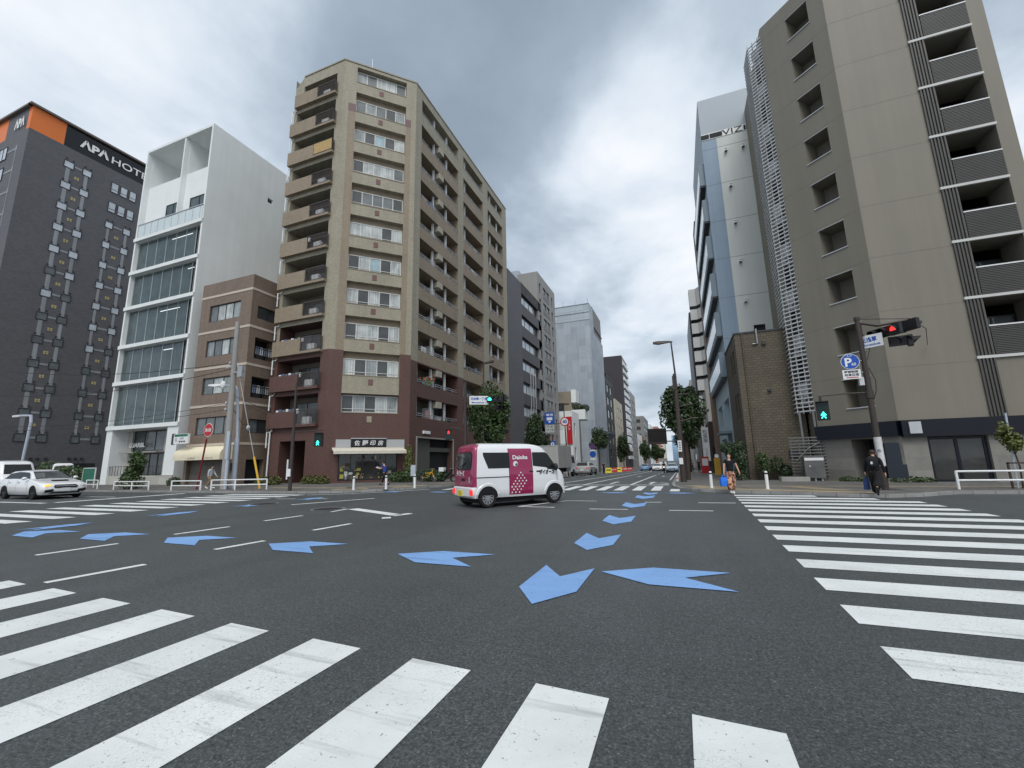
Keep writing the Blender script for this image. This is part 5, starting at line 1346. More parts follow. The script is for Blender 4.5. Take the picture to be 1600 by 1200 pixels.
# --- right corner signal pole
px_, py_ = 6.81, 19.77
ts = thing('traffic_signal', 'brown signal pole with a red light and a green walking figure on the right corner', 'traffic light', (px_,py_,.1), 'traffic signals of the junction')
q = MB(); q.cyl((px_,py_,.1),(px_,py_,6.55),.11,.085,12); q.cyl((px_,py_,6.5),(px_,py_,6.62),.1,n=10); q.cyl((px_,py_,3.45),(px_,py_,3.75),.13,n=12); q.build('pole', m_polebrown, ts, smooth=40)
q = MB(); q.cyl((px_+.02,py_-.005,.95),(px_+.01,py_-.005,2.0),.118,n=14,caps=False); wo = q.build('poster_wrap', m_wrap, ts, smooth=40)
q = MB(); text(q, '自転車\n等駐車\n禁止区域', (px_-.03,py_-.125,1.5), (1,0,0), zz, w=.14, bold=.02); q.build('lettering', m_ink, wo)
q = MB(); q.tube([(px_,py_,6.4),(7.4,19.75,6.2),(8.3,19.72,6.28)],.05,8); q.tube([(px_,py_,5.75),(7.6,19.75,5.8),(8.2,19.72,5.85)],.035,6); q.build('arm', m_polebrown, ts)
lens_head(ts, (7.52,19.55,5.88), (-.86,-.5,-.12), 2, m_redl, sp=.36)
lens_head(ts, (8.2,19.75,6.05), (.9,.45,-.1), -1, m_redl)
lens_head(ts, (7.95,19.6,5.5), (-.2,-.98,-.2), -1, m_redl, count=2, sp=.3)
lens_head(ts, (8.25,19.6,5.48), (.95,-.3,-.1), -1, m_redl, count=1, sp=.34)
q = MB(); q.tube([(px_,py_,3.66),(6.0,19.73,3.68),(5.2,19.7,3.64)],.03,6); q.cyl((5.22,19.7,3.64),(5.22,19.7,3.42),.045,n=8); q.build('pedestrian_arm', m_polebrown, ts)
ped_head(ts, (5.23,19.65,3.06), (-.18,-1,0), True)
q = MB(); q.box(px_+.14,px_+.58,py_-.12,py_+.2,1.0,1.78); q.box(px_+.1,px_+.68,py_-.16,py_+.22,.52,1.0); q.build('control_box', mat('navy_box', (.018,.024,.034), .45, .1), ts)
q = MB(); q.box(px_-.27,px_-.12,py_-.1,py_+.05,3.95,4.25); q.build('detector', m_alu, ts)
q = MB(); q.tube([(px_+.1,py_-.05,4.6),(px_+.24,py_-.05,4.1),(px_+.2,py_-.05,3.7),(px_+.09,py_-.05,3.4)],.014,5); q.tube([(px_+.1,py_-.05,5.9),(px_+.22,py_-.05,5.3),(px_+.09,py_-.05,4.9)],.012,5); q.build('cable_loop', m_black, ts)
ns = thing('street_name_sign', 'white place name plate with blue characters on the right corner signal pole', 'sign', (7.15,19.6,5.6))
n_ = Vector((-.62,-.78,0)).normalized(); u_ = zz.cross(n_)
q = MB(); c_ = Vector((7.08,19.62,5.6)); a = [c_+u_*s_*.36+zz*v_*.24+n_*o_ for v_ in (-1,1) for s_, o_ in ((-1,-.02),(1,-.02),(1,.02),(-1,.02))]; q.hexa(a[:4],a[4:]); q.build('panel', m_signwhite, ns)
q = MB(); text(q, '元浅草', c_+n_*.024+zz*.06-u_*.06, u_, zz, h=.2, w=.5, bold=.03); text(q, 'Motoasakusa', c_+n_*.024-zz*.13, u_, zz, h=.1, w=.56, bold=.02); q.build('lettering', m_signblue, ns)
psg = thing('parking_sign', 'round blue P 60 parking sign bracketed to the right corner signal pole', 'sign', (6.33,19.6,4.9))
q = MB(); q.disc((6.33,19.62,4.88),(0,-1,0),.3,28); q.build('disc', m_signwhite, psg)
q = MB(); q.disc((6.33,19.615,4.88),(0,-1,0),.282,28); q.build('blue_face', m_signblue, psg)
q = MB(); text(q, 'P', (6.27,19.61,4.86), (1,0,0), zz, h=.34, bold=.03); text(q, '60', (6.43,19.61,4.77), (1,0,0), zz, h=.11, bold=.02); text(q, '8-20', (6.33,19.61,5.1), (1,0,0), zz, h=.06); q.build('lettering', m_signwhite, psg)
q = MB(); q.cyl((6.35,19.65,4.9),(px_,py_,4.9),.02,n=6); q.cyl((6.4,19.65,4.45),(px_,py_,4.45),.02,n=6); q.cyl((6.62,19.7,4.4),(6.62,19.7,5.0),.015,n=6); q.build('bracket', m_steel, psg)
ps2 = thing('parking_meter_plate', 'white parking ticket plate with a red bar under the round blue parking sign', 'sign', (6.33,19.6,4.4))
q = MB(); q.box(6.03,6.6,19.6,19.625,4.2,4.56); q.build('panel', m_signwhite, ps2)
q = MB(); text(q, '時間制限', (6.31,19.594,4.48), (1,0,0), zz, h=.1, w=.44, bold=.02); text(q, '駐車区間', (6.31,19.594,4.36), (1,0,0), zz, h=.1, w=.44, bold=.02); q.build('lettering', m_ink, ps2)
q = MB(); q.box(6.13,6.5,19.594,19.6,4.245,4.275); q.build('red_bar', m_signred, ps2)
ow = thing('overhead_cable', 'thin black cable from the right signal pole to the taupe block', 'cable', (7,20,6.5), 'overhead cables')
q = MB(); q.tube([(px_,py_,6.55),(8.4,19.8,6.35),(9.6,21.5,6.3),(11.5,25.9,6.5)],.014,5); q.cyl((8.4,19.8,6.35),(8.75,20.2,6.33),.03,n=6); q.build('wire', m_black, ow)

# --- middle pole by the tree, with a street lamp on top
sl_ = thing('street_lamp', 'thick brown pole with a tall lamp before the dark tree on the right kerb', 'street lamp', (.05,26.5,.06), 'brown street lamps')
q = MB(); q.cyl((.05,26.5,0),(.05,26.5,3.2),.165,.145,12); q.cyl((.05,26.5,3.2),(.05,26.5,6.25),.13,.095,12); q.build('pole', m_polebrown, sl_, smooth=40)
q = MB(); q.cyl((.1,26.55,6.0),(.02,26.55,8.15),.055,.04,8); q.build('upper_pole', m_polebrown, sl_)
q = MB(); q.loft([[(-1.0-.0+dx*.0,26.55+dy,z_) for dx,dy,z_ in ((0,-.12,8.2),(0,.12,8.2),(0,.1,8.3),(0,-.1,8.3))],[(-.7,26.4,8.14),(-.7,26.7,8.14),(-.7,26.65,8.32),(-.7,26.45,8.32)],[(-.1,26.48,8.18),(-.1,26.62,8.18),(-.1,26.6,8.28),(-.1,26.5,8.28)],[(.1,26.5,8.16),(.1,26.6,8.16),(.1,26.58,8.24),(.1,26.52,8.24)]]); q.build('lamp_head', m_polebrown, sl_)
q = MB(); q.tube([(.05,26.5,4.3),(.9,26.5,4.42)],.035,6); q.tube([(.05,26.5,3.45),(.8,26.5,3.62),(1.1,26.5,3.6)],.045,6); q.tube([(.05,26.5,5.0),(.75,26.5,5.05)],.03,6); q.box(-.1,.02,26.3,26.4,5.3,6.1); q.build('arm', m_polebrown, sl_)
q = MB()
for z in (1.75,1.05): q.box(-.1,.1,26.28,26.3,z,z+(.62 if z > 1.5 else .35))
so_ = q.build('sticker_panel', m_signwhite, sl_)
q = MB(); 
for k in range(5): q.box(-.06,.06,26.272,26.28,1.85+k*.1,1.89+k*.1)
q.build('printing', m_ink, so_)
# tiny marker posts on the kerb side
for k in range(4):
    y = 27.5+k*2.2
    t = thing('kerb_post', ['low pale kerb post nearest the thick brown lamp pole','second low pale kerb post behind the lamp pole','third low pale kerb post behind the lamp pole','farthest low pale kerb post behind the lamp pole'][k], 'post', (-.35,y,.1), 'low kerb posts')
    q = MB(); q.cyl((-.3,y,.0),(-.3,y,.34),.07,n=8); q.build('post', m_signwhite, t)
    q = MB(); q.cyl((-.3,y,.2),(-.3,y,.26),.073,n=8); q.build('band', mat('orange_band', lin(214,120,50), .5), t)
# message board over the street
mbd = thing('message_board', 'dark electronic message board hanging over the right half of the street', 'message board', (.4,60,-.5))
q = MB(); q.box(-3.85,-1.5,59.9,60.2,3.25,5.3); bo = q.build('board', mat('board_dark', (.022,.018,.017), .5, .2, 1.5), mbd)
q = MB()
for k in range(8): q.box(-3.7,-1.65,59.88,59.9,3.7+k*.15,3.73+k*.15)
q.box(-3.85,-1.5,59.86,59.9,3.25,3.55); q.box(-3.85,-1.5,59.86,59.9,5.05,5.15); q.build('led_rows', mat('board_brown', (.06,.045,.04), .5), bo)
q = MB(); q.cyl((.5,60.1,-.6),(.5,60.1,6.2),.16,.13,10); q.build('pole', m_polebrown, mbd)
q = MB(); q.cyl((.5,60.1,4.95),(-1.5,60.1,4.95),.07,n=8); q.cyl((.5,60.1,3.6),(-1.5,60.1,3.6),.07,n=8); q.build('arm', m_polebrown, mbd)

# --- signal on the left corner of the street
ts2 = thing('traffic_signal', 'brown signal pole with a green light and a red standing figure by the leafy tree', 'traffic light', (-13.55,26.3,.07), 'traffic signals of the junction')
q = MB(); q.cyl((-13.55,26.3,0),(-13.55,26.3,6.9),.12,.09,12); q.build('pole', m_polebrown, ts2, smooth=40)
q = MB(); q.tube([(-13.55,26.3,5.5),(-12,26.25,5.55),(-10.6,26.25,5.6)],.05,8); q.build('arm', m_polebrown, ts2)
lens_head(ts2, (-11.22,26.1,5.5), (.12,-1,-.1), 0, m_green, sp=.36)
lens_head(ts2, (-10.75,26.45,5.55), (.8,.6,-.1), -1, m_green)
lens_head(ts2, (-11.0,26.3,4.95), (.9,-.5,-.1), -1, m_green, count=2)
q = MB(); q.tube([(-13.55,26.3,3.55),(-14.2,26.28,3.75),(-14.75,26.25,3.8),(-14.78,26.25,3.65)],.03,6); q.build('pedestrian_arm', m_polebrown, ts2)
ped_head(ts2, (-14.78,26.2,3.3), (.45,-.9,0), False)
ns2 = thing('street_name_sign', 'white place name plate with blue characters beside the green light on the left', 'sign', (-12.4,26.1,5.5))
q = MB(); q.hexa([(-13.12,26.08,5.28),(-11.72,26.08,5.18),(-11.72,26.12,5.18),(-13.12,26.12,5.28)],[(-13.12,26.08,5.86),(-11.72,26.08,5.76),(-11.72,26.12,5.76),(-13.12,26.12,5.86)]); q.build('panel', m_signwhite, ns2)
ux = Vector((1,0,-.07)).normalized()
q = MB(); text(q, '元浅草一丁目', (-12.42,26.07,5.62), ux, zz, h=.2, w=1.2, bold=.025); text(q, 'Motoasakusa 1', (-12.42,26.07,5.37), ux, zz, h=.11, w=1.05, bold=.02); q.build('lettering', m_signblue, ns2)
sl2 = thing('street_lamp', 'tall thin brown street lamp sticking up out of the leafy tree on the left', 'street lamp', (-13.2,28.4,.03), 'brown street lamps')
q = MB(); q.cyl((-13.2,28.4,0),(-13.1,28.4,8.6),.08,.05,8); q.build('pole', m_polebrown, sl2)
q = MB(); q.loft([[(-13.1,28.35,8.55),(-13.1,28.45,8.55),(-13.1,28.45,8.68),(-13.1,28.35,8.68)],[(-12.3,28.28,8.62),(-12.3,28.52,8.62),(-12.3,28.5,8.78),(-12.3,28.3,8.78)]]); q.build('lamp_head', m_polebrown, sl2)
# --- pedestrian signal pole in front of the apartment block
ts3 = thing('traffic_signal', 'slim dark pole with a green walking figure in front of the brown corner block', 'traffic light', (-19.62,17.7,.1), 'traffic signals of the junction')
q = MB(); q.cyl((-19.6,17.7,.05),(-19.62,17.7,3.2),.1,.085,10); q.cyl((-19.62,17.7,3.2),(-19.65,17.7,5.95),.07,.05,10); q.build('pole', m_polebrown, ts3, smooth=40)
q = MB(); q.tube([(-19.62,17.7,3.22),(-18.6,17.7,3.22),(-17.65,17.7,3.25)],.03,6); q.build('pedestrian_arm', m_polebrown, ts3)
ped_head(ts3, (-17.75,17.65,2.74), (.35,-.95,0), True)
q = MB(); q.box(-19.72,-19.5,17.55,17.6,.85,1.25); q.box(-19.78,-19.72,17.56,17.62,.7,1.75); q.build('sticker_panel', m_signwhite, ts3)
# --- concrete utility pole, cables and guy wire
up_ = thing('utility_pole', 'tall grey concrete utility pole with cable fittings before the tiled building', 'utility pole', (-26.1,18.75,.1))
q = MB(); q.cyl((-26.1,18.75,0),(-26.3,18.75,10.75),.22,.13,14); q.build('pole', m_concrete, up_, smooth=40)
q = MB(); q.box(-26.1,-25.3,18.65,18.72,7.3,7.38); q.box(-25.7,-25.3,18.6,18.8,7.0,7.7); q.box(-26.9,-26.3,18.65,18.7,7.7,7.78)
for z in (5.0,5.4,7.75,8.0): q.ball((-26.55,18.7,z),.09,.09,.12,8,5)
q.build('crossarm', m_steel, up_)
q = MB(); q.cyl((-25.8,18.6,.1),(-25.85,18.6,3.2),.09,n=8); q.box(-25.95,-25.72,18.5,18.53,1.9,3.6); q.build('cable_duct', m_lampgrey, up_)
for k, (z0, x1, z1, sag, lb) in enumerate(((8.0,-62,11.5,1.0,'highest overhead cable running left from the concrete pole'),(7.6,-62,9.0,1.2,'sagging overhead cable running left below the highest one'),(5.4,-62,6.0,.9,'low overhead cable running left past the white office'),(5.0,-62,5.4,.7,'lowest overhead cable running left past the white office'))):
    t = thing('overhead_cable', lb, 'cable', (-26.3,18.7,z0), 'overhead cables'); pts = []
    for j in range(15): f_ = j/14; pts.append((-26.5+(x1+26.5)*f_, 18.7-1.5*f_, z0+(z1-z0)*f_-4*sag*f_*(1-f_)))
    q = MB(); q.tube(pts, .022 if k < 2 else .014, 5); q.build('wire', m_black, t)
t = thing('overhead_cable', 'short cable drooping from the concrete pole to the tiled building', 'cable', (-26.3,18.7,5), 'overhead cables')
q = MB(); q.tube([(-26.2,18.8,5.2),(-28,21,4.3),(-31.5,23.95,4.6)],.018,5); q.tube([(-26.2,18.8,5.9),(-25.2,21,4.9),(-31.6,23.95,6.0)],.014,5); q.build('wire', m_black, t)
gw = thing('guy_wire', 'slanting guy wire with a yellow cover at its foot beside the concrete pole', 'guy wire', (-23.76,19.3,.1))
q = MB(); q.cyl((-26.3,18.8,8.6),(-23.78,19.3,.1),.02,n=5); q.ball((-24.9,19.07,3.8),.12,.12,.16,8,5); q.build('wire', m_steel, gw)
q = MB(); q.cyl((-24.35,19.2,2.0),(-23.78,19.3,.1),.06,n=8); q.build('yellow_cover', mat('guy_yellow', lin(214,172,60), .5), gw)
sl3 = thing('street_lamp', 'pale grey street lamp with a curved arm beside the concrete pole', 'street lamp', (-26.0,19.3,.1), 'pale grey street lamps')
q = MB(); q.cyl((-26.05,19.3,.0),(-26.1,19.3,3.2),.15,.14,12); q.tube([(-26.1,19.3,3.2),(-26.45,19.3,6.2),(-26.55,19.3,6.5),(-26.8,19.3,6.65),(-27.9,19.2,6.75)],[.09,.075,.07,.06,.05],10); q.build('pole', m_lampgrey, sl3, smooth=40)
q = MB(); q.loft([[(-27.7,19.1,6.68),(-27.7,19.3,6.68),(-27.7,19.3,6.78),(-27.7,19.1,6.78)],[(-28.3,18.98,6.66),(-28.3,19.42,6.66),(-28.3,19.35,6.86),(-28.3,19.05,6.86)],[(-29.1,19.1,6.8),(-29.1,19.3,6.8),(-29.1,19.28,6.88),(-29.1,19.12,6.88)]]); q.ball((-27.75,19.2,6.75),.2,.15,.28,10,6); q.build('lamp_head', m_signwhite, sl3)
sl4 = thing('street_lamp', 'pale grey street lamp cut off by the left edge of the picture', 'street lamp', (-63.8,24.5,.1), 'pale grey street lamps')
q = MB(); q.tube([(-63.8,23.9,0),(-63.3,23.9,6.5),(-63.5,23.9,7.2),(-65.5,23.9,7.3)],.13,8); q.build('pole', m_lampgrey, sl4)
q = MB(); q.box(-66.8,-65.4,23.7,24.1,7.2,7.4); q.build('lamp_head', m_signwhite, sl4)
rs = thing('road_sign', 'round red sign on a dark red post in front of the cream awning', 'road sign', (-28.2,18.5,.1))
q = MB(); q.tube([(-28.2,18.5,.05),(-27.75,18.5,3.2)],.05,8); q.build('post', mat('post_red', lin(120,30,36), .5), rs)
q = MB(); q.disc((-27.55,18.42,3.74),(0,-1,0),.42,28); q.build('disc', m_signwhite, rs)
q = MB(); q.disc((-27.55,18.41,3.74),(0,-1,0),.39,28); q.build('red_face', m_signred, rs)
q = MB(); text(q, '消火栓', (-27.55,18.4,3.74), (1,0,0), zz, h=.24, w=.56, bold=.03); q.build('lettering', m_signwhite, rs)
# guard rails
def rail(lb, pts, h, grp='white pipe guard rails', z=.1):
    t = thing('guard_rail', lb, 'guard rail', (pts[0][0],pts[0][1],z), grp)
    q = MB()
    for zz_ in (h, h*.5): q.tube([(x,y,z+zz_) for x,y in pts], .035, 7)
    q.build('rail', m_whitepaint, t)
    for k, (x, y) in enumerate(pts):
        q = MB(); q.cyl((x,y,z-.05),(x,y,z+h+.02),.042,n=8); q.build('post', m_whitepaint, t)
rail('white guard rail in front of the shrub below the white office', [(-35.2,17.75),(-33.2,17.7),(-31.3,17.6)], .52)
rail('white guard rail between the shrub and the walking man on the left', [(-28.95,17.5),(-26.5,17.6)], .55)
rail('white guard rail running past the foot of the concrete pole', [(-25.8,17.75),(-24.3,18.1),(-22.5,18.7)], .58)
rail('white guard rail beside the green notice board', [(-40.2,18.6),(-38.6,18.5)], .6)
rail('white guard rail on the right in front of the glass doors', [(9.05,20.2),(11.1,20.25),(13.2,20.3),(15.5,20.35)], .62)
gb = thing('notice_board', 'green notice board on a white frame left of the white office', 'notice board', (-43.5,21.3,.1))
q = MB(); q.box(-43.9,-42.35,20.0,20.06,.55,1.55); q.build('panel', mat('board_green', lin(42,104,84), .6), gb)
q = MB(); q.box(-43.95,-42.3,20.0,20.07,1.55,1.6)
for x in (-43.95,-42.35): q.box(x,x+.06,20.0,20.06,0,1.6)
q.build('frame', m_signwhite, gb)
# bollards
for k, (x, y, z, lb) in enumerate(((-16.1,18.55,.1,'white bollard straight below the shop sign, leftmost of the corner'),(-14.62,19.3,.1,'white bollard beside the man in the blue shirt'),(-13.55,20.35,.1,'white bollard in front of the conical conifer'),(1.12,20.6,.1,'white bollard left of the woman with the blue bag'),(3.11,20.0,.1,'white bollard between the woman and the dark walker'))):
    t = thing('bollard', lb, 'bollard', (x,y,z), 'white bollards at the corners')
    q = MB(); q.cyl((x,y,z-.05),(x,y,z+.58),.062,n=12); q.ball((x,y,z+.66),.06,.06,.05,12,5); q.build('post', m_whitepaint, t, smooth=40)
    q = MB(); q.cyl((x,y,z+.58),(x,y,z+.645),.052,n=12); q.build('black_band', m_black, t)
    q = MB(); q.cyl((x,y,z),(x,y,z+.012),.14,n=14); q.build('base_plate', m_steel, t)
# pole with the 40 sign and the bus lane sign
sl5 = thing('street_lamp', 'thin dark street lamp carrying the 40 sign by the left kerb', 'street lamp', (-12.5,50,-.3), 'brown street lamps')
q = MB(); q.cyl((-12.35,50,-.4),(-12.6,50,8.0),.1,.05,8); q.build('pole', m_polebrown, sl5)
q = MB(); q.box(-12.8,-11.9,49.85,50.1,7.95,8.1); q.build('lamp_head', m_polebrown, sl5)
q = MB(); q.cyl((-12.55,50,5.75),(-14.6,50,5.75),.04,n=6); q.build('arm', m_polebrown, sl5)
rs2 = thing('road_sign', 'round white 40 speed limit sign with a red border', 'road sign', (-12.5,49.8,5.9))
q = MB(); q.disc((-12.5,49.85,5.94),(0,-1,0),.55,28); q.build('disc', m_signred, rs2)
q = MB(); q.disc((-12.5,49.84,5.94),(0,-1,0),.42,28); q.build('white_face', m_signwhite, rs2)
q = MB(); text(q, '40', (-12.5,49.83,5.94), (1,0,0), zz, h=.42, bold=.04); q.build('lettering', m_signblue, rs2)
rs3 = thing('road_sign', 'square blue bus lane sign left of the 40 speed limit sign', 'road sign', (-14.4,49.8,6.))
q = MB(); q.box(-14.95,-13.75,49.86,49.92,5.75,7.15); q.build('panel', m_signblue, rs3)
q = MB(); text(q, '専用', (-14.35,49.85,6.85), (1,0,0), zz, h=.3, w=.85, bold=.02); q.box(-14.7,-14.0,49.85,49.86,6.2,6.55); q.face([(-14.35,49.85,5.85),(-14.15,49.85,6.1),(-14.55,49.85,6.1)]); q.build('symbol', m_signwhite, rs3)
rs4 = thing('road_sign', 'white plate with dark time characters under the blue bus lane sign', 'road sign', (-14.4,49.8,5.))
q = MB(); q.box(-14.9,-13.8,49.86,49.9,4.75,5.65); q.build('panel', mat('plate_grey', lin(176,180,178), .5), rs4)
q = MB(); text(q, '7-9', (-14.35,49.85,5.42), (1,0,0), zz, h=.22, w=.7); text(q, '17-19', (-14.35,49.85,5.02), (1,0,0), zz, h=.22, w=.85); q.build('lettering', m_ink, rs4)
rs5 = thing('road_sign', 'small blue and white bus symbol sign above the grey box lorry', 'road sign', (-14.1,49.8,3))
q = MB(); q.box(-14.45,-13.7,49.86,49.9,2.95,3.7); q.cyl((-14.1,49.95,-.4),(-14.1,49.95,3.7),.05,n=6); q.build('panel', m_signblue, rs5)
q = MB(); q.disc((-14.08,49.85,3.35),(0,-1,0),.22,16,.1); q.box(-14.4,-13.75,49.84,49.86,2.98,3.08); q.build('symbol', m_signwhite, rs5)
for k, (x, y, lb) in enumerate(((-12.25,49.,'purple and blue round signs on the post behind the grey box lorry'),(-12.0,64.,'purple and blue round signs on the post behind the silver car'))):
    t = thing('road_sign', lb, 'road sign', (x,y,gz(y)), 'no parking posts up the street'); s_ = y/50
    q = MB(); q.cyl((x,y,gz(y)),(x,y,2.8*s_),.05,n=6); q.build('post', m_lampgrey, t)
    q = MB(); q.disc((x,y-.08,2.6*s_),(0,-1,0),.32*s_,18); q.build('purple_disc', mat('sign_purple', lin(92,60,110), .5), t)
    q = MB(); q.disc((x,y-.08,1.75*s_),(0,-1,0),.36*s_,18); q.build('blue_disc', m_signblue, t)
    q = MB(); q.box(x-.3*s_,x+.3*s_,y-.1,y-.07,2.1*s_,2.25*s_); q.box(x-.3*s_,x+.3*s_,y-.1,y-.07,1.1*s_,1.3*s_); q.build('plate', m_signwhite, t)
# works barriers along the far left kerb
m_brd = mat('barrier_red', lin(186,56,48), .6, .1); m_bye = mat('barrier_yellow', lin(228,214,60), .6, .1)
for k, (x, y, c, lb) in enumerate(((-11.1,72,1,'yellow works barrier nearest the parked silver car'),(-11.2,76,0,'red works barrier just past the nearest yellow one'),(-11.3,80,0,'second red works barrier along the left kerb'),(-11.0,84,1,'yellow works barrier in the middle of the red ones'),(-11.2,88,0,'red works barrier beyond the middle yellow one'),(-10.9,93,0,'red works barrier next to last along the left kerb'),(-10.6,99,0,'farthest red works barrier along the left kerb'))):
    z = gz(y); t = thing('works_barrier', lb, 'barrier', (x,y,z), 'works barriers along the left kerb')
    q = MB(); q.hexa([(x-.5,y-.25,z),(x+.5,y-.25,z),(x+.5,y+.25,z),(x-.5,y+.25,z)],[(x-.45,y-.06,z+.8),(x+.45,y-.06,z+.8),(x+.45,y+.06,z+.8),(x-.45,y+.06,z+.8)]); q.build('shell', m_bye if c else m_brd, t)
    q = MB(); q.box(x-.35,x+.35,y-.2,y-.15,z+.4,z+.55); q.build('stripe', m_ink if c else m_signwhite, t)
# steel cabinet and low planter wall beside the stair tower
cb = thing('steel_cabinet', 'brushed steel cabinet standing under the louvred stair tower', 'cabinet', (6.5,27.5,.05))
q = MB(); q.box(6.1,7.0,27.3,27.9,.22,1.32); q.build('body', mat('brushed_steel', (.14,.14,.137), .4, .2, 2., metal=.4), cb)
q = MB(); q.box(6.12,6.98,27.28,27.3,1.12,1.26); q.box(6.3,6.36,27.27,27.3,.8,.86); q.build('label_strip', m_signwhite, cb)
q = MB()
for x in (6.2,6.5,6.8): q.box(x,x+.08,27.4,27.6,.0,.22)
q.build('leg', m_steel, cb)
pw = thing('planter_wall', 'low pale stone planter edge at the foot of the louvred screen', 'planter', (5.5,27.3,.05)); q = MB(); q.box(4.9,6.2,27.0,27.6,.0,.28); q.build('stone', m_concrete, pw)
# sign post and yellow board on the right pavement
yb = thing('advertising_board', 'narrow yellow standing board on the right pavement before the blue office', 'board', (3.0,39,.0))
q = MB(); q.box(2.45,2.9,38.5,38.58,.0,1.35); q.build('panel', mat('board_mustard', lin(176,138,54), .6), yb)
q = MB(); q.disc((2.68,38.5,1.5),(0,-1,0),.16,14); q.build('top_disc', m_signwhite, yb)
vm = thing('vending_machine', 'red vending machine far along the right pavement', 'vending machine', (2.6,54,-.3))
q = MB(); q.box(2.1,2.9,53.8,54.4,-.4,1.5); q.build('body', m_signred, vm); q = MB(); q.box(2.2,2.8,53.77,53.8,.5,1.3); q.build('display', m_signwhite, vm)
# yellow bicycle and moped by the garage
for (x, y, nm, lb, cm, rr) in ((-17.6,28.2,'bicycle','yellow bicycle parked in the green shrubs by the garage',mat('bike_yellow', lin(214,160,40), .4), .3),(-16.2,28.6,'moped','dark moped with a white box parked at the garage mouth',m_black,.24)):
    t = thing(nm, lb, nm, (x,y,.03))
    for dx in (-.5,.5):
        q = MB(); pts = [(x+dx+rr*math.cos(2*math.pi*k/18), y, .04+rr+rr*math.sin(2*math.pi*k/18)) for k in range(19)]; q.tube(pts, .03 if nm == 'bicycle' else .06, 6); w_ = q.build('wheel', m_tyre, t)
        q = MB(); 
        for k in range(6): a = math.pi*k/6; q.cyl((x+dx-rr*math.cos(a),y,.04+rr-rr*math.sin(a)),(x+dx+rr*math.cos(a),y,.04+rr+rr*math.sin(a)),.006,n=4)
        q.build('spokes', m_steel, w_)
    q = MB(); q.tube([(x-.5,y,.34),(x-.15,y,.36),(x+.3,y,.75),(x+.35,y,.95)],.035 if nm == 'bicycle' else .09,6); q.tube([(x-.15,y,.36),(x-.25,y,.8)],.03,6); q.tube([(x-.22,y,.65),(x+.3,y,.72)],.03,6); q.tube([(x+.3,y,.75),(x+.5,y,.34)],.03,6); q.build('frame', cm, t)
    q = MB(); q.ball((x-.25,y,.83),.14,.07,.04,8,5); q.build('saddle', m_black, t)
    q = MB(); q.tube([(x+.35,y-.25,.98),(x+.35,y+.25,.98)],.02,6); q.build('handlebar', m_steel, t)
    if nm == 'moped': q = MB(); q.box(x-.65,x-.25,y-.18,y+.18,.78,1.08); q.build('carrier_box', m_signwhite, t)
sp_ = thing('post_box', 'slim grey post with a small plate before the conical conifer', 'post', (-16.6,24.8,.1)); q = MB(); q.cyl((-16.6,24.8,0),(-16.6,24.8,.7),.05,n=8); q.build('post', m_steel, sp_); q = MB(); q.box(-16.78,-16.42,24.7,24.76,.6,1.3); q.build('plate', m_lampgrey, sp_)
# ================================================================== plants
def leafmat(name, c1, c2, c3):
    m = bpy.data.materials.new(name); N = NT(m); b = N.b
    tc = N.n('ShaderNodeTexCoord').outputs['Object']
    f = noise(N, tc, 2.2, 4, .7); g = noise(N, tc, 9., 2, .6)
    c = mix(N, ramp(N, f, [(.35,0.),(.65,1.)]), c1, c2); c = mix(N, ramp(N, g, [(.55,0.),(.75,.8)]), c, c3)
    N.l(c, b.inputs['Base Color']); b.inputs['Roughness'].default_value = .5; b.inputs['Specular IOR Level'].default_value = .35
    return m
L_dark = leafmat('dark_leaf', (.028,.048,.022), (.048,.078,.03), (.10,.14,.055))
L_mid = leafmat('green_leaf', (.035,.062,.022), (.06,.10,.032), (.13,.18,.06))
L_yel = leafmat('yellow_green_leaf', (.07,.09,.025), (.15,.17,.045), (.26,.27,.09))
L_hed = leafmat('hedge_leaf', (.05,.06,.016), (.11,.12,.03), (.22,.20,.06))
m_bark = mat('tree_bark', (.055,.042,.034), .9, .25, 6., bump=.6)
def leaves(q, blobs, n, size, seed, shell=.55, flat=.35):
    rg = random.Random(seed)
    for k in range(n):
        c, rx, ry, rz = blobs[rg.randrange(len(blobs))]
        while True:
            d = Vector((rg.uniform(-1,1),rg.uniform(-1,1),rg.uniform(-1,1)))
            if shell < d.length < 1 or (d.length < shell and rg.random() < .18): break
        p = Vector(c)+Vector((d.x*rx,d.y*ry,d.z*rz))
        nn = (d*.7+Vector((rg.gauss(0,.5),rg.gauss(0,.5),rg.gauss(flat,.5)))).normalized()
        u = nn.orthogonal().normalized(); u = (Matrix.Rotation(rg.uniform(0,6.28),3,nn) @ u); w = nn.cross(u)
        s = size*rg.uniform(.6,1.3)
        q.face([p-u*s, p+w*s*.55+u*s*.1, p+u*s, p-w*s*.55+u*s*.1])
def blobset(c, rx, ry, rz, n, seed, k=.42):
    rg = random.Random(seed); out = []
    while len(out) < n:
        d = Vector((rg.uniform(-1,1),rg.uniform(-1,1),rg.uniform(-1,1)))
        if d.length > 1: continue
        d = d*(.82 if d.length > .4 else 1.2); s = rg.uniform(.75,1.25)*k
        out.append(((c[0]+d.x*rx*.8, c[1]+d.y*ry*.8, c[2]+d.z*rz*.85), rx*s, ry*s, rz*s))
    return out
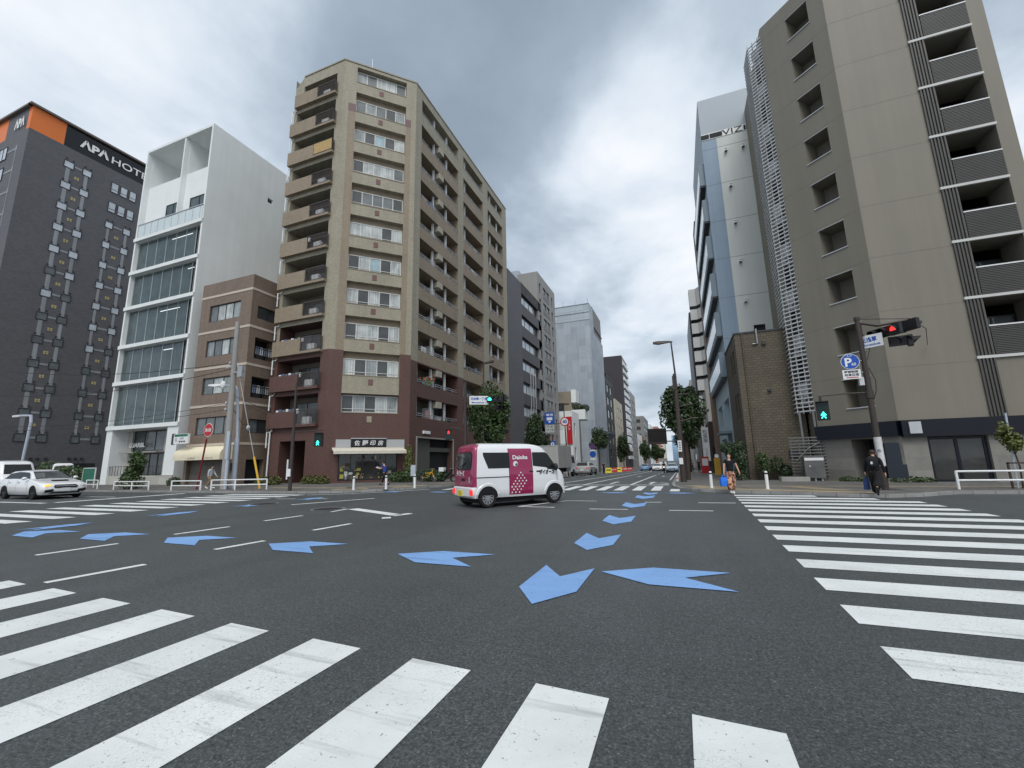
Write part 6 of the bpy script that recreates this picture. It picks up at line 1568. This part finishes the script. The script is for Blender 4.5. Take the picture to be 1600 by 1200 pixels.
def tree(name, lb, x, y, zb, crown, n, size, seed, leaf, grp, tr=.14, nb=16, zt=None, shell=.5, k=.42):
    """crown: centre height, rx, ry, rz"""
    t = thing(name, lb, 'tree', (x,y,zb), grp); zc, rx, ry, rz = crown; rg = random.Random(seed)
    q = MB(); q.tube([(x,y,zb-.1),(x+.04,y,zb+(zc-zb)*.4),(x-.03,y+.05,zc-.2*rz),(x+.02,y,zc+.6*rz)],[tr,tr*.8,tr*.6,tr*.2],8)
    bl_ = blobset((x,y,zc),rx,ry,rz,nb,seed,k)
    for c, *_ in bl_[:10]: q.tube([(x,y,zc-.6*rz+rg.uniform(0,.4)*rz),((x+c[0])/2,(y+c[1])/2,(zc-.3*rz+c[2])/2+.1),c],[tr*.4,tr*.25,.02],5)
    q.build('trunk', m_bark, t, smooth=60)
    q = MB(); leaves(q, bl_, n, size, seed, shell); q.build('crown', leaf, t)
    return t
G1 = 'street trees along the kerbs'
tree('street_tree', 'big leafy street tree with light upper leaves behind the left signal', -13.4, 29.5, 0., (4.75,1.95,1.9,2.75), 9000, .13, 3, L_mid, G1, nb=22)
tree('street_tree', 'round leafy street tree left of the 40 speed limit sign', -13.9, 43.5, -.2, (4.3,1.55,1.5,2.05), 5500, .14, 4, L_dark, G1, nb=18)
tree('street_tree', 'round dark street tree in front of the sheeted building', -13.2, 76, -.7, (4.9,1.75,1.8,2.5), 4200, .17, 5, L_dark, G1)
tree('street_tree', 'dark street tree before the cream apartment block', -13.4, 112, -1.3, (4.6,1.9,2.,3.9), 3500, .22, 6, L_dark, G1)
tree('street_tree', 'distant dark street tree under the message board on its left', -12.0, 165, -2, (4.5,2.,2.,3.8), 2600, .34, 7, L_dark, G1)
tree('street_tree', 'distant dark street tree straight under the message board', -10.5, 205, -2, (5.,2.6,2.6,4.2), 2600, .42, 8, L_dark, G1)
tree('street_tree', 'farthest dark street tree under the message board', -10.0, 255, -2, (4.5,3.,3.,4.), 2400, .5, 9, L_dark, G1)
tree('street_tree', 'broad dark street tree behind the thick brown lamp pole on the right', .35, 30.2, 0., (4.25,1.6,1.5,2.3), 6000, .13, 11, L_dark, G1, nb=26, shell=.2, k=.3)
tree('street_tree', 'dark street tree farther up the right pavement behind the nearer one', 1.2, 66, -.5, (4.5,2.2,2.2,2.6), 3000, .2, 12, L_dark, G1)
t = tree('young_tree', 'young yellow green tree tied to stakes behind the right guard rail', 11.1, 20.9, .1, (1.95,.42,.42,.7), 650, .075, 13, L_yel, None, tr=.03, nb=7)
q = MB(); q.cyl((11.0,20.95,.1),(11.1,20.95,2.75),.03,n=6); q.build('stake', m_lampgrey, t)
q = MB(); q.box(10.72,10.77,20.7,20.75,.1,1.0); q.box(11.35,11.4,20.7,20.75,.1,1.0); q.box(10.72,11.4,20.7,20.75,.95,1.0); q.build('tree_guard', m_polebrown, t)
def bush(name, lb, cat, blobs, n, size, seed, leaf, grp=None, shell=.6, z0=.1):
    c = blobs[0][0]; t = thing(name, lb, cat, (c[0],c[1],z0), grp)
    q = MB(); leaves(q, blobs, n, size, seed, shell); q.build('foliage', leaf, t)
    q = MB(); rg = random.Random(seed)
    for b_, *r_ in blobs: q.tube([(b_[0],b_[1],z0-.05),(b_[0]+rg.uniform(-.1,.1),b_[1],b_[2])],[.03,.012],5)
    q.build('stem', m_bark, t); return t
bush('shrub', 'tall tufted green shrub behind the rail below the white office', 'shrub', [((-35.0,18.6,.55),1.0,.7,.55),((-35.1,18.7,1.3),.55,.5,.5),((-34.7,18.7,1.9),.65,.5,.45),((-35.4,18.7,.9),.6,.5,.4),((-34.9,18.7,2.3),.4,.4,.35)], 2400, .09, 21, L_mid)
bush('topiary', 'small round dark clipped ball tree beside the tall tufted shrub', 'shrub', [((-38.0,20.5,1.45),.42,.4,.35)], 500, .07, 22, L_dark)
bush('hedge', 'low yellow green hedge mound at the foot of the brown block', 'hedge', [((-25.6,24.7,.32),.55,.5,.38),((-24.9,24.7,.35),.6,.5,.4),((-24.3,24.8,.32),.5,.5,.36)], 1800, .07, 23, L_hed)
bush('hedge', 'low yellow green hedge mound left of the slim dark signal pole', 'hedge', [((-28.6,23.4,.35),.7,.5,.4),((-27.6,23.4,.36),.75,.5,.42)], 1500, .07, 24, L_hed)
bush('planter_shrub', 'small dark potted bush under the left end of the cream awning', 'shrub', [((-37.0,22.5,.35),.6,.4,.45)], 500, .08, 29, L_dark)
bush('conifer', 'slim conical yellow green conifer by the garage', 'tree', [((-19.75,28.9,.6),.62,.6,.5),((-19.75,28.9,1.2),.5,.5,.5),((-19.76,28.9,1.8),.36,.36,.45),((-19.78,28.9,2.3),.22,.22,.4),((-19.8,28.9,2.65),.1,.1,.25)], 2200, .07, 25, L_yel)
bush('shrub', 'spreading dark green shrubs along the foot of the garage wall', 'shrub', [((-19.9,27.6,.4),.8,.6,.45),((-18.9,27.5,.55),.8,.6,.5),((-17.8,28.6,.5),.9,.5,.5),((-16.9,28.7,.45),.6,.5,.42)], 2800, .08, 26, L_mid)
bush('ivy_hedge', 'tall dark ivy covered hedge beside the brick building', 'hedge', [((3.25,29.2,.5),.35,.5,.7),((3.3,29.2,1.3),.36,.5,.7),((3.3,29.3,1.9),.36,.5,.5),((2.75,30.5,2.0),.45,.6,.35),((2.9,30.2,1.6),.3,.5,.4)], 2600, .075, 27, L_dark)
bush('shrub', 'light green climbing shrub against the brick building', 'shrub', [((4.45,29.3,1.25),.35,.3,.35),((4.5,29.3,.7),.3,.3,.45)], 700, .07, 28, L_mid)
bush('shrub', 'dark climbing rose with pale flowers under the meter box', 'shrub', [((5.2,29.4,.9),.4,.3,.55),((5.6,29.4,.5),.35,.3,.45)], 900, .07, 30, L_dark)
bush('weeds', 'tuft of weeds at the foot of the grey stone wall left of the dark walker', 'weeds', [((7.8,26.8,.16),.45,.25,.16),((8.3,26.6,.14),.35,.25,.14)], 420, .06, 31, L_mid)
bush('weeds', 'tuft of weeds along the wall between the signal pole and the glass doors', 'weeds', [((9.6,25.4,.18),.6,.25,.2),((10.2,25.4,.15),.5,.25,.16)], 520, .06, 32, L_mid)
bush('shrub', 'dark green bush at the left edge behind the white vehicles', 'shrub', [((-60,24.5,1.2),2.2,1.5,1.2),((-57,24.8,1.0),1.8,1.4,1.0)], 1500, .16, 33, L_mid)
bush('balcony_plants', 'mass of green plants spilling over the white balcony of the tan house', 'plants', [((-18.9,87.6,12.2),1.1,1.,.9),((-17.7,88,12.0),1.0,1.,.8)], 900, .16, 34, L_dark, z0=11.5)
# ================================================================== people
m_skin = mat('skin', lin(208,164,138), .55, .05, 4.)
m_hair = mat('black_hair', (.012,.010,.009), .5, .2, 20.)
m_hairb = mat('brown_hair', (.03,.018,.012), .5, .2, 20.)
def cloth(name, col, var=.12, vs=5.): return mat('cloth_'+name, col, .9, var, vs)
def skin(name, m, par, pts, edges, sub=1):
    """one continuous body grown over a skeleton: pts name -> (x, y, z, r)"""
    keys = list(pts); ix = {k: i for i, k in enumerate(keys)}
    me = bpy.data.meshes.new(name); me.from_pydata([pts[k][:3] for k in keys], [(ix[a],ix[b]) for a, b in edges], [])
    me.materials.append(m)
    o = bpy.data.objects.new(name, me); C.objects.link(o); o.parent = par
    md = o.modifiers.new('skin', 'SKIN'); md.use_smooth_shade = True
    sv = me.skin_vertices[0].data if me.skin_vertices else None
    if sv is None:
        bpy.context.view_layer.objects.active = o
        me.attributes  # skin layer is made by the modifier's own operator when missing
    for k in keys:
        r = pts[k][3]; r = (r, r) if not isinstance(r, tuple) else r
        me.skin_vertices[0].data[ix[k]].radius = r
    me.skin_vertices[0].data[0].use_root = True
    if sub: s_ = o.modifiers.new('sub', 'SUBSURF'); s_.levels = sub; s_.render_levels = sub
    ORG[o.name] = Vector()
    return o
def person(label, H, legs, arms, turn, top, trousers, hair, shoes=None, lean=0., wide=1., long_hair=0., skirt=None, sleeves=.6, name='person'):
    """local frame: faces +y. legs/arms: (right, left); leg = (thigh swing, knee bend); arm = (swing, spread, elbow bend)"""
    t = thing(name, label, 'person')
    s = H; L1, L2 = .245*s, .245*s; hx = .052*s
    J = {}; side = (('r',1),('l',-1))
    drop = []
    for (n, sg), (a, b) in zip(side, legs):
        a, b = R(a), R(b); drop.append(L1*math.cos(a)+L2*math.cos(a-b))
    hz_ = max(drop)+.042*s
    for (n, sg), (a, b) in zip(side, legs):
        a, b = R(a), R(b); h = Vector((sg*hx,0,hz_)); k = h+Vector((0,L1*math.sin(a),-L1*math.cos(a))); f = k+Vector((0,L2*math.sin(a-b),-L2*math.cos(a-b)))
        J['hip'+n], J['knee'+n], J['ank'+n] = h, k, f
        pt = R(max(-60,min(10,math.degrees(a-b)*.9))); J['toe'+n] = f+Vector((0,.115*s*math.cos(pt),-.03*s+.115*s*math.sin(pt)))
    ln = R(lean); up_ = lambda z: Vector((0,math.sin(ln)*z,math.cos(ln)*z))
    pv = Vector((0,0,hz_+.02*s)); ch = pv+up_(.20*s); nk = pv+up_(.315*s); hd = nk+up_(.075*s)+Vector((0,.012*s,0)); ht = hd+Vector((0,0,.055*s))
    for (n, sg), (a, sp_, eb) in zip(side, arms):
        a, sp_, eb = R(a), R(sp_), R(eb); sh = pv+up_(.285*s)+Vector((sg*.105*s,0,0))
        d1 = Vector((sg*math.sin(sp_),math.sin(a)*math.cos(sp_),-math.cos(a)*math.cos(sp_))); e = sh+d1*.165*s
        d2 = Vector((sg*math.sin(sp_)*.6,math.sin(a+eb),-math.cos(a+eb))).normalized(); w = e+d2*.15*s
        J['sh'+n], J['el'+n], J['wr'+n] = sh, e, w; J['d'+n] = d2
    P = {'pelvis': (*pv, (.058*s,.042*s)), 'chest': (*ch, (.068*s,.048*s)), 'neck0': (*(nk-up_(.03*s)), .035*s), 'neck': (*nk, .030*s), 'head': (*hd, (.046*s,.054*s)), 'crown': (*ht, (.040*s,.046*s))}
    E_ = [('pelvis','chest'),('chest','neck0'),('neck0','neck'),('neck','head'),('head','crown')]
    tr = R(turn); fx = Vector((math.sin(tr),math.cos(tr),0)); P['nose'] = (*(hd+fx*.062*s+Vector((0,0,.004*s))), .008*s); E_.append(('head','nose'))
    for n, sg in side:
        P['sh'+n] = (*J['sh'+n], .032*s); P['el'+n] = (*J['el'+n], .023*s); P['wr'+n] = (*J['wr'+n], .016*s)
        E_ += [('chest','sh'+n),('sh'+n,'el'+n),('el'+n,'wr'+n)]
        d = J['d'+n]; pl = J['wr'+n]+d*.035*s; P['palm'+n] = (*pl, (.021*s,.012*s)); E_.append(('wr'+n,'palm'+n))
        u = Vector((0,1,0)) if abs(d.y) < .8 else Vector((1,0,0)); u = (u-d*u.dot(d)).normalized(); v = Vector((-sg,0,0))
        for k, (o_, L) in enumerate(((-.017,.034),(-.006,.041),(.006,.038),(.016,.030))):
            a0 = pl+d*.020*s+u*o_*s; a1 = a0+d*L*.6*s+v*.005*s; a2 = a1+d*L*.4*s+v*.014*s
            P['f%s%d0'%(n,k)] = (*a0,.0055*s); P['f%s%d1'%(n,k)] = (*a1,.005*s); P['f%s%d2'%(n,k)] = (*a2,.0042*s)
            E_ += [('palm'+n,'f%s%d0'%(n,k)),('f%s%d0'%(n,k),'f%s%d1'%(n,k)),('f%s%d1'%(n,k),'f%s%d2'%(n,k))]
        a0 = pl+u*.022*s; a1 = a0+u*.012*s+d*.02*s; P['t%s0'%n] = (*a0,.006*s); P['t%s1'%n] = (*a1,.005*s); E_ += [('palm'+n,'t%s0'%n),('t%s0'%n,'t%s1'%n)]
        P['hip'+n] = (*J['hip'+n], .036*s); P['knee'+n] = (*J['knee'+n], .027*s); P['ank'+n] = (*J['ank'+n], .02*s); P['toe'+n] = (*J['toe'+n], (.022*s,.014*s))
        E_ += [('pelvis','hip'+n),('hip'+n,'knee'+n),('knee'+n,'ank'+n),('ank'+n,'toe'+n)]
    body = skin('body', m_skin, t, P, E_)
    Q = {'a0': (*(pv-up_(.03*s)), (.092*s,.072*s)), 'a': (*(pv+up_(.05*s)), (.090*s,.070*s)), 'b': (*ch, (.098*s,.073*s)), 'c': (*(nk-up_(.022*s)), .045*s)}; E2 = [('a0','a'),('a','b'),('b','c')]
    for n, sg in side:
        m_ = J['sh'+n]+(J['el'+n]-J['sh'+n])*min(1,sleeves); Q['s'+n] = (*J['sh'+n], .043*s); Q['m'+n] = (*m_, .034*s); E2 += [('b','s'+n),('s'+n,'m'+n)]
        if sleeves > 1: Q['w'+n] = (*J['wr'+n], .027*s); E2.append(('m'+n,'w'+n))
    skin('top', top, t, Q, E2)
    if trousers:
        Q = {'p': (*(pv+Vector((0,0,.05*s))), (.085*s,.066*s)), 'q': (*pv, (.086*s,.068*s))}; E2 = [('p','q')]
        for n, sg in side:
            Q['h'+n] = (*J['hip'+n], .062*s*(1+(wide-1)*.5)); Q['k'+n] = (*J['knee'+n], .043*s*wide); an = J['ank'+n]+(J['knee'+n]-J['ank'+n])*.12; Q['z'+n] = (*an, .036*s*wide*(1.15 if wide > 1.2 else 1)); E2 += [('q','h'+n),('h'+n,'k'+n),('k'+n,'z'+n)]
        skin('trousers', trousers, t, Q, E2)
    q = MB()
    for n, sg in side:
        a, b = J['ank'+n], J['toe'+n]; q = MB(); d = (b-a).normalized()
        q.tube([a-d*.035*s+Vector((0,0,-.012*s)), a+Vector((0,0,-.016*s)), a+(b-a)*.6, b+d*.02*s], [.02*s,.03*s,.028*s,.012*s], 10); q.build('shoe', shoes or m_black, t, smooth=60)
    # hair: a cap over the skull with the face left free
    q = MB(); cx = hd+Vector((0,-.006*s,.022*s)); rings = []
    for j in range(8):
        el = R(88-j*(17+2*long_hair)); ring = []
        for k in range(16):
            w_ = 2*math.pi*k/16; front = max(0, math.cos(w_-math.atan2(fx.x,fx.y)*-1-math.pi/2)) if False else max(0, (math.cos(w_)*fx.x+math.sin(w_)*fx.y))
            e2 = max(el, R(28)) if front > .45 else el
            ring.append(cx+Vector((.056*s*math.cos(e2)*math.cos(w_), .060*s*math.cos(e2)*math.sin(w_), .064*s*math.sin(e2))))
        rings.append(ring)
    q.loft(rings, caps=False); q.build('hair', hair, t, smooth=70)
    rt_ = Vector((fx.y,-fx.x,0))
    for e_ in (-1,1):
        q = MB(); p = hd+fx*.050*s+rt_*e_*.019*s+Vector((0,0,.014*s)); q.ball(p,.006*s,.006*s,.004*s,8,5); q.build('eye', m_black, t)
    q = MB(); p = hd+fx*.052*s-Vector((0,0,.024*s)); a = p-rt_*.014*s; b = p+rt_*.014*s; q.tube([a,p+fx*.003*s,b],.004*s,5); q.build('mouth', mat('lips', lin(170,90,84), .5), t)
    for e_ in (-1,1):
        q = MB(); q.ball(hd+rt_*e_*.05*s,.007*s,.011*s,.016*s,8,5); q.build('ear', m_skin, t)
    return t, J, pv, ch
def stand(t, x, y, ang, z): t.location = (x,y,z); t.rotation_euler = (0,0,ang)
# woman crossing towards the viewer with a blue bag
m_pat = mat('patterned_skirt', lin(150,104,84), .85, .0, 1.); 
N = NT(m_pat); tc = N.n('ShaderNodeTexCoord').outputs['Object']
N.l(mix(N, ramp(N, noise(N, tc, 9., 2, .6), [(.42,0.),(.58,1.)]), lin(96,58,46), lin(206,160,132)), N.b.inputs['Base Color'])
w, J, pv, ch = person('woman in a black top and brown patterned trousers carrying a blue bag', 1.52, ((14,4),(-12,12)), ((6,12,6),(-4,22,14)), 35, cloth('black_top', (.008,.009,.012)), m_pat, m_hair, m_signwhite, wide=1.75, long_hair=.5, sleeves=.55)
stand(w, 1.74, 18.95, R(186), .01)
bg_ = thing('shopping_bag', 'bright blue bag held by the woman on the right crosswalk', 'bag', (0,0,0))
q = MB(); q.loft([[(-.15,-.06,0),(.15,-.06,0),(.15,.06,0),(-.15,.06,0)],[(-.17,-.07,.16),(.17,-.07,.16),(.17,.07,.16),(-.17,.07,.16)],[(-.13,-.03,.33),(.13,-.03,.33),(.13,.03,.33),(-.13,.03,.33)]]); q.build('pouch', cloth('bag_blue', lin(44,116,222), .2, 9.), bg_, smooth=50)
q = MB(); q.tube([(-.09,0,.33),(-.05,0,.42),(.05,0,.42),(.09,0,.33)],.014,6); q.build('handle', MATS['cloth_bag_blue'], bg_)
wr = J['wrr']; c_, s_ = math.cos(R(186)), math.sin(R(186)); hp_ = wr+J['dr']*.06*1.52
bg_.location = (1.74+c_*hp_.x-s_*hp_.y, 18.95+s_*hp_.x+c_*hp_.y, hp_.z-.43+.02); bg_.rotation_euler = (0,0,R(20))
# dark walker seen from behind
m_bk2 = cloth('black_coat', (.009,.009,.012))
d, J, pv, ch = person('person in black coat and wide trousers walking away beside the right signal pole', 1.53, ((-34,34),(22,6)), ((-8,12,20),(12,18,8)), -20, m_bk2, cloth('black_trousers', (.010,.009,.010)), m_hairb, m_black, lean=8, wide=1.75, sleeves=1.2, long_hair=-.3)
DX, DY, DA = 5.85, 17.6, R(-28); stand(d, DX, DY, DA, .01)
q = MB(); q.ball((pv.x, ch.y-.17, ch.z+.02),.15,.12,.2,12,8); q.ball((pv.x, ch.y-.25, ch.z-.06),.1,.07,.1,10,6)
bp = thing('backpack', 'black backpack on the back of the dark walker at the right signal pole', 'backpack'); q.build('pack', cloth('pack_black', (.014,.015,.018), .3, 12.), bp, smooth=60)
q = MB()
for sx in (-.09,.09): q.tube([(sx,ch.y-.1,ch.z+.17),(sx,ch.y+.03,ch.z+.2),(sx*1.1,ch.y+.13,ch.z+.08),(sx,ch.y+.05,ch.z-.12)],.018,6)
q.build('strap', MATS['cloth_pack_black'], bp)
q = MB(); q.box(-.02,.03,ch.y-.325,ch.y-.30,ch.z-.05,.03+ch.z); q.build('tag', m_signwhite, bp); stand(bp, DX, DY, DA, .01)
nb_ = thing('tote_bag', 'navy tote bag hanging at the left side of the dark walker', 'bag')
hp_ = J['wrl']+J['dl']*.06*1.53
q = MB(); q.loft([[(hp_.x-.06,hp_.y-.17,hp_.z-.48),(hp_.x+.06,hp_.y-.17,hp_.z-.48),(hp_.x+.06,hp_.y+.17,hp_.z-.48),(hp_.x-.06,hp_.y+.17,hp_.z-.48)],[(hp_.x-.05,hp_.y-.19,hp_.z-.12),(hp_.x+.05,hp_.y-.19,hp_.z-.12),(hp_.x+.05,hp_.y+.19,hp_.z-.12),(hp_.x-.05,hp_.y+.19,hp_.z-.12)]]); q.build('pouch', cloth('bag_navy', lin(44,62,104), .2, 9.), nb_)
q = MB(); q.tube([(hp_.x,hp_.y-.09,hp_.z-.13),(hp_.x,hp_.y-.03,hp_.z-.0),(hp_.x,hp_.y+.03,hp_.z-.0),(hp_.x,hp_.y+.09,hp_.z-.13)],.012,6); q.build('handle', MATS['cloth_bag_navy'], nb_); stand(nb_, DX, DY, DA, .01)
# man at the shop
mn, J, pv, ch = person('man in a blue shirt and dark trousers walking past the shop window', 1.5, ((24,8),(-20,22)), ((42,6,62),(36,6,70)), 0, cloth('blue_shirt', lin(52,72,150)), cloth('dark_trousers', (.012,.012,.015)), m_hair, m_black, lean=9, sleeves=.6)
stand(mn, -17.7, 23.2, R(95), .1)
hp_ = (J['wrr']+J['wrl'])/2+Vector((0,.05,.02)); q = MB(); q.box(-.1,.1,hp_.y-.04,hp_.y+.08,hp_.z-.03,hp_.z+.05)
pk = thing('parcel', 'small white parcel carried by the man in the blue shirt', 'parcel'); q.build('wrapping', m_signwhite, pk); q = MB(); q.box(-.02,.02,hp_.y-.042,hp_.y+.082,hp_.z-.032,hp_.z+.053); q.build('tape', m_lampgrey, pk); stand(pk, -17.7, 23.2, R(95), .1)
# man on the left pavement
ml, J, pv, ch = person('man in a white shirt and beige trousers walking behind the left guard rails', 1.46, ((20,6),(-16,18)), ((-14,8,20),(18,8,20)), 0, cloth('white_shirt', lin(200,204,208)), cloth('beige_trousers', lin(150,132,104)), m_hair, m_signwhite, lean=4, sleeves=1.2)
stand(ml, -28.2, 19.3, R(-70), .1)
q = MB(); q.ball((0,ch.y-.15,ch.z),.12,.08,.17,10,7); bk2 = thing('backpack', 'grey backpack on the man in the white shirt on the left pavement', 'backpack'); q.build('pack', cloth('pack_grey', lin(96,100,108)), bk2, smooth=60)
q = MB()
for sx in (-.07,.07): q.tube([(sx,ch.y-.08,ch.z+.13),(sx,ch.y+.04,ch.z+.16),(sx,ch.y+.11,ch.z+.05)],.016,6)
q.build('strap', MATS['cloth_pack_grey'], bk2); stand(bk2, -28.2, 19.3, R(-70), .1)
# pedestrian by the silver car and two far ones on the right pavement
for k, (x, y, a, lb, tp_, tr_) in enumerate(((-9.9,60,200,'person in dark clothes standing in the road beside the silver car',(.02,.022,.028),(.02,.02,.025)),(2.1,62,180,'person in dark clothes walking far along the right pavement',(.05,.05,.055),(.02,.02,.02)),(1.5,70,0,'person in grey walking ahead far along the right pavement',(.14,.14,.15),(.03,.03,.04)))):
    p, J, pv, ch = person(lb, 1.65, ((12,4),(-12,12)), ((8,8,10),(-8,8,12)), 0, cloth('far_top_%s' % 'abc'[k], tp_), cloth('far_trousers_%s' % 'abc'[k], tr_), m_hair); stand(p, x, y, R(a), gz(y)+(0 if k == 0 else KH))
# motorcyclist coming down the street
mb_ = thing('motorcycle', 'black motorcycle ridden towards the junction in the right lane', 'motorcycle')
for y in (-.66,.66):
    q = MB(); pts = [(0,y+.29*math.cos(2*math.pi*k/20),.3+.29*math.sin(2*math.pi*k/20)) for k in range(21)]; q.tube(pts,.065,8); q.build('wheel', m_tyre, mb_)
q = MB(); q.loft([[(-.12,-.6,.55),(.12,-.6,.55),(.1,-.6,.8),(-.1,-.6,.8)],[(-.16,.0,.35),(.16,.0,.35),(.14,.0,.8),(-.14,.0,.8)],[(-.14,.45,.5),(.14,.45,.5),(.12,.4,1.0),(-.12,.4,1.0)]]); q.build('body_shell', m_black, mb_)
q = MB(); q.tube([(0,.66,.3),(0,.5,.75),(0,.42,1.0)],.05,6); q.tube([(-.36,.3,1.02),(0,.42,1.0),(.36,.3,1.02)],.02,6); q.build('fork', m_steel, mb_)
q = MB(); q.ball((0,.6,.82),.1,.08,.1,10,6); q.build('headlight', mat('headlamp_lit', (1,.8,.55), .3, emit=1.5), mb_)
put(mb_, -2.4, 67, R(182))
rp, J, pv, ch = person('rider in dark clothes with a black helmet sitting on the motorcycle', 1.6, ((70,95),(70,95)), ((40,14,30),(40,14,30)), 0, cloth('rider_jacket', (.02,.02,.024)), cloth('rider_trousers', (.02,.022,.03)), m_black, lean=8, sleeves=1.2)
q = MB(); q.ball((0,pv.y+.09,pv.z+.62),.125,.14,.14,12,8); q.build('helmet', m_black, rp, smooth=60)
dz_ = .86-pv.z; stand(rp, -2.4, 67.25, R(182), gz(67)+dz_)
